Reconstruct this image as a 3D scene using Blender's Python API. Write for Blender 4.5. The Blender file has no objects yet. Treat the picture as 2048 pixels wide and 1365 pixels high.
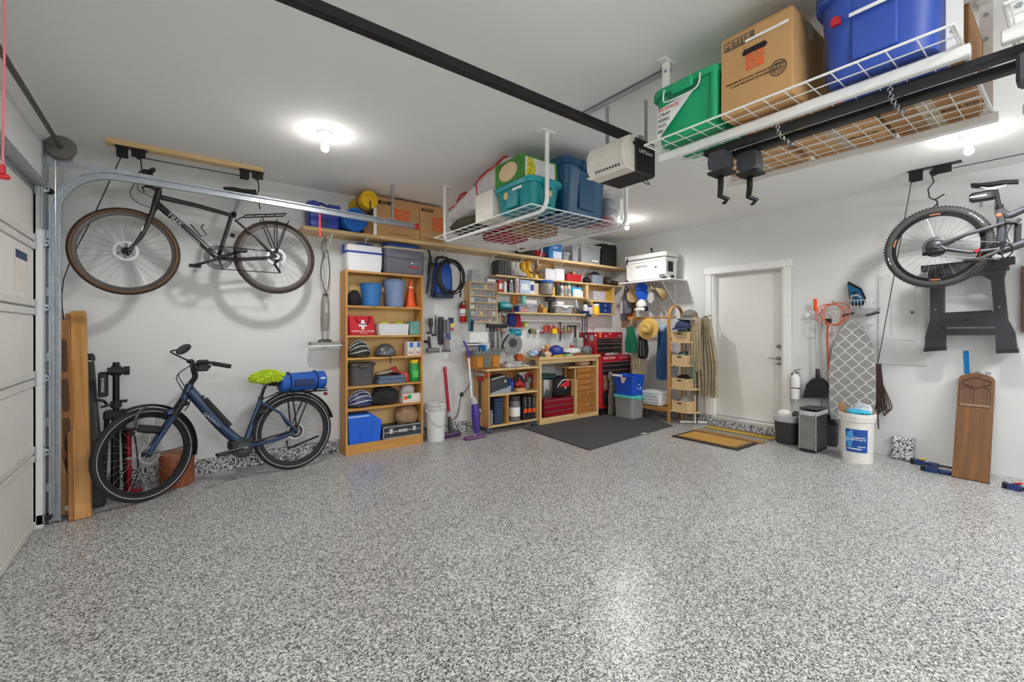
import bpy, math, random
from math import sin, cos, pi, radians, sqrt
from mathutils import Matrix, Vector, Euler

# ------------------------------------------------------------------ camera, world, exposure
SC = bpy.context.scene
COL = SC.collection
FPX = 883.27                       # focal length in pixels of the 2048 px wide frame
YAW = radians(52.608)
CAMP = Vector((-6.044, -5.019, 1.34))
HZ = 659.7                         # horizon row
ROOM_H = 2.84
cd = bpy.data.cameras.new('camera'); cam = bpy.data.objects.new('camera', cd); COL.objects.link(cam)
cd.sensor_width = 36; cd.sensor_fit = 'HORIZONTAL'; cd.lens = 36 * FPX / 2048
cd.shift_y = -(682.5 - HZ) / 2048; cd.clip_start = .02
cam.location = CAMP; cam.rotation_euler = (pi / 2, 0, YAW - pi / 2)
SC.camera = cam
W = bpy.data.worlds.new('world'); SC.world = W; W.use_nodes = True
W.node_tree.nodes['Background'].inputs[0].default_value = (.8, .85, .9, 1)
W.node_tree.nodes['Background'].inputs[1].default_value = .3
SC.view_settings.view_transform = 'Standard'; SC.view_settings.look = 'None'
SC.view_settings.exposure = 0.22; SC.view_settings.gamma = 1.0; SC.view_settings.use_curve_mapping = False
SC.cycles.diffuse_bounces = 8; SC.cycles.max_bounces = 12; SC.cycles.transparent_max_bounces = 12
SC.cycles.sample_clamp_indirect = 6
LAMP_W = 72; FILL_TUBE_E = 165

# ------------------------------------------------------------------ measuring the photograph
FW = Vector((cos(YAW), sin(YAW), 0)); RT = Vector((sin(YAW), -cos(YAW), 0))
def ray(px, py): return FW + RT * ((px - 1024) / FPX) + Vector((0, 0, (HZ - py) / FPX))
def PL(px, py, off=0.):            # point on a plane parallel to the bike wall, off metres in front of it
    d = ray(px, py); return CAMP + d * ((-off - CAMP.y) / d.y)
def PR(px, py, off=0.):            # the same for the door wall
    d = ray(px, py); return CAMP + d * ((-off - CAMP.x) / d.x)
def PZ(px, py, z=0.):
    d = ray(px, py); return CAMP + d * ((z - CAMP.z) / d.z)
RZ = {'L': 0., 'R': -pi / 2}
def at(side, x0, x1, yt, off, d, zb):
    """footprint centre, width and height of something d deep whose front face (off from the wall) spans x0..x1 and reaches row yt"""
    f = PL if side == 'L' else PR
    a, b, t = f(x0, yt, off), f(x1, yt, off), f((x0 + x1) / 2, yt, off)
    c = (a + b) / 2
    if side == 'L': return Vector((c.x, -off + d / 2, zb)), abs(b.x - a.x), t.z - zb
    return Vector((-off + d / 2, c.y, zb)), abs(b.y - a.y), t.z - zb

# ------------------------------------------------------------------ mesh primitives: each returns (verts, faces)
def tf(p, loc=(0, 0, 0), rot=(0, 0, 0), s=1.):
    m = Matrix.Translation(loc) @ Euler([radians(a) for a in rot]).to_matrix().to_4x4()
    m = m @ (Matrix.Scale(s, 4) if not isinstance(s, (tuple, list)) else Matrix.Diagonal((*s, 1)))
    return [m @ Vector(v) for v in p[0]], p[1]
def bx(x0, x1, y0, y1, z0, z1, b=0.):
    c = ((x0 + x1) / 2, (y0 + y1) / 2, (z0 + z1) / 2); h = (abs(x1 - x0) / 2, abs(y1 - y0) / 2, abs(z1 - z0) / 2)
    b = min(b, min(h) * .9)
    if b <= 0:
        v = [(c[0] + sx * h[0], c[1] + sy * h[1], c[2] + sz * h[2]) for sx in (-1, 1) for sy in (-1, 1) for sz in (-1, 1)]
        return v, [(0, 1, 3, 2), (4, 6, 7, 5), (0, 4, 5, 1), (2, 3, 7, 6), (0, 2, 6, 4), (1, 5, 7, 3)]
    v = []; idx = {}
    for sx in (-1, 1):
        for sy in (-1, 1):
            for sz in (-1, 1):
                for k in range(3):
                    q = [h[i] - (b if i != k else 0) for i in range(3)]
                    idx[(sx, sy, sz, k)] = len(v); v.append((c[0] + sx * q[0], c[1] + sy * q[1], c[2] + sz * q[2]))
    S = (-1, 1); f = []
    for s in S:
        for k in range(3):
            i, j = [a for a in range(3) if a != k]; q = []
            for a, bb in ((-1, -1), (1, -1), (1, 1), (-1, 1)):
                t = [0, 0, 0]; t[k] = s; t[i] = a; t[j] = bb; q.append(idx[(*t, k)])
            f.append(q if (s > 0) == (k != 1) else q[::-1])
    for k in range(3):
        i, j = [a for a in range(3) if a != k]
        for a in S:
            for bb in S:
                t0 = [0, 0, 0]; t1 = [0, 0, 0]; t0[k] = -1; t1[k] = 1
                for t in (t0, t1): t[i] = a; t[j] = bb
                f.append([idx[(*t0, i)], idx[(*t0, j)], idx[(*t1, j)], idx[(*t1, i)]])
    for sx in S:
        for sy in S:
            for sz in S: f.append([idx[(sx, sy, sz, k)] for k in range(3)])
    return v, f
def loft(rings, c0=True, c1=True, closed=False):
    n = len(rings[0]); v = [p for r in rings for p in r]; f = []
    R = len(rings)
    for i in range(R if closed else R - 1):
        a, b = i * n, ((i + 1) % R) * n
        for k in range(n): f.append((a + k, a + (k + 1) % n, b + (k + 1) % n, b + k))
    if not closed:
        if c0: f.append(tuple(range(n))[::-1])
        if c1: f.append(tuple((R - 1) * n + k for k in range(n)))
    return v, f
def tube(pts, r, n=8, closed=False, cap=True, flat=1.):
    P = [Vector(p) for p in pts]; N = len(P); rr = r if isinstance(r, (list, tuple)) else [r] * N
    T = []
    for i in range(N):
        a = P[(i - 1) % N] if (closed or i > 0) else P[i]; b = P[(i + 1) % N] if (closed or i < N - 1) else P[i]
        T.append((b - a).normalized() if (b - a).length > 1e-9 else Vector((0, 0, 1)))
    u = T[0].cross(Vector((0, 0, 1)))
    if u.length < .05: u = T[0].cross(Vector((1, 0, 0)))
    u.normalize(); rings = []
    for i in range(N):
        u = (u - T[i] * u.dot(T[i])); u.normalize(); w = T[i].cross(u)
        rings.append([P[i] + (u * cos(2 * pi * k / n) + w * sin(2 * pi * k / n) * flat) * rr[i] for k in range(n)])
    return loft(rings, cap, cap, closed)
def cyl(a, b, r, r2=None, n=12): return tube([a, b], [r, r if r2 is None else r2], n)
def bez(pts, k=6):                 # smooth polyline through points
    P = [Vector(p) for p in pts]; o = []
    for i in range(len(P) - 1):
        p0 = P[max(i - 1, 0)]; p1 = P[i]; p2 = P[i + 1]; p3 = P[min(i + 2, len(P) - 1)]
        for j in range(k):
            t = j / k
            o.append(.5 * ((2 * p1) + (p2 - p0) * t + (2 * p0 - 5 * p1 + 4 * p2 - p3) * t * t + (3 * p1 - p0 - 3 * p2 + p3) * t ** 3))
    return o + [P[-1]]
def lathe(prof, n=20, c=(0, 0, 0), c0=True, c1=True):
    return loft([[(c[0] + r * cos(2 * pi * k / n), c[1] + r * sin(2 * pi * k / n), c[2] + z) for k in range(n)] for r, z in prof], c0, c1)
def rr2(w, d, r, k=3):
    r = max(min(r, w / 2 - 1e-4, d / 2 - 1e-4), 1e-4); o = []
    for cx, cy, a in ((w / 2 - r, d / 2 - r, 0), (-w / 2 + r, d / 2 - r, 90), (-w / 2 + r, -d / 2 + r, 180), (w / 2 - r, -d / 2 + r, 270)):
        for j in range(k + 1):
            t = radians(a + 90 * j / k); o.append((cx + r * cos(t), cy + r * sin(t)))
    return o
def rl(w, d, r, prof, k=3, c=(0, 0), c0=True, c1=True):   # a rounded-rectangle lathe: prof = (outset, z)
    return loft([[(c[0] + x, c[1] + y, z) for x, y in rr2(w + 2 * o, d + 2 * o, r + o, k)] for o, z in prof], c0, c1)
def prism(poly, y0, y1):           # polygon in x,z pushed along y
    n = len(poly); return loft([[(x, y0, z) for x, z in poly], [(x, y1, z) for x, z in poly]])
def prismz(poly, z0, z1): return loft([[(x, y, z0) for x, y in poly], [(x, y, z1) for x, y in poly]])
def prismx(poly, x0, x1): return loft([[(x0, y, z) for y, z in poly], [(x1, y, z) for y, z in poly]])
def tor(c, R, r, axis='y', n=40, m=8, a0=0, a1=360, flat=1.):
    full = abs(a1 - a0) >= 360; pts = []
    for i in range(n if full else n + 1):
        t = radians(a0 + (a1 - a0) * i / n); x, z = R * cos(t), R * sin(t)
        pts.append({'y': (c[0] + x, c[1], c[2] + z), 'z': (c[0] + x, c[1] + z, c[2]), 'x': (c[0], c[1] + x, c[2] + z)}[axis])
    return tube(pts, r, m, closed=full, flat=flat)
def ell(c, r, nu=14, nv=9, amp=0., seed=1, fq=3., z0=-1., z1=1.):
    g = random.Random(seed); ph = [g.uniform(0, 6.28) for _ in range(6)]
    rings = []; a0, a1 = math.asin(max(-1, z0)), math.asin(min(1, z1))
    for j in range(nv + 1):
        la = a0 + (a1 - a0) * j / nv; la = max(-1.55, min(1.55, la)); ring = []
        for i in range(nu):
            lo = 2 * pi * i / nu
            k = 1 + amp * (sin(fq * lo + ph[0] + 2 * la) * sin(fq * la * 1.3 + ph[1]) + .6 * sin(2 * fq * lo + ph[2]) * cos(fq * 2 * la + ph[3]))
            ring.append((c[0] + r[0] * k * cos(la) * cos(lo), c[1] + r[1] * k * cos(la) * sin(lo), c[2] + r[2] * k * sin(la)))
        rings.append(ring)
    return loft(rings)
def sheet(fn, nu, nv, th):         # fn(u,v) -> point; a surface with thickness th
    P = [[Vector(fn(i / nu, j / nv)) for i in range(nu + 1)] for j in range(nv + 1)]
    Q = []
    for j in range(nv + 1):
        row = []
        for i in range(nu + 1):
            du = P[j][min(i + 1, nu)] - P[j][max(i - 1, 0)]; dv = P[min(j + 1, nv)][i] - P[max(j - 1, 0)][i]
            nn = du.cross(dv); nn = nn.normalized() if nn.length > 1e-9 else Vector((0, 1, 0))
            row.append(P[j][i] + nn * th)
        Q.append(row)
    v = [p for r in P for p in r] + [p for r in Q for p in r]; w = nu + 1; o = w * (nv + 1); f = []
    for j in range(nv):
        for i in range(nu):
            a = j * w + i; f.append((a, a + w, a + w + 1, a + 1)); f.append((o + a, o + a + 1, o + a + w + 1, o + a + w))
    for i in range(nu):
        f.append((i, i + 1, o + i + 1, o + i)); a = nv * w + i; f.append((a, o + a, o + a + 1, a + 1))
    for j in range(nv):
        a = j * w; f.append((a, o + a, o + a + w, a + w)); a = j * w + nu; f.append((a, a + w, o + a + w, o + a))
    return v, f
def sweepxz(path, prof, y):        # path in x,z at depth y; prof = (normal offset, y offset)
    rings = []; N = len(path)
    for i, (x, z) in enumerate(path):
        a = Vector(path[max(i - 1, 0)]); b = Vector(path[min(i + 1, N - 1)]); t = (b - a).normalized(); n = Vector((-t.y, t.x))
        rings.append([(x + n.x * p, y + q, z + n.y * p) for p, q in prof])
    return loft(rings)

# ------------------------------------------------------------------ objects
def mesh(name, prims):
    v = []; f = []
    for p in prims:
        o = len(v); v.extend(tuple(q) for q in p[0]); f.extend([tuple(i + o for i in q) for q in p[1]])
    me = bpy.data.meshes.new(name); me.from_pydata(v, [], f); me.validate(); me.update()
    import bmesh
    b = bmesh.new(); b.from_mesh(me); bmesh.ops.recalc_face_normals(b, faces=b.faces); b.to_mesh(me); b.free()
    me.shade_smooth(); me.set_sharp_from_angle(angle=radians(35))
    return me
def P(parent, name, mt, *prims, label=None, loc=None, rot=None, kind=None):
    me = mesh(name, prims); me.materials.append(mt)
    o = bpy.data.objects.new(name, me); COL.objects.link(o); o.parent = parent
    if loc: o.location = loc
    if rot: o.rotation_euler = [radians(a) for a in rot]
    if label: o['label'] = label
    if kind: o['kind'] = kind
    return o
def tag(o, label, cat, group=None):
    o['label'] = label; o['category'] = cat
    if group: o['group'] = group
    return o
def T(name, label, cat, loc=(0, 0, 0), rz=0., group=None, rx=0., ry=0.):
    o = bpy.data.objects.new(name, None); COL.objects.link(o); o.empty_display_size = .05
    o.location = loc; o.rotation_euler = (rx, ry, rz); return tag(o, label, cat, group)
def O(name, label, cat, mt, *prims, loc=(0, 0, 0), rz=0., group=None, rx=0., ry=0.):
    o = P(None, name, mt, *prims); o.location = loc; o.rotation_euler = (rx, ry, rz); return tag(o, label, cat, group)
def ST(name, mt, *prims, parent=None):
    o = P(parent, name, mt, *prims)
    if parent is None: o['kind'] = 'structure'
    return o
def dup(o, parent=None):
    c = o.copy(); COL.objects.link(c); c.parent = parent
    for ch in list(o.children): dup(ch, c)
    return c
def TX(parent, s, size, mt, loc, rot=(90, 0, 0), name='lettering', sx=1., al='CENTER', shear=0., bold=0.):
    c = bpy.data.curves.new('txt', 'FONT'); c.body = s; c.size = size; c.extrude = .0006; c.align_x = al; c.align_y = 'CENTER'
    c.resolution_u = 2; c.shear = shear; c.offset = bold
    t = bpy.data.objects.new('txt', c); COL.objects.link(t)
    me = bpy.data.meshes.new_from_object(t.evaluated_get(bpy.context.evaluated_depsgraph_get()))
    bpy.data.objects.remove(t); me.name = name; me.materials.clear(); me.materials.append(mt)
    o = bpy.data.objects.new(name, me); COL.objects.link(o); o.parent = parent; o.location = loc
    o.rotation_euler = [radians(a) for a in rot]; o.scale = (sx, 1, 1); return o

# ------------------------------------------------------------------ materials
def lin(c): return tuple(((x / 255) / 12.92 if x / 255 <= .04045 else ((x / 255 + .055) / 1.055) ** 2.4) for x in c)
MC = {}
def base(key):
    m = bpy.data.materials.new(key); m.use_nodes = True; nt = m.node_tree; b = nt.nodes['Principled BSDF']; MC[key] = m
    return m, nt, b, lambda t, **k: node(nt, t, **k)
def node(nt, t, **k):
    n = nt.nodes.new(t)
    for a, v in k.items(): setattr(n, a, v)
    return n
def bump(nt, b, src, strength, dist=.002):
    n = nt.nodes.new('ShaderNodeBump'); n.inputs['Strength'].default_value = strength; n.inputs['Distance'].default_value = dist
    nt.links.new(src, n.inputs['Height']); nt.links.new(n.outputs[0], b.inputs['Normal'])
def mat(key, c=(128, 128, 128), rough=.5, metal=0., var=.07, sc=14., bmp=0., trans=0., alpha=1., emit=0., coat=0.):
    if key in MC: return MC[key]
    m, nt, b, N = base(key); L = nt.links.new; c = lin(c)
    tc = N('ShaderNodeTexCoord'); nz = N('ShaderNodeTexNoise'); nz.inputs['Scale'].default_value = sc; nz.inputs['Detail'].default_value = 3
    L(tc.outputs['Object'], nz.inputs['Vector'])
    cr = N('ShaderNodeValToRGB'); cr.color_ramp.elements[0].position = .3; cr.color_ramp.elements[1].position = .7
    cr.color_ramp.elements[0].color = (*[x * (1 - var) for x in c], 1); cr.color_ramp.elements[1].color = (*[min(1, x * (1 + var)) for x in c], 1)
    L(nz.outputs[0], cr.inputs[0]); L(cr.outputs[0], b.inputs['Base Color'])
    b.inputs['Roughness'].default_value = rough; b.inputs['Metallic'].default_value = metal
    if bmp: bump(nt, b, nz.outputs[0], bmp)
    if trans: b.inputs['Transmission Weight'].default_value = trans
    if alpha < 1: b.inputs['Alpha'].default_value = alpha
    if coat: b.inputs['Coat Weight'].default_value = coat
    if emit:
        b.inputs['Emission Color'].default_value = (*c, 1); b.inputs['Emission Strength'].default_value = emit
    return m
def wood(key, c1, c2, axis='z', sc=6., rough=.5, stretch=.06):
    if key in MC: return MC[key]
    m, nt, b, N = base(key); L = nt.links.new
    tc = N('ShaderNodeTexCoord'); mp = N('ShaderNodeMapping'); s = [1, 1, 1]; s['xyz'.index(axis)] = stretch; mp.inputs['Scale'].default_value = s
    oi = N('ShaderNodeObjectInfo'); va = N('ShaderNodeVectorMath', operation='ADD'); L(tc.outputs['Object'], va.inputs[0])
    L(oi.outputs['Random'], va.inputs[1]); L(va.outputs[0], mp.inputs['Vector'])
    nz = N('ShaderNodeTexNoise'); nz.inputs['Scale'].default_value = sc * 8; nz.inputs['Detail'].default_value = 5; nz.inputs['Distortion'].default_value = .6
    L(mp.outputs[0], nz.inputs['Vector'])
    cr = N('ShaderNodeValToRGB'); e = cr.color_ramp.elements; e[0].position = .32; e[1].position = .68
    e[0].color = (*lin(c2), 1); e[1].color = (*lin(c1), 1); L(nz.outputs[0], cr.inputs[0]); L(cr.outputs[0], b.inputs['Base Color'])
    b.inputs['Roughness'].default_value = rough; bump(nt, b, nz.outputs[0], .15, .001); return m
def flakes(key, cols, sc, rough=.35, tint=None):
    m, nt, b, N = base(key); L = nt.links.new; tc = N('ShaderNodeTexCoord')
    wn = N('ShaderNodeTexNoise'); wn.inputs['Scale'].default_value = sc * .8; L(tc.outputs['Object'], wn.inputs['Vector'])
    mx = N('ShaderNodeVectorMath', operation='MULTIPLY_ADD'); L(wn.outputs['Color'], mx.inputs[0]); mx.inputs[1].default_value = (.006,) * 3; L(tc.outputs['Object'], mx.inputs[2])
    vo = N('ShaderNodeTexVoronoi'); vo.inputs['Scale'].default_value = sc; L(mx.outputs[0], vo.inputs['Vector'])
    se = N('ShaderNodeSeparateColor'); L(vo.outputs['Color'], se.inputs[0])
    cr = N('ShaderNodeValToRGB'); cr.color_ramp.interpolation = 'CONSTANT'; el = cr.color_ramp.elements
    while len(el) < len(cols): el.new(.5)
    for e, (p, c) in zip(el, cols): e.position = p
    for i, (p, c) in enumerate(cols): el[i].color = (*lin(c), 1)
    L(se.outputs[0], cr.inputs[0]); src = cr.outputs[0]
    n2 = N('ShaderNodeTexNoise'); n2.inputs['Scale'].default_value = .9; n2.inputs['Detail'].default_value = 4; L(tc.outputs['Object'], n2.inputs['Vector'])
    c2 = N('ShaderNodeValToRGB'); c2.color_ramp.elements[0].position = .35; c2.color_ramp.elements[1].position = .7
    c2.color_ramp.elements[0].color = (.88, .87, .85, 1); c2.color_ramp.elements[1].color = (1, 1, 1, 1); L(n2.outputs[0], c2.inputs[0])
    mm = N('ShaderNodeMix', data_type='RGBA', blend_type='MULTIPLY'); mm.inputs[0].default_value = 1; L(src, mm.inputs[6]); L(c2.outputs[0], mm.inputs[7])
    L(mm.outputs[2], b.inputs['Base Color']); b.inputs['Roughness'].default_value = rough; bump(nt, b, se.outputs[1], .12, .001); return m

WHITEWALL = mat('wall_paint', (219, 220, 219), .75, var=.012, sc=3, bmp=.04)
CEILP = mat('ceiling_paint', (238, 238, 236), .85, var=.012, sc=220, bmp=.15)
FLOORM = flakes('floor_flakes', [(0, (66, 66, 68)), (.16, (122, 121, 121)), (.36, (176, 175, 174)), (.66, (212, 213, 211)), (.88, (240, 239, 236))], 165, .3)
CURBM = flakes('curb_flakes', [(0, (34, 34, 38)), (.24, (120, 122, 128)), (.45, (196, 198, 202)), (.7, (236, 237, 238))], 95, .5)
WH = mat('white_paint', (235, 235, 232), .45, var=.02); WHP = mat('white_plastic', (232, 233, 234), .4, var=.02)
WIRE = mat('white_wire', (238, 238, 235), .4, var=.02)
BLK = mat('black_plastic', (26, 26, 28), .55); BLKM = mat('black_metal', (30, 30, 31), .35, .4); RUB = mat('rubber', (34, 33, 32), .8, bmp=.2, sc=60)
GRY = mat('grey_plastic', (112, 114, 118), .5); DGR = mat('dark_grey_plastic', (58, 60, 64), .5); LGR = mat('light_grey', (178, 180, 182), .45)
STL = mat('steel', (170, 172, 174), .3, .9, var=.1); GALV = mat('galvanized', (172, 178, 184), .42, .75, var=.14, sc=30); CHR = mat('chrome', (205, 205, 208), .15, 1.)
OAK = wood('oak_veneer', (202, 150, 78), (182, 128, 60), 'z'); OAKX = wood('oak_veneer_x', (204, 152, 80), (184, 130, 62), 'x')
PINE = wood('pine_z', (222, 192, 140), (204, 168, 112), 'z'); PINEX = wood('pine_x', (224, 194, 142), (206, 171, 115), 'x')
PINEY = wood('pine_y', (214, 178, 122), (196, 156, 100), 'y'); BIRCH = wood('birch', (222, 194, 148), (208, 176, 128), 'y')
CARD = mat('cardboard', (188, 146, 96), .85, var=.05, sc=5); CARD2 = mat('cardboard_dark', (158, 116, 72), .85, var=.05, sc=5)
RED = mat('red_plastic', (180, 24, 34), .4); REDM = mat('red_enamel', (176, 18, 34), .3, coat=.4); ORG = mat('orange_plastic', (232, 84, 24), .45)
BLU = mat('blue_plastic', (22, 92, 190), .42); BLU2 = mat('royal_blue', (38, 66, 160), .42); NAVY = mat('navy', (28, 44, 92), .5); TEAL = mat('teal_plastic', (10, 132, 138), .42)
YEL = mat('yellow_plastic', (236, 196, 32), .5); GRN = mat('green_plastic', (30, 150, 84), .42); LIME = mat('lime_fabric', (190, 214, 50), .9, bmp=.6, sc=80)
INK = mat('black_ink', (22, 22, 24), .7); WINK = mat('white_ink', (240, 240, 238), .6); OINK = mat('orange_ink', (222, 92, 40), .7); RINK = mat('red_ink', (200, 30, 36), .6)
CLR = mat('clear_plastic', (214, 220, 226), .18, trans=0., alpha=.26, var=.02); CLR2 = mat('cloudy_plastic', (200, 206, 212), .25, alpha=.42, var=.04)
TAPE = mat('parcel_tape', (206, 190, 160), .25, alpha=.75); GLASSW = mat('bulb_glow', (255, 250, 240), .4, emit=30.)

# ================================================================== THE ROOM
XF = -6.753                                        # inner face of the garage door wall
ST('floor', FLOORM, bx(XF - .4, .3, -7.1, .2, -.12, 0))
ST('ceiling', CEILP, bx(XF - .4, .3, -7.1, .2, ROOM_H, ROOM_H + .1))
ST('wall_left', WHITEWALL, bx(XF - .3, .3, 0, .14, 0, ROOM_H))
DY0 = PR(1424, 600).y; DY1 = PR(1566.7, 600).y      # door opening on the door wall
ST('wall_right', WHITEWALL, bx(0, .14, DY0, 0, 0, ROOM_H), bx(0, .14, DY1, DY0, 2.13, ROOM_H), bx(0, .14, -7, DY1, 0, ROOM_H), bx(0, .14, DY1, DY0, 0, .085))
GY0, GY1, GZ = -.72, -5.62, 2.33                   # garage door opening
ST('wall_front', WHITEWALL, bx(XF - .18, XF, GY0, 0, 0, ROOM_H), bx(XF - .18, XF, GY1, GY0, GZ, ROOM_H), bx(XF - .18, XF, -7, GY1, 0, ROOM_H))
ST('wall_rear', WHITEWALL, bx(XF - .3, .3, -7.14, -7.0, 0, ROOM_H))
ST('baseboard_left', CURBM, bx(XF + .001, -.001, -.035, -.0005, 0, .138, .006))
ST('baseboard_right', CURBM, bx(-.035, -.0005, DY0 - .0, -.04, 0, .125, .006))
ST('trim_1', CURBM, bx(-.06, -.0005, DY1 - .1, DY0 + .02, 0, .088, .006))
b_ = PR(1783, 925, .12); b2 = PR(1826, 925, .12)
ST('trim_2', CURBM, bx(-.13, -.0005, b2.y, b_.y, 0, .235, .012))

# ---- the white entry door
d1 = T('door_1', 'plain white entry door in a white casing', 'door', (0, (DY0 + DY1) / 2, 0), -pi / 2); del d1['category'], d1['label']; d1['kind'] = 'structure'
hw = (DY0 - DY1) / 2
P(d1, 'door_slab', mat('door_paint', (222, 222, 217), .5, var=.015), bx(-hw + .004, hw - .004, .075, .115, .135, 2.11, .003))
cw = .085
P(d1, 'casing', WH, bx(-hw - cw, -hw - .004, -.022, -.0006, 0.128, 2.12, .004))
P(d1, 'casing', WH, bx(hw + .004, hw + cw, -.022, -.0006, 0.0, 2.12, .004))
P(d1, 'header_casing', WH, bx(-hw - cw - .02, hw + cw + .02, -.03, -.0006, 2.12, 2.213, .004))
P(d1, 'jamb', WH, bx(-hw, -hw + .02, -.005, .135, .13, 2.128)); P(d1, 'jamb', WH, bx(hw - .02, hw, -.005, .135, .13, 2.128)); P(d1, 'jamb', WH, bx(-hw, hw, -.005, .135, 2.11, 2.128))
P(d1, 'threshold', mat('sill', (205, 205, 202), .5), bx(-hw, hw, -.03, .13, .0885, .128, .006))
hd = PR(1566, 718, -.06)
P(d1, 'lever_handle', STL, cyl((hw - .075, .074, hd.z), (hw - .075, .02, hd.z), .026, .02), tube([(hw - .075, .03, hd.z), (hw - .1, .022, hd.z), (hw - .2, .026, hd.z + .004)], .009, 8))
P(d1, 'deadbolt', STL, cyl((hw - .075, .074, hd.z + .155), (hw - .075, .05, hd.z + .155), .028, .024), bx(hw - .095, hw - .055, .035, .05, hd.z + .148, hd.z + .162, .003))
P(d1, 'latch_plate', STL, bx(hw - .1, hw - .045, .07, .0745, hd.z - .08, hd.z - .055))

# ---- sectional garage door (closed) on the left
g = T('door_2', 'x', 'x', (XF - .045, 0, 0)); del g['label'], g['category']; g['kind'] = 'structure'
GD = mat('garage_door_skin', (214, 212, 205), .5, var=.02); GDR = mat('garage_door_rail', (205, 203, 196), .45)
zs = [0, .505, 1.01, 1.49, 1.93, 2.36]
for i in range(5):
    s_ = P(g, 'section', GD, bx(-.03, 0, GY1 - .06, GY0 + .06, zs[i] + .004, zs[i + 1] - .004, .003))
    P(s_, 'section_rail', GDR, bx(0.0005, .012, GY1 - .05, GY0 + .0, zs[i] + .006, zs[i] + .05, .003))
    P(s_, 'section_rail', GDR, bx(0.0005, .012, GY1 - .05, GY0 + .0, zs[i + 1] - .05, zs[i + 1] - .006, .003))
    P(s_, 'end_stile', GALV, bx(.0005, .015, GY0 + .0, GY0 + .058, zs[i] + .01, zs[i + 1] - .01, .002))
for z in zs[1:]:
    z = min(z, 2.3); yy = GY0 + .03
    P(g, 'hinge', GALV, prism([(.012, z - .06), (.03, z - .045), (.075, z - .012), (.075, z + .012), (.03, z + .05), (.012, z + .06)], yy - .022, yy + .002), bx(.012, .018, yy - .05, yy + .02, z - .055, z + .055))
    P(g, 'roller', BLK, cyl((.066, yy - .03, z), (.066, yy + .055, z), .006), cyl((.066, yy + .045, z), (.066, yy + .062, z), .022, n=14))
P(g, 'hinge', GALV, bx(.012, .05, GY0 + .0, GY0 + .05, .02, .09, .004)); P(g, 'roller', BLK, cyl((.066, GY0 + .03, .05), (.066, GY0 + .09, .05), .02))
P(g, 'top_strut', GALV, bx(.001, .06, GY1, GY0 + .04, 2.305, 2.345, .003), bx(.001, .008, GY1, GY0 + .04, 2.27, 2.38))
P(g, 'bottom_seal', RUB, bx(-.03, .004, GY1 - .05, GY0 + .05, -.0, .02, .006))
q = PZ(30, 480, 1.9)
P(g, 'sticker', mat('paper', (214, 208, 196), .7), bx(.0006, .0016, -1.14, -.86, 1.58, 1.83)); P(g, 'sticker_band', NAVY, bx(.0017, .0024, -1.13, -.87, 1.775, 1.825))

tr = T('garage_door_track', 'galvanized garage door track rising beside the door and bending under the ceiling', 'track', (-6.70, -.66, 0))
path = [(0, .01), (0, .6), (0, 1.2), (0, 1.8), (0, 2.15)] + [(.32 - .32 * cos(radians(a)), 2.15 + .32 * sin(radians(a))) for a in range(10, 91, 10)] + [(.8, 2.468), (1.4, 2.46), (2.0, 2.45), (2.71, 2.438)]
Cp = [(-.028, .012), (-.028, -.02), (-.02, -.02), (-.02, .006), (.02, .006), (.02, -.02), (.028, -.02), (.028, .012)]
P(tr, 'rail', GALV, sweepxz(path, Cp, 0))
P(tr, 'wall_angle', GALV, bx(-.052, -.046, -.02, .075, .01, 2.18), bx(-.052, 0.0, .066, .072, .01, 2.18))
for z in (.25, .7, 1.15, 1.6, 2.0): P(tr, 'jamb_bracket', GALV, bx(-.052, .02, .012, .016, z - .03, z + .03), bx(-.05, -.02, .016, .07, z - .025, z - .019), cyl((0, .01, z), (0, -.008, z), .008, n=6))
P(tr, 'end_plate', GALV, bx(-.053, -.047, -.1, .09, 2.02, 2.62, .002))
P(tr, 'angle_brace', GALV, bx(-.05, .55, .013, .017, 2.488, 2.525), bx(-.05, .55, .017, .045, 2.521, 2.525))
P(tr, 'red_end_cap', RED, bx(2.685, 2.725, -.024, .02, 2.408, 2.47, .006))
P(tr, 'warning_tag', RED, bx(1.72, 1.735, -.022, -.0205, 2.2, 2.42)); P(tr, 'hanger_angle', GALV, bx(2.44, 2.46, .0135, .018, 2.44, ROOM_H), bx(2.44, 2.445, .018, .045, 2.44, ROOM_H))

sh = T('torsion_bar', 'steel torsion shaft with grey cable drum above the garage door', 'shaft', (XF + .085, -.7, 2.6))
P(sh, 'shaft', mat('dark_steel', (96, 90, 84), .4, .7), cyl((0, .05, 0), (0, -4.9, 0), .014))
P(sh, 'torsion_spring', mat('spring', (62, 58, 54), .5, .6), *[tor((0, -2.2 - i * .03, 0), .03, .008, 'y', 14, 5) for i in range(14)])
P(sh, 'cable_drum', mat('drum', (104, 100, 96), .5, .4), tf(lathe([(.03, -.06), (.055, -.055), (.06, -.02), (.075, -.01), (.082, 0), (.075, .008), (.02, .012)], 28), rot=(90, 0, 0)))
P(sh, 'end_bearing', GALV, bx(-.075, .055, .052, .058, -.12, .06)); P(sh, 'bracket_plate', GALV, bx(-.084, -.078, -2.0, -1.9, -.12, .08), bx(-.08, .02, -1.955, -1.95, -.1, .05))
P(sh, 'lift_cable', STL, cyl((-.03, .02, -.05), (-.03, .03, -2.5), .0025, n=5))

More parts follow.
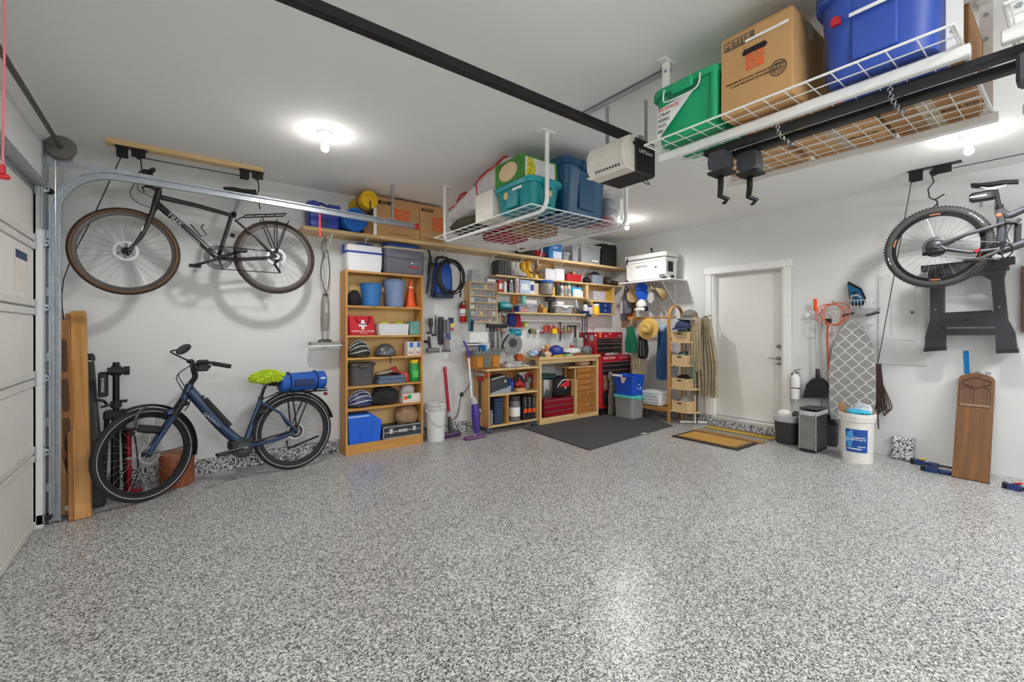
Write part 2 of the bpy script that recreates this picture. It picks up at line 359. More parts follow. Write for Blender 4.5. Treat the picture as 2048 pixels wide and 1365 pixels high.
# ---- opener, rail, red release cord
op = T('garage_door_opener', 'black garage door opener motor with white light cover hanging under the ceiling', 'opener', (-3.73, -3.205, 2.3))
P(op, 'motor_housing', BLK, bx(-.10, .11, -.145, .145, 0, .215, .012)); P(op, 'top_bracket', GALV, bx(-.09, .09, -.1, .1, .216, .235), bx(-.02, .02, -.12, -.1, .216, .25))
prof = [(-.10, .0), (-.10, .21), (-.14, .215), (-.19, .19), (-.22, .13), (-.215, .05), (-.18, .005)]
P(op, 'light_cover', mat('lens_white', (222, 216, 204), .35), prism(prof, -.14, .14))
P(op, 'vent_slot', DGR, *[tf(bx(-.003, .003, -.006, .006, -.02, .02), (-.204, -.1 + i * .022, .045), (0, -16, 0)) for i in range(9)])
TX(op, 'LiftMaster', .034, WINK, (.005, -.1462, .135), name='lettering')
P(op, 'light_sensor', INK, cyl((-.105, -.146, .17), (-.105, -.128, .17), .012)); P(op, 'antenna_wire', BLK, tube(bez([(.06, -.1, .0), (.09, -.11, -.03), (.12, -.08, -.02), (.1, -.05, 0)]), .003, 5))
P(op, 'hanger_strap', GALV, bx(-.08, -.05, .1, .104, .2, .5), bx(.05, .08, -.104, -.1, .2, .5))
P(op, 'ceiling_angle', GALV, bx(-.085, -.03, -.35, .35, .532, .536), bx(-.085, -.081, -.35, .35, .5, .536))
rl_ = T('opener_rail', 'long black opener rail running from the motor towards the garage door', 'rail', (-5.3, -3.205, 2.585))
P(rl_, 'rail', BLKM, bx(-1.42, 1.6, -.026, .026, -.022, .02, .003)); P(rl_, 'belt', RUB, *[bx(-1.4 + i * .024, -1.388 + i * .024, -.012, .012, .0205, .028) for i in range(122)])
P(rl_, 'wall_bracket', GALV, bx(-1.45, -1.42, -.04, .04, -.04, .04)); P(rl_, 'trolley', BLK, bx(-1.2, -1.05, -.035, .035, -.05, .0, .006)); P(rl_, 'door_arm', GALV, tube([(-1.12, 0, -.03), (-1.4, 0, -.32)], .012))
rc = T('release_cord', 'red emergency release cord with red handle hanging by the garage door', 'cord', (-6.42, -3.2, 1.755))
P(rc, 'cord', mat('red_cord', (206, 110, 116), .8), tube([(0, 0, .035), (.003, .002, .4), (0.0, 0, .78)], .0028, 6)); P(rc, 'handle', RED, bx(-.014, .014, -.008, .008, 0, .014, .004), bx(-.006, .006, -.006, .006, .012, .04, .003))

# ---- ceiling bulbs
def bulb(label, x, y):
    t = T('ceiling_light', label, 'light', (x, y, ROOM_H), group='bare bulb ceiling lights')
    P(t, 'lamp_holder', mat('porcelain', (236, 233, 226), .3), lathe([(.056, 0), (.058, -.012), (.04, -.03), (.026, -.05), (.022, -.06)], 24))
    P(t, 'bulb', GLASSW, lathe([(.012, -.058), (.016, -.075), (.027, -.1), (.03, -.115), (.026, -.132), (.013, -.143), (.002, -.146)], 18))
    # an LED bulb: most of its light leaves downwards, a little spills back to the ceiling
    for kind, e in (('SPOT', LAMP_W), ('POINT', LAMP_W * .05)):
        l = bpy.data.lights.new('bulb_light', kind); l.energy = e; l.color = (1, .99, .985); l.shadow_soft_size = .055
        if kind == 'SPOT': l.spot_size = radians(174); l.spot_blend = .6
        o = bpy.data.objects.new('bulb_light', l); COL.objects.link(o); o.parent = t; o.location = (0, 0, -.115 if kind == 'POINT' else -.125)
p = PZ(650, 266, ROOM_H); bulb('bare bulb in a white holder on the ceiling beside the hanging dark bike', p.x, p.y)
bulb('bare ceiling bulb in the workbench corner, hidden by the storage rack', -1.16, -1.2)
bulb('bare ceiling bulb behind the right storage rack near the door wall', -1.15, -4.45)
bulb('bare ceiling bulb over the photographer, out of the picture', -5.0, -5.6)

def add_fill_light(label, x, y):  # invented twin tube fixture, out of view, added as fill to brighten the ceiling
    t = T('fill_light', label, 'light', (x, y, ROOM_H), group='added fill tubes behind the camera')
    P(t, 'housing', WH, prismx([(-.018, -.46), (.018, -.46), (.014, -.42), (-.014, -.42)], -.62, .62)); PS_ = [P(t, 'tube', TUBE, cyl((-.58, s * .032, -.45), (.58, s * .032, -.45), .014)) for s in (-1, 1)]
    for u in (-.45, .45): P(t, 'chain', STL, cyl((u, 0, -.42), (u, 0, -.0005), .004))
TUBE = mat('fill_tube_glow', (250, 252, 255), .4, emit=FILL_TUBE_E)
add_fill_light('added unseen twin tube fill light behind the camera on the garage door side', -5.4, -6.35); add_fill_light('added unseen twin tube fill light behind the camera on the entry door side', -1.6, -6.2)

# ---- overhead wire racks
def rack(name, label, x0, x1, y0, y1, z, xb, strip=False):
    t = T(name, label, 'rack', (x0, y0, z)); w, d = x1 - x0, y1 - y0
    nx = max(1, round(w / .38)); k = []
    P(t, 'deck_frame', WIRE, *[cyl((a, 0, 0), (a, d, 0), .005, n=6) for a in (0, w)], *[cyl((0, b, 0), (w, b, 0), .005, n=6) for b in (0, d)])
    for i in range(nx):
        a, b = w * i / nx + .008, w * (i + 1) / nx - .008
        P(t, 'wire_panel', WIRE, *[cyl((a + (b - a) * j / 4, .005, .002), (a + (b - a) * j / 4, d - .005, .002), .0028, n=5) for j in range(5)],
          *[cyl((a, .01 + (d - .02) * j / 14, .006), (b, .01 + (d - .02) * j / 14, .006), .0024, n=5) for j in range(15)])
    for x in xb:
        x -= x0
        if strip:
            P(t, 'beam', WIRE, bx(x - .018, x + .018, -.02, d + .02, -.05, -.008, .004))
            for y in (0.02, d - .02):
                P(t, 'hanger_strip', WIRE, bx(x - .003, x + .003, y - .022, y + .022, -.04, ROOM_H - z), bx(x - .05, x + .05, y - .025, y + .025, ROOM_H - z - .006, ROOM_H - z - .0005))
                [P(t, 'bolt', GALV, cyl((x - .009, y, h), (x + .005, y, h), .009, n=6)) for h in (-.02, .06, .2, .34, .45)]
        else:
            b = .09; pts = [(x, -.02, ROOM_H - z), (x, -.02, .1)] + [(x, -.02 + b - b * cos(radians(a)), b - b * sin(radians(a)) - .024) for a in (0, 22, 45, 67, 90)]
            pts += [(x, d + .02 - b + b * sin(radians(a)), b - b * cos(radians(a)) - .024) for a in (0, 22, 45, 67, 90)] + [(x, d + .02, .1), (x, d + .02, ROOM_H - z)]
            P(t, 'hanger_tube', WIRE, tube(pts, .017, 10))
            for y in (-.02, d + .02): P(t, 'ceiling_plate', WIRE, bx(x - .07, x + .07, y - .03, y + .03, ROOM_H - z - .006, ROOM_H - z - .0005))
    return t
RKZ = 2.275
rack('storage_rack', 'white wire ceiling rack holding teal and blue totes above the workbench', -3.94, -2.8, -2.5, -.95, RKZ, (-3.8, -2.86))
RZ2 = 2.335
rack('storage_rack', 'white wire ceiling rack with green bin, moving box and blue tote', -4.03, -2.95, -4.75, -3.56, RZ2, (-3.86, -3.08), True)
rack('storage_rack', 'white wire ceiling rack cut off by the right picture edge', -4.03, -2.95, -6.05, -4.86, RZ2, (-3.86, -3.08), True)

def tote(label, loc, w, d, h, body, lid, rz=0., taper=.03, lidh=.035, name='storage_tote', ribs=True, group=None, r=.05):
    t = T(name, label, 'tote', loc, rz, group)
    P(t, 'body', body, rl(w - 2 * taper - .03, d - 2 * taper - .03, r, [(0, 0), (taper * .6, h * .55), (taper * .66, h * .56), (taper, h - lidh), (taper - .006, h - lidh), (-.004, .006)], 4))
    if ribs:
        for g_p in (bx(-w * .17, w * .17, -d / 2 + .012 + taper * .2, -d / 2 + .035, h * .12, h * .8, .006), bx(-w / 2 + .012, -w / 2 + .03, -d * .15, d * .15, h * .12, h * .8, .006)): P(t, 'grip_panel', body, g_p)
    P(t, 'lid', lid, rl(w - .02, d - .02, r + .01, [(.0, h - lidh - .01), (.01, h - lidh - .008), (.01, h - .008), (.004, h), (-.02, h), (-.03, h - .006)], 4))
    P(t, 'handle', lid, bx(-w * .15, w * .15, -d / 2 - .014, -d / 2 + .01, h - lidh - .035, h - .01, .008))
    return t
def carton(label, loc, w, d, h, m=None, rz=0., name='cardboard_box', cat='box', group=None, tape=True):
    t = T(name, label, cat, loc, rz, group); m = m or CARD
    P(t, 'carton', m, bx(-w / 2, w / 2, -d / 2, d / 2, 0, h - .004, .003))
    P(t, 'flap', m, bx(-w / 2, w / 2, -d / 2, -.002, h - .004, h)); P(t, 'flap', m, bx(-w / 2, w / 2, .002, d / 2, h - .004, h))
    if tape: P(t, 'tape', TAPE, bx(-w / 2 - .001, w / 2 + .001, -.025, .025, h, h + .0012), bx(-w / 2 - .0014, -w / 2 - .0002, -.025, .025, h - .06, h), bx(w / 2 + .0002, w / 2 + .0014, -.025, .025, h - .06, h))
    return t
z = RKZ + .009
t = tote('teal storage tote at the near corner of the wire ceiling rack', (-3.755, -2.235, z), .36, .5, .225, TEAL, mat('teal_lid', (30, 150, 156), .4))
P(t, 'round_label', mat('tan_label', (206, 176, 120), .6), cyl((-.163, .07, .13), (-.172, .07, .13), .03), label='round tan label'); P(t, 'name_label', WINK, bx(-.174, -.165, -.13, -.02, .15, .17))
P(t, 'round_label', mat('tan_label', (0, 0, 0)), cyl((.02, -.236, .11), (.02, -.246, .11), .025))
t = T('tree_box', 'green and white decoration carton lying on the teal tote', 'box', (-3.72, -2.2, z + .226))
GRB = mat('carton_green', (62, 128, 44), .6, var=.2, sc=30)
P(t, 'carton', GRB, bx(-.21, .2, -.18, .18, 0, .185, .004)); P(t, 'picture_panel', mat('white_print', (226, 226, 220), .6, var=.05), bx(-.18, .13, -.1815, -.1802, .02, .168))
P(t, 'garland_print', mat('yellow_print', (206, 190, 36), .6, var=.5, sc=90), prism([(-.15, .165), (-.1, .165), (-.075, .1), (-.08, .022), (-.17, .022), (-.16, .1)], -.1824, -.1816), label='yellow sparkling garland print')
P(t, 'oval_picture', mat('oval_print', (224, 196, 156), .6), tf(cyl((0, 0, -.0008), (0, 0, .0008), .08, n=24), (-.211, 0, .09), (0, 90, 0), (.9, 1.5, 1)))
P(t, 'bauble_print', mat('blue_print', (46, 70, 150), .6), *[cyl((-.06 + i * .03, -.1826, .028 + .006 * (i % 2)), (-.06 + i * .03, -.1818, .028 + .006 * (i % 2)), .014, n=8) for i in range(5)])
t = tote('tall blue storage tote standing on the wire ceiling rack', (-3.30, -2.255, z), .55, .46, .46, mat('steel_blue', (16, 76, 112), .4), mat('steel_blue_lid', (18, 68, 102), .4), lidh=.05)
P(t, 'label', WINK, bx(-.03, .02, -.243, -.236, .3, .312))
t = tote('clear bin of dark and red things at the rack corner by the bulb', (-2.90, -2.25, z), .22, .42, .3, CLR, CLR, ribs=False, taper=.02)
for i, (zz, m_) in enumerate(((.003, mat('red_cloth', (186, 40, 50), .9)), (.09, mat('blue_cloth', (58, 66, 104), .9)), (.17, mat('navy_cloth', (40, 44, 70), .9)))):
    P(t, 'folded_cloth', m_, tf(ell((0, 0, 0), (.1, .17, .045), 12, 7, .08, i), (0, 0, zz + .048)))
P(t, 'printed_paper', WINK, bx(.06, .1, -.19, -.187, .05, .24))
O('small_box', 'plain white carton beside the teal tote on the ceiling rack', 'box', mat('white_card', (222, 216, 206), .8), bx(-.11, .11, -.13, .13, 0, .235, .003), loc=(-3.82, -1.85, z))
t = T('laundry_bag', 'translucent white storage bag with red trim slumped on the ceiling rack', 'bag', (-3.66, -1.5, z))
BAGW = mat('bag_white', (212, 206, 206), .5, var=.1, sc=12, bmp=.5)
prof = [(.14, -.62, .1), (.2, -.5, .15), (.24, -.3, .2), (.27, -.1, .26), (.26, .1, .3), (.2, .24, .26)]
rings = []
for j in range(9):
    u = j / 8; y = .5 - .95 * u; hh = .2 + .2 * u; base_ = .13 + .06 * u
    rings.append([(.2 * (.75 + .25 * u) * cos(a) + .012 * sin(5 * a + j), y + .02 * sin(3 * a), base_ + hh / 2 + hh / 2 * sin(a) + .012 * sin(4 * a + 2 * j)) for a in [2 * pi * k / 16 for k in range(16)]])
P(t, 'bag', BAGW, loft(rings)); RT_ = mat('bag_trim', (176, 30, 38), .7)
P(t, 'trim', RT_, tube([r_[6] for r_ in rings], .012, 6)); P(t, 'trim', RT_, tube([Vector(q) + Vector((0, -.004, 0)) for q in rings[8]], .01, 6, closed=True))
P(t, 'trim', RT_, tube([Vector(q) + Vector((0, 0, 0)) for q in rings[5]], .008, 6, closed=True)); P(t, 'handle', RT_, tube(bez([rings[1][6], (Vector(rings[2][6]) + Vector((-.02, 0, .025))), rings[3][6]]), .011, 6))
O('duffel_bag', 'dark olive duffel bag under the white storage bag on the ceiling rack', 'bag', mat('olive_fabric', (70, 64, 48), .95, var=.25, sc=9, bmp=.5), tf(ell((0, 0, 0), (.17, .3, .085), 18, 10, .05, 5), (0, 0, .085)), loc=(-3.7, -1.3, z))
O('folded_blanket', 'folded red blanket seen through the middle of the wire ceiling rack', 'blanket', mat('red_blanket', (168, 40, 52), .95, bmp=.5, sc=40), rl(.42, .3, .05, [(-.01, 0), (0, .02), (.005, .05), (-.01, .08)]), rl(.4, .29, .05, [(0, .08), (.005, .11), (-.02, .14)]), loc=(-3.25, -1.25, z))
O('flat_box', 'flat tan carton lying mid ceiling rack behind the blue tote', 'box', CARD2, bx(-.2, .2, -.13, .13, 0, .12, .003), loc=(-3.2, -1.66, z))
# right rack
z = RZ2 + .009
yL, yR = PR(1297, 280, 3.98).y, PR(1442, 230, 3.98).y
t = tote('green storage bin with wire handle and handwritten label on the right rack', (-3.78, (yL + yR) / 2, z), yL - yR, .4, .285, mat('bright_green', (20, 156, 104), .38), mat('bright_green', (0, 0, 0)), -pi / 2, .02, .03, 'storage_bin', False)
w = yL - yR
P(t, 'corner_rib', MC['bright_green'], *[lathe([(.02, 0.02), (.024, .25)], 10, (s * (w / 2 - .045), -.2 + .028, 0)) for s in (1,)])
P(t, 'wire_handle', WIRE, tube(bez([(-.1, -.206, .262), (-.1, -.215, .215), (-.08, -.225, .185), (0, -.228, .18), (.08, -.225, .185), (.1, -.215, .215), (.1, -.206, .262)], 3), .004, 6)); P(t, 'handle_recess', mat('green_dark', (14, 110, 76), .5), bx(-.085, .085, -.196, -.189, .2, .25, .003))
lab = P(t, 'triangle_label', WINK, prism([(-.15, .17), (.06, .2), (-.15, .0)], -.1985, -.1965), rot=(-3.2, 0, 0), label='white triangular handwritten label')
for i, (s_, x_) in enumerate((('BACKPACK', -.06), ('STRAP', -.075), ('KEEPERS', -.08), ('POTS', -.105), ('SLING', -.118))): TX(lab, s_, .026, (RINK if i == 0 else INK), (-.145, -.1992, .16 - i * .029), sx=(.9, .95, .7, .8, .45)[i], al='LEFT', name='handwriting')
yL, yR = PR(1442, 100, 3.97).y, PR(1585, 30, 3.97).y; w = yL - yR; h = .37
t = carton('large brown moving carton with handle hole on the right rack', (-3.77, (yL + yR) / 2, z), w, .4, h, None, -pi / 2)
P(t, 'size_band', mat('grey_ink', (92, 80, 66), .8), bx(-w / 2 + .015, .0, -.2012, -.2002, .305, .35)); TX(t, 'PETITE', .04, CARD, (-.075, -.202, .3275), bold=.0006)
P(t, 'paper_strip', WINK, tf(bx(-.09, .09, -.001, .001, -.006, .006), (.05, -.203, .312)))
P(t, 'handle_hole', INK, prism([(-.055, .262), (-.05, .25), (.045, .25), (.055, .262), (.045, .276), (-.045, .276)], -.2014, -.2002)); P(t, 'handle_flap', CARD, tf(bx(-.04, .04, -.0015, .0015, 0, .02), (.0, -.202, .276), (35, 0, 0)))
def depot(parent, x, z_, s, y=-.2014, font=True):
    P(parent, 'logo_square', OINK, bx(x - s / 2, x + s / 2, y, y + .0012, z_ - s / 2, z_ + s / 2), label='orange square logo')
    for i, wd in enumerate(('THE', 'HOME', 'DEPOT')):
        o = TX(parent, wd, s * .38, CARD, (x - s * .2 + i * s * .2, y - .0012, z_ + s * .2 - i * s * .2), rot=(90, -38, 0), name='logo_lettering')
depot(t, .0, .215, .075)
TX(t, 'DESIGNED FOR U-HAUL STORAGE AND MOVING', .0115, INK, (0, -.2014, .145), name='small_print'); TX(t, 'TO EASE TRANSPORT OF PACKED GOODS', .0115, INK, (0, -.2014, .128), name='small_print')
P(t, 'round_stamp', mat('grey_ink', (0, 0, 0)), tor((w / 2 - .055, -.2012, .13), .032, .003, 'y', 24, 5), tor((w / 2 - .055, -.2012, .13), .022, .0015, 'y', 20, 5), *[tor((w / 2 - .055 + .009 * cos(a), -.2012, .13 + .009 * sin(a)), .008, .0015, 'y', 10, 4) for a in (1.57, 3.66, 5.76)])
yL, yR = PR(1616, 100, 3.98).y, -4.73; w = yL - yR
RBT = mat('violet_blue', (46, 78, 166), .42); t = tote('big violet blue storage tote on the right wire rack', (-3.76, (yL + yR) / 2, z), w, .42, .37, RBT, RBT, -pi / 2, .025, .05, r=.07)
P(t, 'paper_strip', WINK, tf(bx(-.07, .07, -.0015, .0015, -.007, .007), (.0, -.2125, .21), (0, 0, 0))); st_ = P(t, 'red_sticker', RED, prism([(-.13, .2), (-.1, .2), (-.1, .225), (-.115, .236), (-.13, .228)], -.212, -.196))
O('foam_roll', 'turquoise rolled foam pad resting across the violet blue tote', 'roll', mat('turquoise', (22, 146, 190), .7), tube([(-.35, 0, 0), (-.1, 0, 0), (.3, 0, 0)], .055, 16), loc=(-3.75, -4.42, z + .37 + .055), rz=radians(4))
for i, (x, y, w, d, h, lb) in enumerate(((-3.2, -3.8, .42, .4, .3, 'brown carton at the far left of the right rack'), (-3.22, -4.22, .42, .36, .34, 'brown carton at the middle back of the right rack'), (-3.24, -4.57, .46, .3, .33, 'dark brown carton behind the violet blue tote'))):
    t = carton(lb, (x, y, z), w, d, h, CARD2 if i == 2 else CARD)
    P(t, 'bottom_tape', TAPE, bx(-w / 2, w / 2, -.03, .03, -.0015, -.0002))
    TX(t, ('FRAGILE', 'KITCHEN', 'THIS SIDE UP')[i], .034, INK, (0, -.08, -.001), rot=(180, 0, 90), name='print')
t = carton('white carton with red print on the cut off rack', (-3.1, -5.05, z), .22, .26, .2, mat('white_card', (0, 0, 0)), tape=False); P(t, 'print', RED, bx(-.1105, -.1102, .02, .1, .05, .09))
carton('light brown carton on the cut off rack', (-3.72, -5.2, z), .4, .4, .3)
# two roof bars slung beneath the right rack
def roofbar(label, x, y, zz):
    t = T('roof_rack_bar', label, 'roof bar', (x, y, zz), group='roof bars slung under the rack')
    P(t, 'bar', BLK, bx(-.026, .026, -1.25, .02, -.016, .016, .008)); P(t, 'end_cap', RUB, bx(-.027, .027, .02, .032, -.017, .017, .006))
    f = P(t, 'foot', DGR, prismx([(-.09, -.017), (-.01, -.017), (.0, -.06), (-.005, -.1), (-.03, -.115), (-.085, -.115), (-.1, -.09)], -.04, .04)); P(f, 'pad', RUB, bx(-.05, .05, -.11, -.0, -.132, -.115, .006))
    P(t, 'clamp_strap', BLKM, tube([(.01, -.045, -.13), (.0, -.05, -.19), (.03, -.03, -.23), (.05, -.06, -.25), (.07, -.03, -.265)], .014, 4, flat=.3)); P(t, 'foot', DGR, bx(-.04, .04, -1.15, -1.06, -.12, -.017, .01))
roofbar('black roof rack bar with clamp foot, nearer of the slung pair', -3.80, -3.81, 2.272); roofbar('black roof rack bar with clamp foot, farther of the slung pair', -3.70, -3.91, 2.262)
for y in (-4.15, -4.55):
    t = T('hanging_chain', 'thin chain loop holding the roof bars, ' + ('far one by the green bin' if y > -4.3 else 'near one below the blue tote'), 'chain', (-3.75, y, 2.225), group='chain loops under the rack')
    pts = bez([(-.03, 0, .112), (-.09, 0, .07), (-.085, 0, .022), (0, 0, .008), (.085, 0, .012), (.088, 0, .07), (.03, 0, .112)], 4); P(t, 'chain', STL, *[tor(tuple(q), .008, .002, 'y' if i % 2 else 'x', 10, 4) for i, q in enumerate(pts)])

# ================================================================== BIKES
def PS(parent, name, mt, *prims, **k):             # each primitive a part of its own
    return [P(parent, name, mt, p, **k) for p in prims]
def lp(o, px, py, w=0.):                           # a photo pixel on the plane y = w of a thing's own frame
    m = (Matrix.Translation(o.location) @ o.rotation_euler.to_matrix().to_4x4()).inverted()
    c = m @ CAMP; d = (m.to_3x3() @ ray(px, py)); q = c + d * ((w - c.y) / d.y); return (q.x, w, q.z)
def wheel(parent, name, c, R, tr, tire, rimm, ns=28, rim_h=.02, rot=(0, 0, 0), wall=None, line=None, disc=True, hubm=None):
    o = P(parent, name, tire, tor((0, 0, 0), R - tr, tr, 'y', 48, 10), loc=c, rot=rot)
    rr = R - 2 * tr
    if wall: P(o, 'tan_sidewall', wall, tor((0, -tr * .72, 0), R - tr * 1.25, tr * .42, 'y', 48, 6), tor((0, tr * .72, 0), R - tr * 1.25, tr * .42, 'y', 48, 6))
    if line: P(o, 'reflective_line', line, tor((0, -tr * .86, 0), R - tr * 1.15, tr * .12, 'y', 48, 6))
    P(o, 'rim', rimm, tf(loft([[(r * cos(a), r * sin(a), y) for a in [2 * pi * k / 48 for k in range(48)]] for r, y in ((rr + .008, -.011), (rr - rim_h, -.008), (rr - rim_h - .003, 0), (rr - rim_h, .008), (rr + .008, .011))], False, False, ), rot=(90, 0, 0)))
    sp = []
    for i in range(ns):
        a = 2 * pi * i / ns; s = 1 if i % 2 else -1; b = a + (.9 if (i // 2) % 2 else -.9)
        sp.append(tube([(.022 * cos(b), s * .03, .022 * sin(b)), ((rr - rim_h) * cos(a), 0, (rr - rim_h) * sin(a))], .0012, 4))
    P(o, 'spokes', STL, *sp); P(o, 'hub', hubm or BLKM, tf(lathe([(.008, -.055), (.012, -.05), (.03, -.034), (.03, -.03), (.016, -.02), (.016, .02), (.03, .03), (.03, .034), (.012, .05), (.008, .055)], 14), rot=(90, 0, 0)))
    if disc: P(o, 'brake_disc', STL, tf(loft([[(r * cos(2 * pi * k / 28), r * sin(2 * pi * k / 28), z) for k in range(28)] for r, z in ((.06, -.0015), (.08, -.0015), (.08, .0015), (.06, .0015))], closed=True), (0, -.04, 0), (90, 0, 0)), *[cyl((.015 * cos(a), -.04, .015 * sin(a)), (.066 * cos(a + .5), -.04, .066 * sin(a + .5)), .004, n=4) for a in [i * pi / 3 for i in range(6)]])
    return o
def crankset(t, bb, ang, rings=(.09, .075), L=.172, arm=BLKM, side=-1):
    x, _, z = bb
    P(t, 'chainring', BLKM, *[tor((x, side * (.045 + .008 * i), z), r, .005, 'y', 32, 5) for i, r in enumerate(rings)], *[cyl((x, side * .045, z), (x + rings[0] * cos(a), side * .045, z + rings[0] * sin(a)), .006, n=5) for a in [i * 2 * pi / 5 for i in range(5)]])
    for s, a in ((side, ang), (-side, ang + 180)):
        e = (x + L * cos(radians(a)), s * .075, z + L * sin(radians(a)))
        c = P(t, 'crank_arm', arm, tube([(x, s * .055, z), (x, s * .068, z), e], [.014, .013, .01], 8)); P(c, 'pedal', BLK, bx(e[0] - .045, e[0] + .045, e[1] + s * .02, e[1] + s * .105, e[2] - .012, e[2] + .012, .005), cyl(e, (e[0], e[1] + s * .1, e[2]), .007))
def saddle(t, m, nose, tail, w=.07, th=.03):
    n, q = Vector(nose), Vector(tail); rings = []
    for u, ww in ((0, .012), (.06, .02), (.3, .026), (.55, .042), (.8, 1 * w), (.95, w * .95), (1, w * .7)):
        c = n.lerp(q, u) + Vector((0, 0, .008 * sin(u * 3.1 * 2)))
        rings.append([c + Vector((0, ww * cos(a), th * .5 * sin(a) + (0 if sin(a) > 0 else -.004))) for a in [2 * pi * k / 12 for k in range(12)]])
    o = P(t, 'saddle', m, loft(rings)); P(o, 'saddle_rails', STL, *[tube(bez([n.lerp(q, .25) + Vector((0, s * .012, -.015)), n.lerp(q, .5) + Vector((0, s * .022, -.04)), n.lerp(q, .75) + Vector((0, s * .022, -.03)), n.lerp(q, .92) + Vector((0, s * .03, -.012))], 3), .0035, 5) for s in (-1, 1)])

# ---- dark city bike hanging from the hoist
BR = mat('bike_black', (46, 42, 39), .38, .3, coat=.3); BRT = mat('tire_brown', (52, 44, 38), .85, bmp=.3, sc=90); TAN = mat('tan_wall', (120, 84, 50), .8)
c0 = PL(436, 600, .36)
t = T('city_bike', 'dark brown city bike hanging from a ceiling hoist along the wall', 'bicycle', (c0.x, -.36, c0.z))
Q = lambda x, y, w=0.: lp(t, x, y, w)
fx = (lp(t, 132, 503)[0] + lp(t, 360, 503)[0]) / 2; fh = (fx, 0, lp(t, 247, 503)[2]); rx_ = (lp(t, 468, 515)[0] + lp(t, 627, 515)[0]) / 2; rh = (rx_, 0, lp(t, 547, 515)[2])
wheel(t, 'front_wheel', fh, .347, .019, BRT, mat('rim_dark', (70, 66, 62), .35, .6), wall=TAN); wheel(t, 'rear_wheel', rh, .343, .019, BRT, MC['rim_dark'])
hb, ht = Q(309, 414), Q(317.5, 381); bb = Q(436, 517); st = Q(466, 432); sb = Q(324, 398)
f = P(t, 'frame', BR, tube([ht, hb], .024, 12), tube([Q(322, 395), Q(395, 412), st], [.021, .019, .017], 10), tube([Q(314, 408), Q(375, 461), bb], [.026, .027, .026], 10), tube([Q(464, 428), bb], .017, 10),
      *[tube([Q(470, 440, s * .02), Q(510, 474, s * .045), (rh[0], s * .06, rh[2])], [.011, .01, .01], 8) for s in (-1, 1)], *[tube([(bb[0], s * .02, bb[2]), (bb[0] + .12, s * .045, bb[2]), (rh[0], s * .06, rh[2])], [.013, .011, .01], 8) for s in (-1, 1)], cyl((bb[0], -.035, bb[2]), (bb[0], .035, bb[2]), .023))
TX(f, 'TREK', .055, LGR, ((Q(350, 437)[0]), -.0285, Q(350, 441)[2]), rot=(90, 41, 0), name='frame_lettering')
P(t, 'fork', BR, *[tube(bez([(hb[0], s * .035, hb[2] + .01), Q(300, 437, s * .05), Q(281, 475, s * .052), (fh[0] + .012, s * .055, fh[2])], 3), [.019] * 4 + [.016] * 3 + [.012] * 3, 8) for s in (-1, 1)], bx(hb[0] - .02, hb[0] + .02, -.045, .045, hb[2] - .03, hb[2] + .005, .01), tube([hb, ht], .018))
P(f, 'frame_stripe', LGR, tube([Q(340, 437, -.026), Q(400, 489, -.026)], .004, 5)); P(t, 'fork_decal', WINK, tube([Q(287, 452, -.068), Q(283, 462, -.068)], [.003, .006], 5))
sm = Q(300, 362)
P(t, 'stem', BLKM, tube([ht, Q(318, 372), sm], [.02, .018, .016], 8))
hbp = [(sm[0], s, sm[2] + .03 * abs(s)) for s in (-.22, -.1, 0, .1, .22)]
P(t, 'handlebar', BLK, tube(hbp, .012, 8))
for s in (-1, 1):
    gq = P(t, 'grip', RUB, cyl((sm[0], s * .2, sm[2] + .007), (sm[0] + .03, s * .31, sm[2] + .01), .017)); P(gq, 'brake_lever', BLKM, tube([(sm[0] - .02, s * .17, sm[2]), (sm[0] - .06, s * .22, sm[2] - .01), (sm[0] - .05, s * .3, sm[2] - .02)], .006, 6), bx(sm[0] - .04, sm[0] + .02, s * .15 - .02, s * .15 + .02, sm[2] - .02, sm[2] + .03, .006))
P(t, 'headlight', BLK, bx(sm[0] - .05, sm[0] + .02, -.03, .03, sm[2] + .02, sm[2] + .085, .012))
P(t, 'brake_cable', BLK, tube(bez([(sm[0] - .05, -.15, sm[2]), Q(260, 385, -.12), Q(275, 405, -.06), Q(300, 415, -.03)]), .003, 5)); P(t, 'brake_cable', BLK, tube(bez([(sm[0] - .05, -.1, sm[2]), Q(275, 378, -.1), Q(295, 390, -.05), Q(313, 400, -.03)]), .003, 5))
P(t, 'seat_post', STL, tube([st, Q(478, 400)], .0135)); P(t, 'seat_clamp', BLKM, tube([Q(466, 435), Q(468, 425)], .022)); saddle(t, BLK, Q(447, 379), Q(511, 385), .075, .045)
crankset(t, bb, 22, (.1, .085, .07)); P(t, 'chain', BLKM, *[tube([(bb[0], -.05, bb[2] + s * .1), (rh[0], -.05, rh[2] + s * .045)], .004, 5) for s in (1,)], tube([(bb[0], -.05, bb[2] - .1), (rh[0] + .02, -.05, rh[2] - .15), (rh[0] + .03, -.05, rh[2] - .05)], .004, 5))
P(t, 'cassette', STL, tf(lathe([(.05, 0), (.046, .01), (.035, .02), (.025, .03)], 20), (rh[0], -.03, rh[2]), (90, 0, 0))); P(t, 'derailleur', BLKM, tube([(rh[0] + .01, -.055, rh[2] - .03), (rh[0] - .02, -.06, rh[2] - .07), (rh[0] + .03, -.06, rh[2] - .15)], [.014, .012, .01], 6))
r1, r2 = Q(489, 433), Q(570, 430)
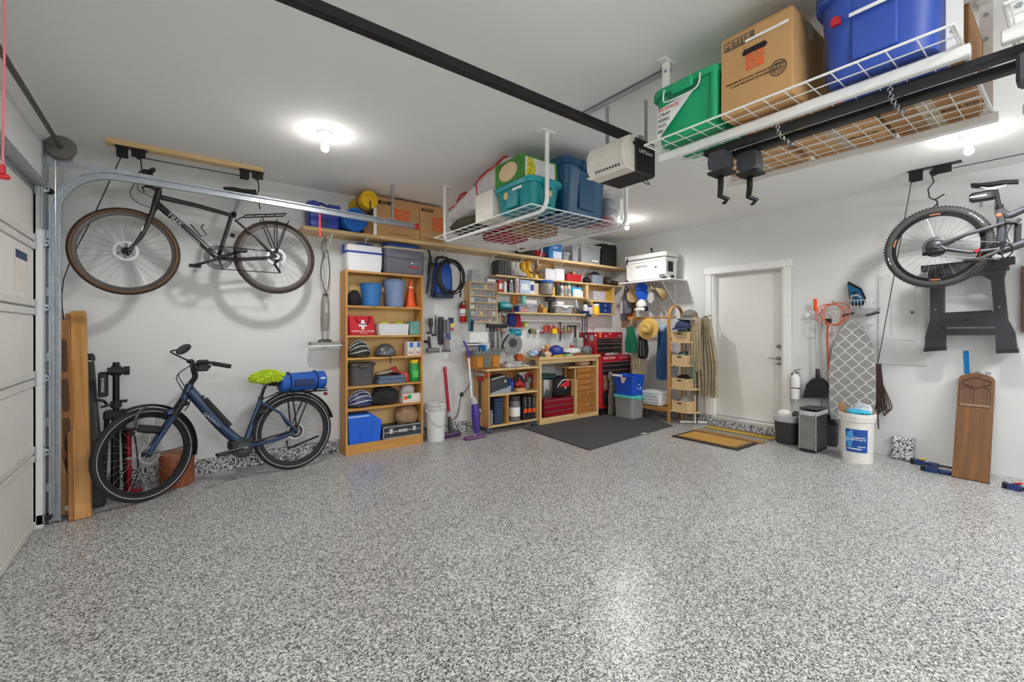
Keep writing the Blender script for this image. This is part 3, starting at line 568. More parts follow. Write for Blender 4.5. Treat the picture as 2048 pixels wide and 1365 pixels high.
P(t, 'luggage_rack', BLKM, *[tube([(r1[0], s * .055, r1[2]), (r2[0], s * .055, r2[2])], .006, 6) for s in (-1, 1)], *[tube([(r1[0] + (r2[0] - r1[0]) * u, -.055, r1[2] + (r2[2] - r1[2]) * u), (r1[0] + (r2[0] - r1[0]) * u, .055, r1[2] + (r2[2] - r1[2]) * u)], .005, 6) for u in (0, .25, .5, .75, 1)],
  *[tube([(rh[0], s * .068, rh[2] + .04), (rh[0] + dx, s * .06, r1[2])], .005, 6) for s in (-1, 1) for dx in (-.12, 0, .1)], tube([r1, Q(470, 442)], .005, 6))
P(t, 'bottle_cage', BLKM, tube([Q(381, 449, -.03), Q(402, 473, -.03), Q(413, 470, -.04), Q(402, 455, -.04), Q(407, 449, -.04)], .005, 6)); P(t, 'rear_light', BLK, tube([Q(462, 470, 0), Q(468, 472, -.01)], .018, 8))
P(t, 'reflector', WINK, *[tor(fh, .29, .006, 'y', 8, 4, a, a + 16) for a in (20,)]); P(t, 'reflector', WINK, tor(fh, .29, .006, 'y', 8, 4, 215, 235))

bd = T('hoist_board', 'pine board on the ceiling carrying the black bike hoist', 'board', (-5.92, -.33, ROOM_H))
P(bd, 'plank', PINEX, bx(-.55, .53, -.045, .045, -.04, -.0005, .002))
for x in (-.40, .44): 
    hp = P(bd, 'hoist_bracket', BLKM, bx(x - .1, x + .1, -.03, .03, -.047, -.0405), bx(x - .09, x - .02, -.028, -.022, -.12, -.047), bx(x + .0, x + .09, -.028, -.022, -.11, -.047), bx(x - .09, x - .02, .022, .028, -.12, -.047))
    for dx in (-.055, .045): P(hp, 'pulley', BLK, cyl((x + dx, -.02, -.09), (x + dx, .02, -.09), .024, n=16))
P(bd, 'rope', BLK, tube([(-.35, 0, -.1), (.4, 0, -.1)], .004, 5)); P(bd, 'pull_rope', BLK, tube(bez([(-.455, 0, -.1), (-.62, .12, -.55), (-.82, .24, -1.1), (-.815, .26, -1.5)], 4), .004, 5))
for x, lo in ((-.345, -.2), (.49, -.28)): P(bd, 'hook', BLKM, tube([(x, 0, -.09), (x + .01, 0, -.2), (x - .01, 0, -.25), (x + .02, 0, lo - .1)], .005, 6))

# ---- blue e-bike leaning against the wall
A_, B_ = PZ(590, 938), PZ(290, 1003); hd_ = A_ - B_
t = T('electric_bike', 'navy blue step-through electric bike leaning by the wall', 'bicycle', (A_.x, A_.y, 0), math.atan2(hd_.y, hd_.x), rx=radians(-5))
Q = lambda x, y, w=0.: lp(t, x, y, w)
EB = mat('ebike_blue', (34, 58, 92), .4, .2, coat=.3); Rw = .362; ft = B_ - A_
fh = (-hd_.length + .01, 0, Rw); rh = (0, 0, Rw)
REFL = mat('reflective', (214, 216, 220), .4)
wheel(t, 'front_wheel', fh, Rw, .026, RUB, BLKM, line=REFL, rot=(0, 0, 24), rim_h=.024); wheel(t, 'rear_wheel', rh, Rw, .026, RUB, BLKM, line=REFL, rim_h=.024)
hb, ht = Q(367, 800), Q(380, 769); bb = Q(482, 893)
def hull(pts, r, n=12, flat=.8): return tube(bez(pts, 4), [r[0] + (r[-1] - r[0]) * i / ((len(pts) - 1) * 4) for i in range((len(pts) - 1) * 4 + 1)], n, flat=flat)
f = P(t, 'frame', EB, tube([ht, hb], .03, 12), hull([Q(378, 781), Q(398, 803), Q(440, 851), Q(474, 881), Q(492, 887)], (.058, .054), 14, .75), tube([Q(494, 880), Q(508, 835), Q(522, 798)], [.03, .022, .02], 10),
      *[tube([Q(523, 806, s * .02), Q(560, 826, s * .055), (rh[0], s * .065, rh[2])], [.012, .012, .012], 8) for s in (-1, 1)], *[tube(bez([(bb[0], s * .04, bb[2]), Q(545, 882, s * .06), (rh[0] - .02, s * .065, rh[2] - .005)], 3), [.02] * 3 + [.018] * 4, 8) for s in (-1, 1)])
P(f, 'battery', BLK, tube([Q(409, 799, -.034), Q(459, 853, -.034)], .026, 8)); P(f, 'battery_edge', LGR, tube([Q(405, 805, -.05), Q(452, 857, -.05)], .0025, 5)); P(f, 'battery_lock', INK, tf(cyl((0, -.004, 0), (0, .004, 0), .012), Q(406, 794, -.05)))
o_ = Q(425, 840, -.05); TX(f, 'GAZELLE', .036, LGR, (o_[0], -.053, o_[2]), rot=(90, 47, 0), name='frame_lettering', sx=1.25)
m_ = P(t, 'motor', BLK, cyl((bb[0], -.06, bb[2] - .01), (bb[0], .06, bb[2] - .01), .085, n=28), bx(bb[0] - .1, bb[0] + .04, -.05, .05, bb[2] - .02, bb[2] + .07, .02)); P(m_, 'motor_cap', DGR, cyl((bb[0] + .0, -.062, bb[2] - .01), (bb[0], -.07, bb[2] - .01), .05, n=20)); TX(m_, 'BOSCH', .02, WINK, (bb[0], -.0715, bb[2] - .008))
crankset(t, (bb[0], 0, bb[2] - .01), 184, (.07,))
P(t, 'fork', BLKM, *[tube([(hb[0], s * .045, hb[2]), (fh[0] + .17, s * .055, fh[2] + .27), ], .024, 8) for s in (-1, 1)], tube([hb, ht], .025), bx(hb[0] - .035, hb[0] + .03, -.07, .07, hb[2] - .05, hb[2] - .01, .015))
P(t, 'fork_lower', EB, *[tube([(fh[0] + .19, s * .055, fh[2] + .3), (fh[0] + .01, s * .062, fh[2])], [.021, .016], 8) for s in (-1, 1)], bx(fh[0] + .12, fh[0] + .19, -.06, .06, fh[2] + .28, fh[2] + .33, .015))
sm = Q(386, 735)
P(t, 'stem', BLKM, tube(bez([ht, Q(390, 755), Q(388, 742), sm], 3), .022, 8))
hpts = [(sm[0] + .19, -.28, sm[2] - .01), (sm[0] + .06, -.22, sm[2] + .03), (sm[0], -.1, sm[2] + .02), (sm[0], 0, sm[2]), (sm[0], .08, sm[2] + .02), (sm[0] + .05, .15, sm[2] + .03), (sm[0] + .15, .19, sm[2])]
P(t, 'handlebar', BLK, tube(bez(hpts, 4), .012, 8)); P(t, 'grip', RUB, cyl((sm[0] + .09, -.235, sm[2] + .02), (sm[0] + .21, -.285, sm[2] - .015), .018)); P(t, 'grip', RUB, cyl((sm[0] + .07, .16, sm[2] + .025), (sm[0] + .16, .19, sm[2] - .0), .018))
d_ = Q(405, 731, -.1); P(t, 'display', BLK, bx(d_[0] - .04, d_[0] + .04, d_[1] - .03, d_[1] + .03, d_[2] - .05, d_[2] + .045, .01)); P(t, 'bell', BLKM, ell((sm[0] - .02, -.02, sm[2] + .05), (.03, .03, .02), 12, 6))
a_, b_ = Q(345, 707, -.05), Q(367, 699, -.05)
mr = P(t, 'mirror', BLK, tf(lathe([(.01, -.02), (.05, -.012), (.055, .0), (.05, .004)], 20), (b_[0] + .0, b_[1], b_[2]), (-95, -30, 25), (1.25, .62, 1))); P(mr, 'mirror_glass', CHR, tf(lathe([(.044, .0045), (.044, .006)], 20), (b_[0], b_[1], b_[2]), (-95, -30, 25), (1.2, .58, 1))); P(t, 'mirror_stalk', BLK, tube(bez([(sm[0] + .02, -.05, sm[2] + .02), a_, (a_[0], a_[1], a_[2] + .02), b_], 3), .007, 6))
P(t, 'control_cable', BLK, tube(bez([(sm[0], -.06, sm[2] + .03), Q(358, 748, -.05), Q(366, 768, -.05), Q(373, 777, -.035)]), .004, 5)); P(t, 'control_cable', BLK, tube(bez([(sm[0], -.03, sm[2] + .03), Q(354, 752, -.06), Q(362, 775, -.05), Q(372, 790, -.035)]), .004, 5)); P(t, 'control_cable', BLK, tube(bez([Q(381, 795, -.03), Q(377, 812, -.05), Q(368, 822, -.06)]), .004, 5))
sp_, sn, stl = Q(527, 780), Q(505, 761), Q(556, 766)
P(t, 'seat_post', BLKM, tube([Q(520, 803), sp_, Q(531, 772)], .0145)); P(t, 'seat_clamp', BLKM, tube([Q(521, 800), Q(523, 794)], .024)); saddle(t, BLK, sn, stl, .095, .05)
P(t, 'fender', BLK, tube([(rh[0] + (Rw + .018) * cos(radians(a)), 0, rh[2] + (Rw + .018) * sin(radians(a))) for a in range(12, 168, 6)], .034, 8, flat=.3))
wf = bpy.data.objects  # front fender turns with the wheel
P(t, 'fender', BLK, tf(tube([((Rw + .018) * cos(radians(a)), 0, (Rw + .018) * sin(radians(a))) for a in range(-14, 118, 6)], .034, 8, flat=.3), fh, (0, 0, 24))); P(t, 'fender_stay', BLKM, tf(tube([(.02, -.06, 0), (.375, -.03, -.0)], .003, 5), fh, (0, 0, 24)))
P(t, 'ring_lock', mat('lock_speckle', (70, 70, 72), .6, var=.9, sc=70), tf(tor((0, 0, 0), .1, .011, 'y', 18, 6, 100, 290), (fh[0] + .02, -.05, fh[2] + .27), (0, 0, 24)), label='white and black speckled lock loop'); P(t, 'lock_body', BLK, tf(bx(-.1, .1, -.02, .02, -.03, .03, .012), (fh[0] + .03, -.05, fh[2] + .19), (0, 15, 24)))
P(t, 'ring_lock', BLK, bx(rh[0] - .32, rh[0] - .26, -.06, .06, rh[2] + .2, rh[2] + .24, .01))
r1, r2 = Q(557, 786), Q(649, 781)
P(t, 'luggage_rack', BLKM, *[tube([(r1[0], s * .06, r1[2]), (r2[0], s * .06, r2[2])], .008, 6) for s in (-1, 1)], *[tube([(r1[0] + (r2[0] - r1[0]) * u, -.06, r1[2]), (r1[0] + (r2[0] - r1[0]) * u, .06, r1[2])], .006, 6) for u in (0, .5, 1)],
  *[tube([(rh[0] + .0, s * .075, rh[2] + .03), (rh[0] - .01, s * .075, rh[2] + .16), (r1[0] + .1, s * .06, r1[2])], .007, 6) for s in (-1, 1)], *[tube([(rh[0], s * .075, rh[2] + .03), (r2[0] - .16, s * .06, r2[2])], .007, 6) for s in (-1, 1)], tube([(r1[0], 0, r1[2]), Q(522, 800)], .006, 6))
P(t, 'rear_light', RED, bx(r2[0], r2[0] + .02, -.03, .03, r2[2] - .05, r2[2] - .02, .004)); P(t, 'belt_guard', BLKM, tube([(bb[0] + .08, -.075, bb[2] + .03), (rh[0] - .04, -.075, rh[2] + .01)], .01, 6))
P(t, 'sprocket', BLKM, tor((rh[0], -.06, rh[2]), .05, .008, 'y', 24, 6)); P(t, 'kickstand', BLKM, tube([(rh[0] - .05, .05, rh[2] - .09), (rh[0] - .04, .06, rh[2] - .17), (rh[0] + .26, .07, rh[2] - .1)], .01, 6))
Mx = Matrix.Translation(t.location) @ t.rotation_euler.to_matrix().to_4x4(); rzE = t.rotation_euler.z
# mop cover over the saddle, tail bag on the rack
p = Mx @ Vector(((sn[0] + stl[0]) / 2 + .02, 0, (sn[2] + stl[2]) / 2 + .01))
g_ = random.Random(3); fr = [ell((0, 0, .055), (.135, .1, .058), 24, 10, .02, 2)]
for i in range(520):
    a, e = g_.uniform(0, 2 * pi), g_.uniform(-.5, 1.5); n_ = Vector((.135 * cos(e) * cos(a), .1 * cos(e) * sin(a), .058 * sin(e))); q = n_ + Vector((0, 0, .055)); fr.append(tube([q * 1., q + n_.normalized() * .024 + Vector((g_.uniform(-.006, .006), g_.uniform(-.006, .006), -.004))], [.006, .0045], 4))
O('mop_cover', 'fuzzy lime green mop cover pulled over the electric bike saddle', 'mop cover', LIME, *fr, loc=p - Vector((0, 0, .03)), rz=rzE)
p = Mx @ Vector(((r1[0] + r2[0]) / 2, 0, r1[2] + .01)); L_ = r2[0] - r1[0]
t = T('tail_bag', 'blue and black roll bag strapped on the electric bike rack', 'bag', p, rzE)
TB = mat('bag_blue', (20, 84, 168), .7, var=.15, sc=10, bmp=.4)
P(t, 'bag', TB, tube([(-L_ * .5, 0, .075), (-L_ * .47, 0, .075), (-L_ * .2, 0, .08), (L_ * .2, 0, .082), (L_ * .47, 0, .08), (L_ * .5, 0, .08)], [.06, .085, .09, .09, .092, .07], 16)); PS(t, 'strap', BLK, *[tor((x, 0, .08), .093, .012, 'x', 20, 5, flat=.4) for x in (-L_ * .3, L_ * .27)]); P(t, 'pocket', NAVY, bx(-L_ * .24, L_ * .2, -.1, -.06, .04, .11, .012)); P(t, 'logo', WINK, bx(L_ * .33, L_ * .43, -.094, -.07, .1, .115))

# ---- mountain bike hung over the sawhorse on the door wall
c0 = PR(1872, 495, .5)
t = T('mountain_bike', 'grey full suspension mountain bike hanging from a hoist on the door wall', 'bicycle', (-.5, c0.y, c0.z - .37), -pi / 2)
Q = lambda x, y, w=0.: lp(t, x, y, w)
MB_ = mat('carbon_grey', (62, 64, 69), .5, .2); MT = mat('mtb_tire', (62, 62, 60), .9, bmp=.8, sc=120)
rh = (0, 0, .37); fh = (1.2, 0, .30); bb = Q(2001, 503)
for nm, h_ in (('rear_wheel', rh), ('front_wheel', fh)):
    w_ = wheel(t, nm, h_, .368, .029, MT, BLKM, rim_h=.025); P(w_, 'rim_decal', mat('decal_orange', (190, 116, 80), .6), *[tor((0, -.012, 0), .3, .006, 'y', 6, 4, a, a + 14) for a in (84, 158, 262, 330)])
    P(w_, 'tire_knobs', MT, *[tf(bx(-.006, .006, -.022, .022, -.004, .004), (.368 * cos(a), 0, .368 * sin(a)), (0, -math.degrees(a) + 90, 0)) for a in [2 * pi * i / 90 for i in range(90)]], kind='stuff')
    P(w_, 'tire_lettering', LGR, *[tor((0, -.0285, 0), .341, .005, 'y', 3, 4, a, a + 5) for a in (28, 34, 40, 46, 190, 197)])
s1 = Q(1999, 416); piv = Q(2015, 444); hT = (bb[0] + .52, 0, bb[2] + .53); hB = (bb[0] + .58, 0, bb[2] + .4)
P(t, 'frame', MB_, tube([hT, hB], .03, 12), tube(bez([s1, Q(2013, 428), Q(2035, 425), hT], 4), [.022] * 5 + [.026] * 8, 10), tube([hB, (bb[0] + .3, 0, bb[2] + .12), (bb[0], 0, bb[2] - .0)], [.036, .036, .032], 10), tube([s1, Q(2004, 455), bb], [.022, .03, .032], 10), cyl((bb[0], -.04, bb[2]), (bb[0], .04, bb[2]), .028))
P(t, 'swingarm', MB_, *[tube([(rh[0] + .01, s * .07, rh[2]), Q(1930, 470, s * .062), Q(2010, 446, s * .035)], [.017, .016, .014], 8) for s in (-1, 1)], *[tube([(rh[0], s * .07, rh[2] - .005), Q(1940, 505, s * .055), (bb[0], s * .035, bb[2] + .015)], [.015, .014, .018], 8) for s in (-1, 1)], tube([Q(1880, 492, -.07), Q(1893, 500, -.07)], .016, 6))
P(t, 'rocker', BLKM, tube([Q(2010, 446, -.04), Q(2032, 446, -.04), Q(2040, 438, -.03)], .014, 8)); P(t, 'shock', BLK, tube([Q(2036, 448), Q(2034, 488)], .02, 12)); P(t, 'hose', BLK, tube(bez([Q(1990, 402, -.02), Q(1989, 425, -.03), Q(1996, 440, -.03)]), .004, 5)); P(t, 'hose', BLK, tube(bez([Q(2024, 448, -.03), Q(2014, 470, -.04), Q(2020, 485, -.03)]), .004, 5))
P(t, 'fork', BLKM, *[tube([(hB[0] + .01, s * .06, hB[2]), (fh[0], s * .06, fh[2])], [.018, .022], 8) for s in (-1, 1)], bx(hB[0] - .03, hB[0] + .03, -.08, .08, hB[2] - .02, hB[2] + .03, .01)); P(t, 'handlebar', BLK, tube([(hT[0] + .04, -.36, hT[2] + .1), (hT[0] + .05, -.1, hT[2] + .06), (hT[0] + .05, .1, hT[2] + .06), (hT[0] + .04, .36, hT[2] + .1)], .014, 8), tube([hT, (hT[0] + .05, 0, hT[2] + .06)], .018))
P(t, 'seat_post', BLK, tube([s1, Q(1991, 380)], .016)); P(t, 'orange_clip', ORG, tf(cyl((0, -.006, 0), (0, .006, 0), .016), Q(1998, 430, -.024))); P(t, 'seat_clamp', BLKM, tube([Q(1999, 419), Q(1998, 411)], .026)); saddle(t, BLK, Q(2037, 364), Q(1943, 371), .065, .035)
u = Q(1965, 392); P(t, 'saddle_bag', BLK, rl(.16, .08, .03, [(-.015, u[2] - .045), (0, u[2] - .03), (0, u[2] + .02), (-.015, u[2] + .035)], 3, (u[0], 0))); P(t, 'bag_reflector', LGR, bx(u[0] - .07, u[0] + .03, -.044, -.04, u[2] - .012, u[2] + .002)); P(t, 'bag_strap', BLK, tf(bx(-.01, .01, -.002, .002, -.05, 0), Q(1962, 403, -.01)))
crankset(t, bb, 205, (.072,), arm=mat('crank_grey', (104, 104, 108), .4, .6)); P(t, 'cassette', mat('cassette_dark', (70, 70, 72), .45, .7, var=.4, sc=60), tf(lathe([(.09, 0), (.088, .004), (.07, .012), (.05, .022), (.035, .03), (.02, .034)], 26), (rh[0], -.03, rh[2]), (90, 0, 0)))
P(t, 'chain', STL, tube([(rh[0], -.055, rh[2] + .06), (bb[0], -.05, bb[2] + .072)], .004, 5), tube([(rh[0] + .02, -.06, rh[2] - .09), (bb[0], -.05, bb[2] - .072)], .004, 5)); P(t, 'derailleur', BLKM, tube([(rh[0] + .06, -.06, rh[2] - .04), (rh[0], -.07, rh[2] - .05), (rh[0] - .08, -.065, rh[2] - .06)], [.022, .024, .016], 8)); P(t, 'red_tab', RED, prism([(bb[0] - .15, bb[2] + .02), (bb[0] - .11, bb[2] + .035), (bb[0] - .13, bb[2] - .005)], -.075, -.065))
hp = PZ(1865, 350, ROOM_H)
h = T('bike_hoist', 'black pulley hoist on the ceiling above the mountain bike wheel', 'hoist', (-.5, PR(1862, 350, .5).y, ROOM_H), -pi / 2)
P(h, 'bracket', BLKM, bx(-.16, .2, -.03, .03, -.012, -.0006), bx(-.15, -.06, -.028, -.022, -.1, -.012), bx(.02, .14, -.028, -.022, -.085, -.012), bx(-.15, -.06, .022, .028, -.1, -.012)); PS(h, 'pulley', BLK, *[cyl((x, -.02, -.055), (x, .02, -.055), .03, n=16) for x in (-.1, .02)])
P(h, 'hook', BLKM, tube([(.0, 0, -.06), (.02, 0, -.14), (-.02, 0, -.2), (-.01, 0, -.28), (.04, 0, -.32), (.05, 0, -.4)], .006, 6), tube([(.02, 0, -.31), (.09, 0, -.27)], .006, 6), tube([(-.01, 0, -.4), (.05, 0, -.34)], .006, 6)); P(h, 'rope', BLK, tube([(.05, 0, -.05), (.6, 0, -.055), (1.3, 0, -.06)], .004, 5))
P(h, 'pull_rope', BLK, tube([(-.13, 0, -.06), (-(PR(1756, 726, .05).y - h.location.y), .45, PR(1756, 726, .05).z - ROOM_H)], .004, 5))

# ================================================================== LEANING AND HANGING ALONG THE BIKE WALL
def lean(o, px, py, px2, py2, w=0.): return Vector(lp(o, px2, py2, w)) - Vector(lp(o, px, py, w))
def leaner(name, label, cat, pb, ptop, offt):
    """a board standing at floor pixel pb, leaning back so that its top reaches pixel ptop, offt from the wall"""
    b = PZ(*pb); d = PL(*ptop, offt) - b; L = d.length
    return T(name, label, cat, b, 0., rx=-math.asin(d.y / L), ry=math.atan2(d.x, d.z)), L
PLANK = wood('plank_wood', (196, 146, 84), (172, 118, 60), 'z', 4); PLANK2 = wood('plank_wood_dark', (158, 108, 58), (134, 86, 42), 'z', 4)
t, L = leaner('timber_plank', 'thick light timber plank leaning nearest the black roll', 'plank', (159, 1041), (150, 622), .09)
P(t, 'plank', PLANK, bx(-.028, .06, -.001, .06, 0.006, L, .003)); P(t, 'plank_edge', PLANK2, bx(-.056, -.0285, .0, .058, 0.006, L - .02, .003))
t, L = leaner('slotted_panel', 'brown wooden panel with dark rounded slots leaning behind the planks', 'panel', (141, 1024), (124, 640), .45)
P(t, 'panel', PLANK2, bx(-.04, .035, .0, .03, .006, L, .003)); PS(t, 'slot', mat('slot_brown', (84, 58, 36), .8), *[prism([(x - .02 + .0, z_), (x - .012, z_ - .02), (x + .012, z_ - .02), (x + .02, z_), (x + .02, z_ + .2), (x + .012, z_ + .22), (x - .012, z_ + .22), (x - .02, z_ + .2)], -.003, .001) for x, z_ in ((.0, .18), (.0, .47), (.0, .76), (.0, 1.05))])
t, L = leaner('timber_plank', 'short wide board with a round white sticker leaning beside the door track', 'plank', (128, 1036), (118, 865), .44)
P(t, 'plank', PLANK, prism([(-.05, .03), (.06, .006), (.062, .08), (-.02, L), (-.05, L)], .0, .03)); P(t, 'sticker', WINK, cyl((.025, -.0025, .06), (.025, .001, .06), .02, n=20)); P(t, 'knot', mat('rust', (176, 74, 36), .7), ell((-.03, -.01, .12), (.02, .012, .014)))
P(t, 'clip', BLKM, tube([(-.05, -.02, .11), (-.03, -.03, .13), (-.02, -.02, .12)], .012, 6))
t, tz = leaner('rolled_case', 'long black tapered roll standing on end between the planks and the repair stand', 'roll', (193, 1015), (178, 712), .06)
P(t, 'roll', mat('black_vinyl', (44, 43, 42), .6, bmp=.2), rl(.1, .1, .03, [(-.006, .0), (.006, .02), (.004, .2), (-.012, tz * .6), (-.022, tz - .02), (-.03, tz)], 4)); P(t, 'top_band', LGR, rl(.06, .06, .02, [(-.0, tz - .06), (.002, tz - .055), (.002, tz - .05)], 4)); P(t, 'top_cap', BLK, rl(.062, .062, .02, [(-.002, tz - .045), (.004, tz - .04), (.004, tz - .004), (-.004, tz + .01)], 4)); P(t, 'strap', BLK, bx(-.06, -.03, -.035, -.02, tz - .16, tz - .02))
# repair stand
b = PL(233, 990, .17)
t = T('repair_stand', 'black folded bicycle repair stand standing behind the electric bike wheel', 'stand', (b.x, -.2, 0))
Zp = lambda y: lp(t, 233, y)[2]; Xp = lambda x: lp(t, x, 800)[0]
P(t, 'upright', BLKM, cyl((0, 0, .05), (0, 0, Zp(725)), .022)); P(t, 'clamp_collar', BLK, cyl((0, 0, Zp(752)), (0, 0, Zp(732)), .032), cyl((-.05, -.03, Zp(742)), (.075, -.03, Zp(742)), .03, n=14)); P(t, 'clamp_knob', RUB, cyl((.05, -.03, Zp(742)), (.085, -.03, Zp(742)), .036, n=10))
P(t, 'clamp_jaw', BLK, bx(-.105, -.045, -.05, .0, Zp(792), Zp(743), .01)); TX(t, 'FEEDBACK', .024, WINK, (-.075, -.0515, Zp(768)), rot=(90, -90, 0)); P(t, 'quick_release', BLK, tube([(-.12, -.03, Zp(795)), (-.07, -.03, Zp(800)), (-.06, 0, Zp(806))], .012, 6)); P(t, 'quick_release', BLK, tube([(-.09, -.03, Zp(812)), (-.0, -.02, Zp(806))], .01, 6))
P(t, 'collar', BLK, cyl((0, 0, Zp(815)), (0, 0, Zp(803)), .036), bx(-.01, .07, -.02, .02, Zp(806), Zp(801), .004)); P(t, 'leg_hub', BLK, bx(-.075, .065, -.05, .05, Zp(838), Zp(820), .012))
for x, y in ((-.06, -.02), (-.01, -.05), (.05, -.02)): P(t, 'leg', BLKM, tube([(x * .9, y, Zp(835)), (x * 1.3, y * 1.4, .012)], .017, 8))
b = PZ(262, 972)
t = T('floor_pump', 'slim red floor pump standing behind the electric bike wheel', 'pump', (b.x, -.25, 0)); h = PL(262, 862, .25).z
P(t, 'barrel', mat('red_anodized', (150, 24, 44), .35, .5), cyl((0, 0, .03), (0, 0, h), .019)); P(t, 'gauge', BLK, cyl((.02, -.03, h - .02), (.02, .0, h - .02), .022)); P(t, 'handle', BLK, bx(-.06, .06, -.012, .012, h + .0, h + .025, .01)); P(t, 'base', mat('red_anodized', (0, 0, 0)), bx(-.09, .09, -.04, .04, 0, .03, .012)); P(t, 'band', LGR, cyl((0, 0, .28), (0, 0, .3), .0205)); P(t, 'hose', BLK, tube(bez([(.02, -.02, .05), (.06, -.04, .2), (.04, -.03, .45), (.03, -.03, h - .04)]), .006, 6))
b = PL(354, 950, .16)
t = T('wood_stump', 'reddish brown round wooden stump on the floor behind the electric bike', 'stump', (b.x, -.22, 0)); r_ = (PL(390, 940, .22).x - PL(318, 940, .22).x) / 2; h = PL(354, 905, .22).z
STP = wood('stump', (150, 86, 52), (118, 62, 36), 'z', 5, stretch=.3); P(t, 'stump', STP, lathe([(r_ * .93, 0), (r_, .04), (r_ * .98, h * .5), (r_ * 1.02, h * .94), (r_ * .98, h)], 28)); P(t, 'end_grain', wood('end_grain', (170, 108, 70), (140, 80, 48), 'x', 4, stretch=1), lathe([(r_ * .95, h), (r_ * .9, h + .003)], 28)); P(t, 'crack', INK, bx(-.002, .002, -r_ - .001, -r_ + .006, h * .3, h * .75))

# steam mop hanging from the long shelf
h = PL(650, 690, .12)
t = T('steam_mop', 'grey steam mop with wide foot hanging on the wall beside the bookcase', 'mop', (h.x, -.12, h.z)); Z = lambda y: lp(t, 650, y)[2]; SM = mat('mop_grey', (140, 136, 128), .4)
P(t, 'foot', SM, prismz([(x, y) for x, y in ((-.17, -.02), (-.15, -.07), (-.06, -.095), (.06, -.095), (.15, -.07), (.17, -.02), (.14, .05), (-.14, .05))], 0, .028)); P(t, 'foot_top', DGR, rl(.14, .09, .03, [(0, .028), (-.01, .05), (-.04, .06)])); P(t, 'foot_pad', WHP, prismz([(x * 1.03, y * 1.03) for x, y in ((-.17, -.02), (-.15, -.07), (-.06, -.095), (.06, -.095), (.15, -.07), (.17, -.02), (.14, .05), (-.14, .05))], -.012, 0))
P(t, 'neck', LGR, tube([(0, 0, .05), (0, 0, Z(655))], .017, 10)); P(t, 'body', SM, tube([(0, 0, Z(660)), (0, -.005, Z(640)), (0, -.01, Z(605)), (0, -.005, Z(588))], [.03, .043, .042, .026], 14)); TX(t, 'SHARK', .032, WINK, (.0, -.055, Z(617)), rot=(90, 90, 0)); P(t, 'dial', DGR, cyl((0, -.04, Z(590)), (0, -.02, Z(590)), .022))
P(t, 'pole', LGR, tube([(0, 0, Z(590)), (0, 0, Z(515))], .013, 10)); P(t, 'grip', SM, tube(bez([(0, 0, Z(518)), (-.01, 0, Z(500)), (-.012, 0, Z(488)), (.01, 0, Z(478))], 3), [.015] * 3 + [.022] * 4 + [.02] * 3, 10)); P(t, 'power_cord', DGR, tube(bez([(.02, -.01, Z(500)), (.045, -.01, Z(540)), (.02, -.02, Z(582)), (-.02, -.02, Z(575)), (-.045, -.01, Z(540)), (-.01, -.02, Z(505))]), .005, 6)); P(t, 'shelf_hook', WIRE, tube(bez([(-.005, 0, Z(485)), (.02, 0, Z(475)), (.015, .0, Z(464)), (-.01, .0, 2.333 - h.z)], 4), .004, 6))

# ================================================================== BOOKCASE
bkx0, bkx1 = PL(691.5, 800, .245).x, PL(846, 800, .245).x; BW = bkx1 - bkx0; bkc = (bkx0 + bkx1) / 2
t = T('bookcase', 'tall oak veneer bookcase with six shelves against the wall', 'bookcase', (bkc, 0, 0))
BY0, BY1 = -.245, -.037
SHZ = [.108, .489, .728, 1.036, 1.278, 1.598]
for s in (-1, 1): P(t, 'side_panel', OAK, bx(s * BW / 2 - (.02 if s > 0 else 0), s * BW / 2 + (.02 if s < 0 else 0), BY0, BY1, 0, 1.975, .001))
P(t, 'back_panel', wood('back_veneer', (222, 186, 124), (212, 174, 110), 'z', 8, .6), bx(-BW / 2 + .02, BW / 2 - .02, BY1 - .006, BY1, .03, 1.97))
P(t, 'top_panel', OAKX, bx(-BW / 2 + .0201, BW / 2 - .0201, BY0, BY1 - .006, 1.953, 1.975)); P(t, 'plinth', OAKX, bx(-BW / 2 + .0201, BW / 2 - .0201, BY0 + .005, BY0 + .02, .0, .088))
for z in SHZ: P(t, 'shelf', OAKX, bx(-BW / 2 + .0201, BW / 2 - .0201, BY0 + .004, BY1 - .006, z - .02, z))
def bk(px0, px1, pyt, row, d=.17, off=.225): return at('L', px0, px1, pyt, off, d, SHZ[row] + .001)
def bucket(label, loc, r0, r1, h, m, name='bucket', rim=True, handle=None, n=24, rz=0.):
    t = T(name, label, 'bucket', loc, rz)
    P(t, 'body', m, lathe([(r0, 0), (r0 + (r1 - r0) * .5, h * .5), (r1, h), (r1 - .004, h), (r0 - .004, .006)], n))
    if rim: P(t, 'rim', m, tor((0, 0, h - .006), r1 + .002, .006, 'z', n, 6))
    if handle: P(t, 'handle', handle, tube([(-r1 - .004, 0, h - .04)] + [(-(r1 + .006) * cos(radians(a)), -(r1 + .012) * sin(radians(a)), h - .04 - .45 * h * sin(radians(a))) for a in range(15, 166, 15)] + [(r1 + .004, 0, h - .04)], .003, 5)); PS(t, 'handle_lug', m, *[bx(s * r1 - .012, s * r1 + .012, -.02, .02, h - .06, h - .02, .004) for s in (-1, 1)])
    return t
def blob(name, label, cat, loc, w, d, h, m, amp=.1, seed=1, rz=0., cut=-.75, group=None): return O(name, label, cat, m, tf(ell((0, 0, 0), (w / 2, d / 2, h / (1 - cut)), 22, 12, amp, seed, z0=cut), (0, 0, -cut * h / (1 - cut))), loc=loc, rz=rz, group=group)
BLKF = mat('black_fabric', (32, 31, 32), .9, var=.2, bmp=.6, sc=16)
l, w, h = bk(700, 727, 580, 5); blob('stuff_sack', 'black cloth sack at the left end of the top bookcase shelf', 'bag', l, w, .16, h, BLKF, .07, 3)
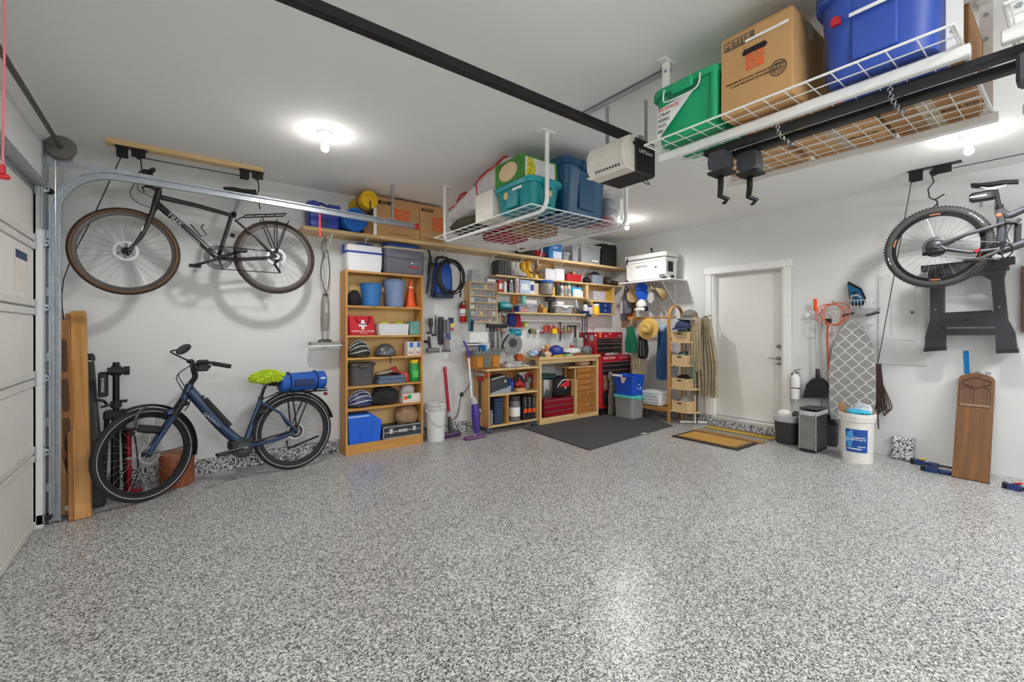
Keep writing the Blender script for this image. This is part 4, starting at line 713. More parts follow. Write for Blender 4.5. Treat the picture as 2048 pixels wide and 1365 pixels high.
l, w, h = bk(722, 770, 567, 5, .18, .24); bucket('wide blue bucket on the top bookcase shelf', (l[0], -.17, l[2]), w * .35, w * .44, h, mat('bucket_blue', (40, 106, 168), .5)); 
l, w, h = bk(770, 815, 562, 5); t = bucket('grey blue bucket with a bucket lid beside the traffic cone', (l[0], -.168, l[2]), w * .36, w * .45, h, mat('bucket_greyblue', (112, 132, 166), .35)); P(t, 'lid_ring', GALV, tor((-.01, 0, h + .008), w * .42, .007, 'z', 20, 6)); P(t, 'tin_bowl', GALV, lathe([(.05, h + .01), (.09, h + .03), (.088, h + .03), (.045, h + .012)], 18))
l, w, h = bk(812, 842, 557, 5); t = T('traffic_cone', 'orange traffic cone with white collar on the top bookcase shelf', 'cone', (l[0], -.14, l[2])); P(t, 'cone', ORG, lathe([(.062, .018), (.012, h), (.006, h + .002)], 20)); P(t, 'base', ORG, rl(.16, .16, .02, [(0, 0), (0, .015), (-.006, .018)])); P(t, 'collar', WINK, lathe([(.0625 - .05 * .55, .018 + (h - .018) * .53), (.0632 - .05 * .72, .018 + (h - .018) * .7)], 20, c0=False, c1=False))
l, w, h = bk(700, 752, 632, 4); t = T('first_aid_bag', 'red cloth first aid bag with white cross and printed name', 'bag', (l[0], -.14, l[2]))
rb = mat('red_nylon', (190, 22, 44), .7, bmp=.4, sc=14); P(t, 'bag', rb, loft([[(x * w / 2, y * .07, z * h) for x, y in rr2(2 * k, 2 * q, .3, 3)] for k, q, z in ((.94, .9, 0), (1, 1, .1), (.98, .95, .5), (.97, .7, .85), (.98, .3, 1))])); PS(t, 'cross', WINK, bx(-.015, .015, -.074, -.0705, h * .3, h * .78), bx(-.042, -.0155, -.074, -.0705, h * .45, h * .63), bx(.0155, .042, -.074, -.0705, h * .45, h * .63)); TX(t, 'HUMBOLDT LODGE 1', .027, WINK, (.01, -.0725, h * .2)); TX(t, 'FIRST AID KIT', .014, WINK, (.01, -.0725, h * .09)); P(t, 'handle', mat('dark_red', (96, 12, 24), .8), tube(bez([(-.08, -.06, h * .97), (-.04, -.075, h * .62), (.04, -.075, h * .6), (.08, -.06, h * .97)]), .01, 6, flat=.4))
l, w, h = bk(758, 822, 648, 4); t = T('plastic_basket', 'white perforated plastic basket with lime tops on the bookcase', 'basket', (l[0], -.14, l[2])); P(t, 'basket', WHP, rl(w * .9, .14, .03, [(0, 0), (.012, h), (.007, h), (-.005, .006)])); P(t, 'rim', WHP, rl(w * .9, .14, .03, [(.013, h - .008), (.018, h - .004), (.013, h), (.007, h)], c0=False, c1=False))
P(t, 'holes', GRY, *[bx(-w * .4 + i * w * .058, -w * .4 + i * w * .058 + .006, -.079 - .004 * j / 4, -.0705, h * .2 + j * h * .2, h * .2 + j * h * .2 + .007) for i in range(14) for j in range(4)], kind='stuff'); PS(t, 'lime_ball', mat('lime', (196, 206, 60), .6), *[ell((x, 0, h - .01), (.06, .05, .035), 12, 8, .05, i) for i, x in enumerate((-.09, .08))])
l, w, h = bk(823, 842, 643, 4); O('small_carton', 'small teal printed carton at the right end of the bookcase', 'box', mat('teal_card', (106, 158, 152), .6, var=.35, sc=30), bx(-w / 2, w / 2, -.05, .05, 0, h, .002), loc=l)
def helmet(label, loc, w, h, m, shell, rz=0.):
    t = T('bike_helmet', label, 'helmet', loc, rz, 'helmets on the bookcase'); P(t, 'shell', m, tf(ell((0, 0, 0), (w / 2, .085, h * .8), 22, 10, z0=-.12), (0, 0, h * .2)))
    for ph in (12, 36, 60, 84):
        P(t, 'vent_rib', shell, tube([(w * .5 * cos(radians(a)) * 1.01, -.087 * sin(radians(a)) * cos(radians(ph + 10 * cos(radians(a)))) * 1.02, h * .2 + h * .8 * sin(radians(a)) * sin(radians(ph + 10 * cos(radians(a)))) * 1.02) for a in range(20, 161, 14)], [.003, .006, .009, .011, .012, .012, .012, .011, .009, .006, .003], 6, flat=.5))
    P(t, 'strap', BLK, tube(bez([(-w * .3, -.06, h * .2), (-.02, -.08, .006), (w * .25, -.07, .01), (w * .4, -.06, h * .2)]), .005, 5)); P(t, 'rim', BLK, tf(tor((0, 0, 0), 1, .05, 'z', 24, 6), (0, 0, h * .14), (0, 0, 0), (w * .47, .08, .08))); return t
l, w, h = bk(700, 745, 682, 3); helmet('black bike helmet with white ribs on the fourth bookcase shelf', (l[0], -.14, l[2]), w, h, BLK, WHP)
l, w, h = bk(755, 797, 688, 3); t = T('skate_helmet', 'plain grey round helmet beside the ribbed black helmet', 'helmet', (l[0], -.14, l[2]), 0, 'helmets on the bookcase'); P(t, 'shell', mat('helmet_grey', (82, 84, 86), .3, coat=.5), tf(ell((0, 0, 0), (w / 2, .09, h * .85), 22, 10, z0=-.1), (0, 0, h * .16))); P(t, 'rim', BLK, tf(tor((0, 0, 0), 1, .05, 'z', 24, 6), (0, 0, h * .1), (0, 0, 0), (w * .49, .086, .08))); PS(t, 'vent', INK, *[ell((x, -.07 + abs(x) * .3, h * .42), (.014, .016, .01), 8, 6) for x in (-.06, -.02, .02, .06)])
P(t, 'chin_strap', BLK, tube([(0, -.09, h * .1), (.01, -.125, .0), (.012, -.125, -.08)], .006, 5))
for i, (a, b) in enumerate(((815, 829), (830, 843))):
    l, w, h = bk(a, b, 684, 3, .1, .23); t = T('tissue_box', 'small white carton with blue print, ' + ('left' if i == 0 else 'right') + ' of the pair on the bookcase', 'box', l, 0, 'white cartons on the bookcase'); P(t, 'carton', mat('white_card', (0, 0, 0)), bx(-w / 2, w / 2, -.05, .05, 0, h, .002)); P(t, 'blue_print', BLU, bx(-w * .2, w * .3, -.051, -.0502, h * .6, h * .95)); P(t, 'print', mat('pink_print', (196, 150, 150), .7), bx(-w * .35, w * .35, -.051, -.0502, h * .12, h * .3))
l, w, h = bk(699, 755, 727, 2); t = tote('smoky grey lidded bin on the third bookcase shelf', (l[0], -.14, l[2]), w, .17, h, mat('smoke_bin', (92, 90, 92), .35, alpha=.86), mat('smoke_lid', (66, 64, 66), .4), ribs=False, taper=.015, lidh=.02, name='storage_bin')
P(t, 'contents', mat('pale_stuff', (150, 146, 140), .8, var=.4, sc=30), bx(-w * .3, w * .3, -.05, .05, .01, h * .5, .01))
l, w, h = bk(757, 812, 752, 2); O('flat_case', 'flat grey blue plastic case on the third bookcase shelf', 'case', mat('case_greyblue', (82, 98, 122), .5, var=.2), bx(-w / 2, w / 2, -.08, .08, 0, h * .55, .006), bx(-w / 2 + .01, w / 2 - .01, -.075, .075, h * .55, h, .006), loc=l); zc = l[2] + h
O('padded_envelope', 'grey and white padded envelope on the flat case', 'envelope', mat('envelope', (176, 168, 158), .7, var=.12), tf(rl(.19, .13, .02, [(-.02, 0), (0, .01), (-.02, .02)]), (0, 0, .025), (0, -9, 5)), loc=(l[0] - .06, -.14, zc)); O('notebook_case', 'black folder leaning on the padded envelope', 'folder', BLK, tf(bx(-.06, .06, -.06, .06, 0, .012, .003), (0, 0, 0.012), (0, 12, 12)), loc=(l[0] + .07, -.13, zc))
l, w, h = bk(803, 823, 744, 2, .12); O('snack_bag', 'crinkled red and white snack pouch on the bookcase', 'bag', mat('snack_print', (178, 66, 56), .4, var=.7, sc=40, bmp=.5), tf(ell((0, 0, 0), (w * .55, .045, h / 1.75), 16, 10, .1, 5, z0=-.75), (0, 0, h * .43)), loc=l); O('red_pouch', 'thin red pouch tilted behind the snack pouch', 'pouch', RED, tf(bx(-.045, .045, -.006, .006, 0, .17, .005), (0, 0, 0.0), (0, -22, 0)), loc=(l[0] - .05, -.1, l[2] + .015))
l, w, h = bk(822, 841, 720, 2, .1); t = T('detergent_bottle', 'green detergent bottle with yellow cap on the bookcase', 'bottle', l); P(t, 'bottle', mat('bottle_green', (20, 140, 60), .35), rl(w * .95, .08, .03, [(-.006, 0), (0, .01), (0, h * .55), (-.004, h * .7), (-.008, h * .84)])); P(t, 'cap', YEL, rl(w * .8, .07, .025, [(0, h * .84), (.003, h * .86), (0, h)])); P(t, 'label', mat('label_green', (80, 190, 90), .5), bx(-w * .3, w * .3, -.0425, -.039, h * .2, h * .5))
l, w, h = bk(699, 750, 783, 1); helmet('white and navy bike helmet on the second lowest bookcase shelf', (l[0], -.14, l[2]), w, h, mat('helmet_navy', (40, 54, 96), .35), WHP)
l, w, h = bk(745, 801, 775, 1); blob('crumpled_bag', 'black crumpled bag on the second lowest bookcase shelf', 'bag', (l[0], -.14, l[2]), w, .18, h, BLKF, .13, 8)
l, w, h = bk(806, 843, 788, 1); t = T('glove_box', 'white carton with orange and green print on the bookcase', 'box', l); P(t, 'carton', mat('white_card', (0, 0, 0)), bx(-w / 2, w / 2, -.08, .08, 0, h, .002)); P(t, 'orange_print', OINK, bx(-w * .45, -w * .25, -.0812, -.0802, h * .4, h * .8)); P(t, 'green_print', GRN, bx(-w * .24, -w * .05, -.0812, -.0802, h * .45, h * .9)); zz = l[2] + h
blob('plastic_bag', 'crumpled pale plastic bag on the white carton', 'bag', (l[0] - .02, -.12, zz), .17, .1, .1, mat('film', (196, 196, 200), .3, bmp=.8, sc=20), .15, 4)
l, w, h = bk(697, 764, 829, 0, .185, .24); t = T('recycling_bin', 'bright blue plastic bin in the bottom bookcase shelf', 'bin', (l[0], -.143, l[2])); P(t, 'body', mat('vivid_blue', (12, 92, 206), .42), prism([(-w / 2 + .01, 0), (w / 2 - .02, 0), (w / 2, h * .72), (w * .18, h), (-w / 2, h)], -.09, .09)); P(t, 'rim', mat('pale_blue', (150, 184, 226), .4), bx(-w / 2 - .004, w * .12, -.096, -.088, h - .03, h - .01, .003)); PS(t, 'rib', MC['vivid_blue'], *[bx(x - .003, x + .003, -.094, -.0895, .02, h * .7) for x in (-w * .15, w * .2)])
l, w, h = bk(766, 843, 850, 0, .18, .235); t = T('aluminium_case', 'black aluminium edged tool case in the bottom bookcase shelf', 'case', (l[0], -.142, l[2])); P(t, 'case', mat('case_black', (46, 48, 54), .5), bx(-w / 2, w / 2, -.09, .088, 0, h, .004)); ed = []
for z_ in (.006, h * .52, h - .008): ed.append(bx(-w / 2 - .003, w / 2 + .003, -.094, -.088, z_ - .006, z_ + .006))
P(t, 'edge_trim', STL, *ed, bx(-w / 2 - .003, -w / 2 + .01, -.094, -.088, 0, h), bx(w / 2 - .01, w / 2 + .003, -.094, -.088, 0, h)); PS(t, 'latch', CHR, *[bx(x - .02, x + .02, -.1, -.094, h * .4, h * .8, .003) for x in (-w * .3, w * .3)]); P(t, 'handle', LGR, bx(-.055, .055, -.103, -.094, h * .42, h * .66, .004)); za = l[2] + h
l2, w2, h2 = bk(794, 843, 813, 0); blob('brown_sack', 'tan netted sack resting on the aluminium case', 'sack', (l2[0], -.142, za), w2, .17, h2 - (za - l2[2]) + .0, mat('sack_tan', (150, 122, 88), .8, var=.3, sc=12, bmp=.6), .06, 6)
# on top of the bookcase
BT = 1.9755
l, w, h = at('L', 693, 767, 490, .25, .22, BT); t = T('cooler', 'white cooler with blue handle band on top of the bookcase', 'cooler', (l[0], -.15, BT)); P(t, 'body', WHP, rl(w - .02, .2, .03, [(-.012, 0), (0, .05), (.004, h * .68), (-.006, h * .68)], 4)); P(t, 'blue_band', BLU2, rl(w - .01, .21, .03, [(0, h * .66), (.004, h * .67), (.004, h * .73), (0, h * .74)], 4)); P(t, 'lid', WHP, rl(w - .015, .205, .03, [(0, h * .74), (.002, h * .8), (-.006, h * .97), (-.02, h)], 4)); P(t, 'handle', BLU2, prism([(-w * .22, h), (-w * .2, h + .022), (-w * .1, h + .03), (w * .2, h + .03), (w * .26, h + .02), (w * .27, h)], -.04, .04)); PS(t, 'handle_arm', BLU2, *[tube([(s * (w / 2 + .006), 0, h * .7), (s * (w / 2 + .012), -.03, h * .95)], .012, 6) for s in (-1, 1)])
l, w, h = at('L', 769, 851, 495, .255, .23, BT); t = T('cooler', 'grey cooler with red printed brand and carry handle on the bookcase', 'cooler', (l[0], -.15, BT)); CG = mat('cooler_grey', (98, 98, 108), .35); P(t, 'body', CG, rl(w - .02, .21, .05, [(-.016, 0), (0, .03), (.006, h * .9), (-.006, h * .9)], 4)); P(t, 'lid', mat('cooler_lid', (190, 176, 156), .5), rl(w - .01, .22, .05, [(0, h * .9), (.004, h * .92), (.0, h * .98), (-.02, h)], 4)); P(t, 'handle', CG, tube([(-w / 2 - .004, 0, h * .82), (-w / 2 - .0, -.1, h * .66), (-w * .4, -.118, h * .6), (0, -.122, h * .575), (w * .4, -.118, h * .6), (w / 2, -.1, h * .66), (w / 2 + .004, 0, h * .82)], .006, 6)); TX(t, 'Coleman', .036, RINK, (w * .2, -.1125, h * .28), shear=.2, bold=.001); P(t, 'lantern_mark', WINK, prism([(w * .12, h * .4), (w * .2, h * .4), (w * .15, h * .46)], -.1125, -.108)); zc = BT + h
O('boogie_board', 'blue board lying flat on the grey cooler under the long shelf', 'board', mat('board_blue', (30, 70, 150), .5), prismz([(x, y) for x, y in rr2(.44, .2, .09, 5)], 0, .035), loc=(l[0] + .0, -.13, zc + .001))

# ================================================================== LONG PINE SHELF AND WHAT IS ON IT
LSX0 = PL(606, 455, .3).x; LSZ = 2.372
ls = T('wall_shelf', 'long pine wall shelf running above the bookcase to the corner', 'shelf', (LSX0, 0, LSZ))
P(ls, 'board', PINEX, bx(0, -LSX0 - .003, -.3, -.001, -.036, 0, .002))
for px in (655, 722, 880, 975, 1030, 1110, 1160): x = PL(px, 470, .02).x - LSX0; P(ls, 'bracket', WH, bx(x - .012, x + .012, -.0055, -.0012, -.25, -.0365), bx(x - .012, x + .012, -.23, -.006, -.041, -.0365), tf(bx(-.006, .006, -.0035, .0035, 0, .25), (x, -.01, -.21), (46, 0, 0)))
def onshelf(a, b, yt, d=.2, off=.27): return at('L', a, b, yt, off, d, LSZ + .0005)
l, w, h = onshelf(618, 682, 402); t = T('water_jug', 'dark blue plastic water jug with moulded handle on the long shelf', 'jug', l); JB = mat('jug_blue', (36, 54, 140), .4); P(t, 'body', JB, rl(w, .18, .03, [(-.008, 0), (0, .012), (0, h * .35), (-.006, h * .38), (0, h * .42), (0, h * .66), (-.02, h * .74)], 4)); P(t, 'neck', JB, *[prism([(x - .07, h * .7), (x + .07, h * .7), (x + .055, h * .95), (x, h * (1. if x < 0 else .93)), (x - .055, h * .94)], -.06, .06) for x in (-w * .33, w * .33)]); P(t, 'handle', JB, tube(bez([(-w * .22, 0, h * .9), (-w * .08, 0, h * .97), (w * .1, 0, h * .92), (w * .22, 0, h * .84)]), .014, 8)); P(t, 'emblem', NAVY, ell((0, -.092, h * .2), (.05, .004, .03)))
cb = PL(712, 428, .35); r_ = .122
t = T('foam_mat', 'rolled blue foam mat lying endwise on the long shelf', 'mat', (cb.x, -.15, LSZ + .0005)); FB = mat('foam_blue', (22, 100, 186), .8); P(t, 'roll', FB, cyl((0, .14, r_ + .0), (0, -.2, r_), r_, n=28)); sp = [((.008 + .105 * i / 60) * cos(i * .42), -.203, r_ + (.008 + .105 * i / 60) * sin(i * .42)) for i in range(61)]; P(t, 'spiral_edge', mat('foam_dark', (14, 60, 120), .8), tube(sp, .004, 5))
cy_ = PL(737, 395, .42)
t = T('sleeping_pad', 'rolled yellow pad with black strap sticking out above the blue foam mat', 'pad', (cb.x + .115, -.17, LSZ + .0005)); YF = mat('pad_yellow', (220, 172, 18), .8, bmp=.4, sc=20)
P(t, 'roll', YF, tf(cyl((0, .16, 0), (0, -.26, 0), .092, n=26), (0, 0, .335), (0, 0, 0))); P(t, 'support_cord', GALV, tube([(.06, -.2, .38), (.09, .05, .45)], .006, 6)); P(t, 'strap', BLK, tf(tor((0, 0, 0), .093, .007, 'y', 26, 5), (0, -.14, .335))); P(t, 'strap_tail', BLK, bx(.0, .012, -.268, -.262, .16, .32))
O('shelf_post', 'white perforated metal upright beside the yellow pad on the shelf', 'upright', WIRE, bx(-.02, .02, -.003, .003, 0, .3), bx(-.02, -.014, -.02, .003, 0, .3), loc=(PL(749, 400, .28).x, -.29, LSZ + .0005))
X0, X1, X2 = PL(752, 400, .27).x, PL(839, 400, .27).x, PL(886, 400, .27).x; hh = PL(800, 390, .27).z - LSZ; hh = min(hh, ROOM_H - LSZ - .03)
for i, (a, b, s_) in enumerate(((X0, X1, 'SMALL MOVING'), (X1 + .006, X2, 'MEDIUM'))):
    w = b - a; t = carton('brown moving carton with orange logo, ' + ('next to the yellow pad' if i == 0 else 'next to the dark duffel bag'), ((a + b) / 2, -.14, LSZ + .0005), w, .26, hh, None, name='moving_box', group='moving cartons on the long shelf')
    P(t, 'size_band', INK, bx(-w / 2 + .02, -w / 2 + .17, -.1315, -.1302, hh - .08, hh - .045)); TX(t, 'SMALL' if i == 0 else 'MEDIUM', .032, CARD, (-w / 2 + .095, -.1322, hh - .062), bold=.0005); depot(t, (.03 if i == 0 else w * .3), hh * .52, .2 if i == 0 else .16, -.1318); TX(t, 'TO EASE TRANSPORT OF HEAVY', .016, INK, (.0, -.1315, .04), name='small_print')
O('shoe_box_small', 'small brown carton with red sticker standing in front of the mats', 'box', CARD2, bx(-.09, .09, -.06, .06, 0, .15, .003), loc=(cb.x + .2, -.2, LSZ + .0005))

# ================================================================== BETWEEN BOOKCASE AND WORKBENCH
h = PL(893, 590, .2)
t = T('pressure_washer', 'blue pressure washer hanging on the wall with a coiled black hose', 'washer', (h.x, 0, h.z)); WB = mat('washer_blue', (18, 74, 160), .4)
P(t, 'body', WB, tf(rl(.24, .16, .06, [(-.02, -.02), (0, .0), (.0, .2), (-.01, .33), (-.04, .4)], 5), (0, -.1, .0))); P(t, 'base', mat('washer_navy', (24, 40, 84), .5), tf(rl(.27, .18, .06, [(-.01, -.035), (.0, -.03), (0, .02), (-.01, .03)], 4), (0, -.1, 0))); P(t, 'top_handle', BLK, tube(bez([(-.1, -.1, .36), (-.08, -.12, .46), (.06, -.12, .46), (.09, -.1, .36)]), .016, 8))
g_ = random.Random(2); P(t, 'hose', BLK, *[tf(tor((0, 0, 0), 1, .0001, 'y', 3, 3), (0, 0, 0), s=.0001) for _ in range(0)], tube([((.17 + .012 * sin(i * .19)) * cos(i * 2 * pi / 28) + .03, -.2 - .012 * sin(i * .31) - i * .0006, .22 + (.2 + .02 * sin(i * .13)) * sin(i * 2 * pi / 28)) for i in range(28 * 6)], .0075, 6)); P(t, 'hook', WIRE, tube([(.03, -.02, .55), (.03, -.03, .5), (.03, -.14, .42)], .004, 5)); P(t, 'hose_end', BLK, tube([(.2, -.2, .2), (.21, -.18, -.02)], .012, 6)); P(t, 'hose_end', BLK, tube([(-.17, -.18, .3), (-.19, -.17, -.03)], [.01, .013], 6))
h = PL(856, 640, .1); Zw = lambda y: PL(858, y, .12).z
t = T('spray_wand', 'black pressure washer lance hanging beside the bookcase', 'lance', (PL(858, 560, .12).x, -.12, Zw(588)))
P(t, 'trigger_gun', BLK, tube(bez([(-.01, 0, Zw(500) - Zw(588)), (.02, 0, Zw(515) - Zw(588)), (.01, 0, Zw(535) - Zw(588)), (.0, 0, Zw(552) - Zw(588))]), [.012] * 6 + [.02] * 6 + [.022] * 7, 8)); P(t, 'lance', BLK, tube([(0, 0, Zw(555) - Zw(588)), (-.03, 0, 0)], [.02, .009], 8)); P(t, 'grip', BLK, tube([(.02, 0, Zw(525) - Zw(588)), (.09, -.0, Zw(533) - Zw(588))], .016, 8)); P(t, 'hook', WIRE, tube([(-.01, .0, Zw(503) - Zw(588)), (0.0, .1, Zw(494) - Zw(588))], .004, 5))
# cordless vacuum on its wall dock
o = PL(885, 705, .1); t = T('cordless_vacuum', 'cordless stick vacuum motor with blue filter and yellow sticker docked on the wall', 'vacuum', (o.x, 0, o.z)); Z = lambda y: PL(890, y, .12).z - o.z; X = lambda x: PL(x, 670, .12).x - o.x
VG = mat('vac_grey', (108, 108, 116), .35); P(t, 'dock', DGR, bx(X(884), X(892), -.07, -.002, Z(690), Z(634), .008)); P(t, 'motor', VG, cyl((X(895), -.12, Z(668)), (X(895), -.12, Z(640)), .036, n=18)); P(t, 'filter_cap', NAVY, cyl((X(901), -.13, Z(648)), (X(901), -.13, Z(636)), .034, n=18)); P(t, 'sticker', YEL, bx(X(898), X(905), -.167, -.163, Z(654), Z(647))); P(t, 'cyclone', mat('cyclone', (70, 84, 140), .3, .3), *[cyl((X(896) + .03 * cos(a), -.12 + .03 * sin(a), Z(680)), (X(896) + .012 * cos(a), -.12 + .012 * sin(a), Z(664)), .016, .008, n=8) for a in [i * 1.05 for i in range(6)]]); P(t, 'dust_bin', mat('bin_clear', (150, 140, 146), .2, alpha=.6), cyl((X(893), -.12, Z(700)), (X(893), -.12, Z(676)), .04, n=18)); P(t, 'red_button', RED, bx(X(899), X(904), -.165, -.15, Z(662), Z(656), .003)); P(t, 'nozzle', GRY, tube([(X(893), -.1, Z(697)), (X(893), -.1, Z(705))], .016), tf(tube([(-.055, 0, 0), (.055, 0, 0)], .017, 10), (X(893), -.11, Z(702))))
for i, (px, yt, yb, m_, nm) in enumerate(((863, 637, 668, DGR, 'wide dark vacuum brush attachment'), (873, 630, 672, DGR, 'slim dark vacuum crevice attachment'))):
    c = PL(px, yb, .08); zt = PL(px, yt, .08).z - c.z; t = T('vacuum_attachment', nm + ' clipped on the wall by the bookcase', 'attachment', (c.x, -.06, c.z)); P(t, 'tube', m_, tube([(0, 0, 0), (0, 0, zt * .45)], .012, 10)); P(t, 'head', m_, tube([(0, 0, zt * .4), (0, 0, zt * .6), (0, 0, zt)], ([.014, .03, .026] if i == 0 else [.013, .012, .007]), 10)); P(t, 'wall_clip', BLK, bx(-.03, .03, .02, .059, .0, .02, .004))
o = PL(866, 706, .12); t = T('floor_brush', 'grey motorised vacuum floor head hanging on the wall beside the bookcase', 'brush', (o.x, -.1, o.z)); P(t, 'roller_head', GRY, cyl((-.07, 0, .03), (.09, 0, .03), .03, n=14)); P(t, 'neck', DGR, tube([(-.03, 0, .04), (-.045, 0, .2)], [.02, .016], 8)); P(t, 'wall_mount', BLK, bx(-.06, -.03, .02, .099, .12, .15)); P(t, 'blue_collar', NAVY, cyl((-.04, 0, .1), (-.043, 0, .13), .021))
b = PZ(907, 871); t = T('stick_vacuum', 'red tube stick vacuum with dark floor head leaning on the wall', 'vacuum', (PL(900, 868, .2).x, -.2, 0), rx=radians(-5)); zt = PL(890, 733, .1).z; CR = mat('crimson', (170, 22, 52), .3, .4)
P(t, 'floor_head', mat('purple_dark', (62, 34, 78), .4), cyl((-.09, 0, .035), (.14, .0, .035), .033, n=14)); P(t, 'neck', DGR, tube([(.02, 0, .05), (.0, 0, .26)], [.03, .02], 10)); P(t, 'tube', CR, tube([(0, 0, .25), (-.03, .0, zt - .05)], .02, 12)); P(t, 'collar', CR, tube([(-.03, .0, zt - .06), (-.033, .0, zt)], [.026, .02], 12)); P(t, 'joint', LGR, tube([(-.001, 0, .26), (-.005, 0, .32)], .0225, 12))
b = PZ(869, 884); t = bucket('white plastic bucket lined with a clear bag by the bookcase', (PL(869, 880, .17).x, -.2, 0), .105, .12, PL(869, 815, .24).z, mat('bucket_white', (226, 226, 224), .4), handle=STL); hb_ = PL(869, 815, .24).z; P(t, 'bag_liner', mat('film_clear', (222, 222, 226), .2, alpha=.5, bmp=.6, sc=25), lathe([(.121, hb_ - .05), (.125, hb_), (.13, hb_ + .03), (.115, hb_ + .05), (.1, hb_ + .015), (.09, hb_ - .06)], 22, c0=False, c1=False)); P(t, 'trash', RED, ell((.03, -.03, hb_ + .0), (.03, .025, .03), 10, 6, .2))
t = T('spray_mop', 'purple and white spray mop standing beside the rolling cabinet', 'mop', (PL(945, 862, .36).x, -.42, 0), rx=radians(-6)); zt = PL(928, 682, .3).z; PU = mat('purple', (70, 44, 140), .35)
P(t, 'floor_pad', mat('mauve', (112, 70, 120), .6), rl(.3, .11, .03, [(-.01, 0), (0, .008), (-.006, .03)])); P(t, 'neck', LGR, tube([(0, 0, .03), (.01, 0, .09)], .014)); P(t, 'bottle', PU, tube([(.015, -.02, .06), (.015, -.025, .15), (.01, -.03, .3), (.0, -.03, .42)], [.03, .045, .055, .04], 14)); P(t, 'bottle_top', LGR, tube([(0, -.03, .42), (-.01, -.02, .5)], [.045, .03], 12)); P(t, 'pole', WHP, tube([(.0, 0, .08), (-.03, 0, zt - .2)], .013, 10)); P(t, 'handle', PU, tube(bez([(-.03, 0, zt - .21), (-.04, 0, zt - .1), (-.075, 0, zt - .02), (-.09, 0, zt)]), [.016] * 10 + [.013] * 9, 10))
o = T('mop_cable', 'black cord looping down the wall behind the spray mop', 'cord', (PL(935, 830, .02).x, -.015, .16)); P(o, 'cord', BLK, tube(bez([(.06, 0, .75), (.03, 0, .45), (-.08, -.002, .33), (-.1, -.005, .3), (-.16, 0, .05), (-.3, 0, -.0)], 5), .005, 6)); P(o, 'plug', BLK, ell((-.09, -.01, .33), (.025, .02, .03)))

# ================================================================== WORKBENCH CORNER
def A(a, b, yt, zb, off=.2, d=.16): return at('L', a, b, yt, off, d, zb + .0006)
def plain(name, label, cat, m, a, b, yt, zb, off=.2, d=.16, band=None, group=None, be=.003):
    l, w, h = A(a, b, yt, zb, off, d); t = T(name, label, cat, l, 0, group)
    P(t, 'body', m, bx(-w / 2, w / 2, -d / 2, d / 2, 0, h * .86, be)); P(t, 'lid', m, bx(-w / 2 - .001, w / 2 + .001, -d / 2 - .001, d / 2 + .001, h * .86, h, be))
    if band: P(t, 'label', band, bx(-w * .36, w * .36, -d / 2 - .0022, -d / 2 - .0012, h * .25, h * .7))
    return t
def jar(label, a, b, yt, zb, m, capm, off=.18, name='bottle', lab=None, group=None, waist=False):
    l, w, h = A(a, b, yt, zb, off, .0001); r = w / 2; t = T(name, label, 'bottle' if name == 'bottle' else 'jar', l, 0, group)
    P(t, 'body', m, lathe([(r * .92, 0), (r, .006), (r, h * .68), (r * .5 if waist else r * .88, h * .78), (r * .42 if waist else r * .8, h * .82)], 14)); P(t, 'cap', capm, lathe([(r * .55 if waist else r * .95, h * .8), (r * .55 if waist else r * .95, h * .97), (r * .4, h)], 14))
    if lab: P(t, 'label', lab, lathe([(r * 1.015, h * .2), (r * 1.015, h * .55)], 14, c0=False, c1=False))
    return t
def bottlerow(): pass
PRT = mat('mixed_print', (150, 150, 150), .6, var=.6, sc=60); BRS = mat('brass_stuff', (170, 140, 60), .4, .5, var=.3, sc=40)
# small parts organiser
l, w, h = A(939.6, 995, 565, PL(967, 645, .15).z, .15, .13); t = T('parts_organizer', 'pine organizer with six rows of clear drawers on the wall', 'organizer', (l[0], -.0005, l[2]))
for x in (-w / 2, w / 2 - .012): P(t, 'side', PINE, bx(x, x + .012, -.15, 0, 0, h))
P(t, 'back', PINEX, bx(-w / 2 + .0121, w / 2 - .0121, -.006, 0, 0, h))
rows = [0, .148, .28, .41, .54, .68, .84, 1]; rows = [h * i / 6 for i in range(7)]
for z in rows: P(t, 'shelf', PINEX, bx(-w / 2 + .0121, w / 2 - .0121, -.15, -.006, max(0, z - .01), max(.01, z)))
g_ = random.Random(11); cols = [(186, 186, 180), (100, 102, 106), (206, 166, 50), (150, 84, 52), (66, 70, 78), (216, 216, 210), (120, 120, 124), (60, 64, 70)]
for r in range(6):
    for c in range(6):
        x0 = -w / 2 + .016 + c * (w - .032) / 6; x1 = x0 + (w - .032) / 6 - .003; z0 = rows[r] + .0015; z1 = rows[r + 1] - .016
        q = P(t, 'drawer', mat('drawer_clear', (214, 216, 218), .2, alpha=.3, var=.02), bx(x0, x1, -.148, -.02, z0, z1, .002)); k = g_.choice(cols); P(q, 'parts', mat('bits_%d' % cols.index(k), k, .5, .2, var=.5, sc=80), bx(x0 + .003, x1 - .003, -.14, -.03, z0 + .002, z0 + (z1 - z0) * g_.uniform(.45, .95), .002))
zt = l[2] + h
for i, (a, b, yt, off) in enumerate(((943, 970, 550, .14), (972, 993, 556, .14))): plain('organizer_case', 'clear compartment case on the parts organizer, ' + ('left one' if i == 0 else 'right one'), 'case', CLR2, a, b, yt, zt, off, .12, WINK if i else None, 'clear cases on the organizer')
l2, w2, h2 = A(943, 970, 550, zt, .14, .12); plain('organizer_case', 'clear compartment case stacked highest on the parts organizer', 'case', CLR2, 945, 968, 540, zt + h2 + .0006, .13, .11, None, 'clear cases on the organizer')
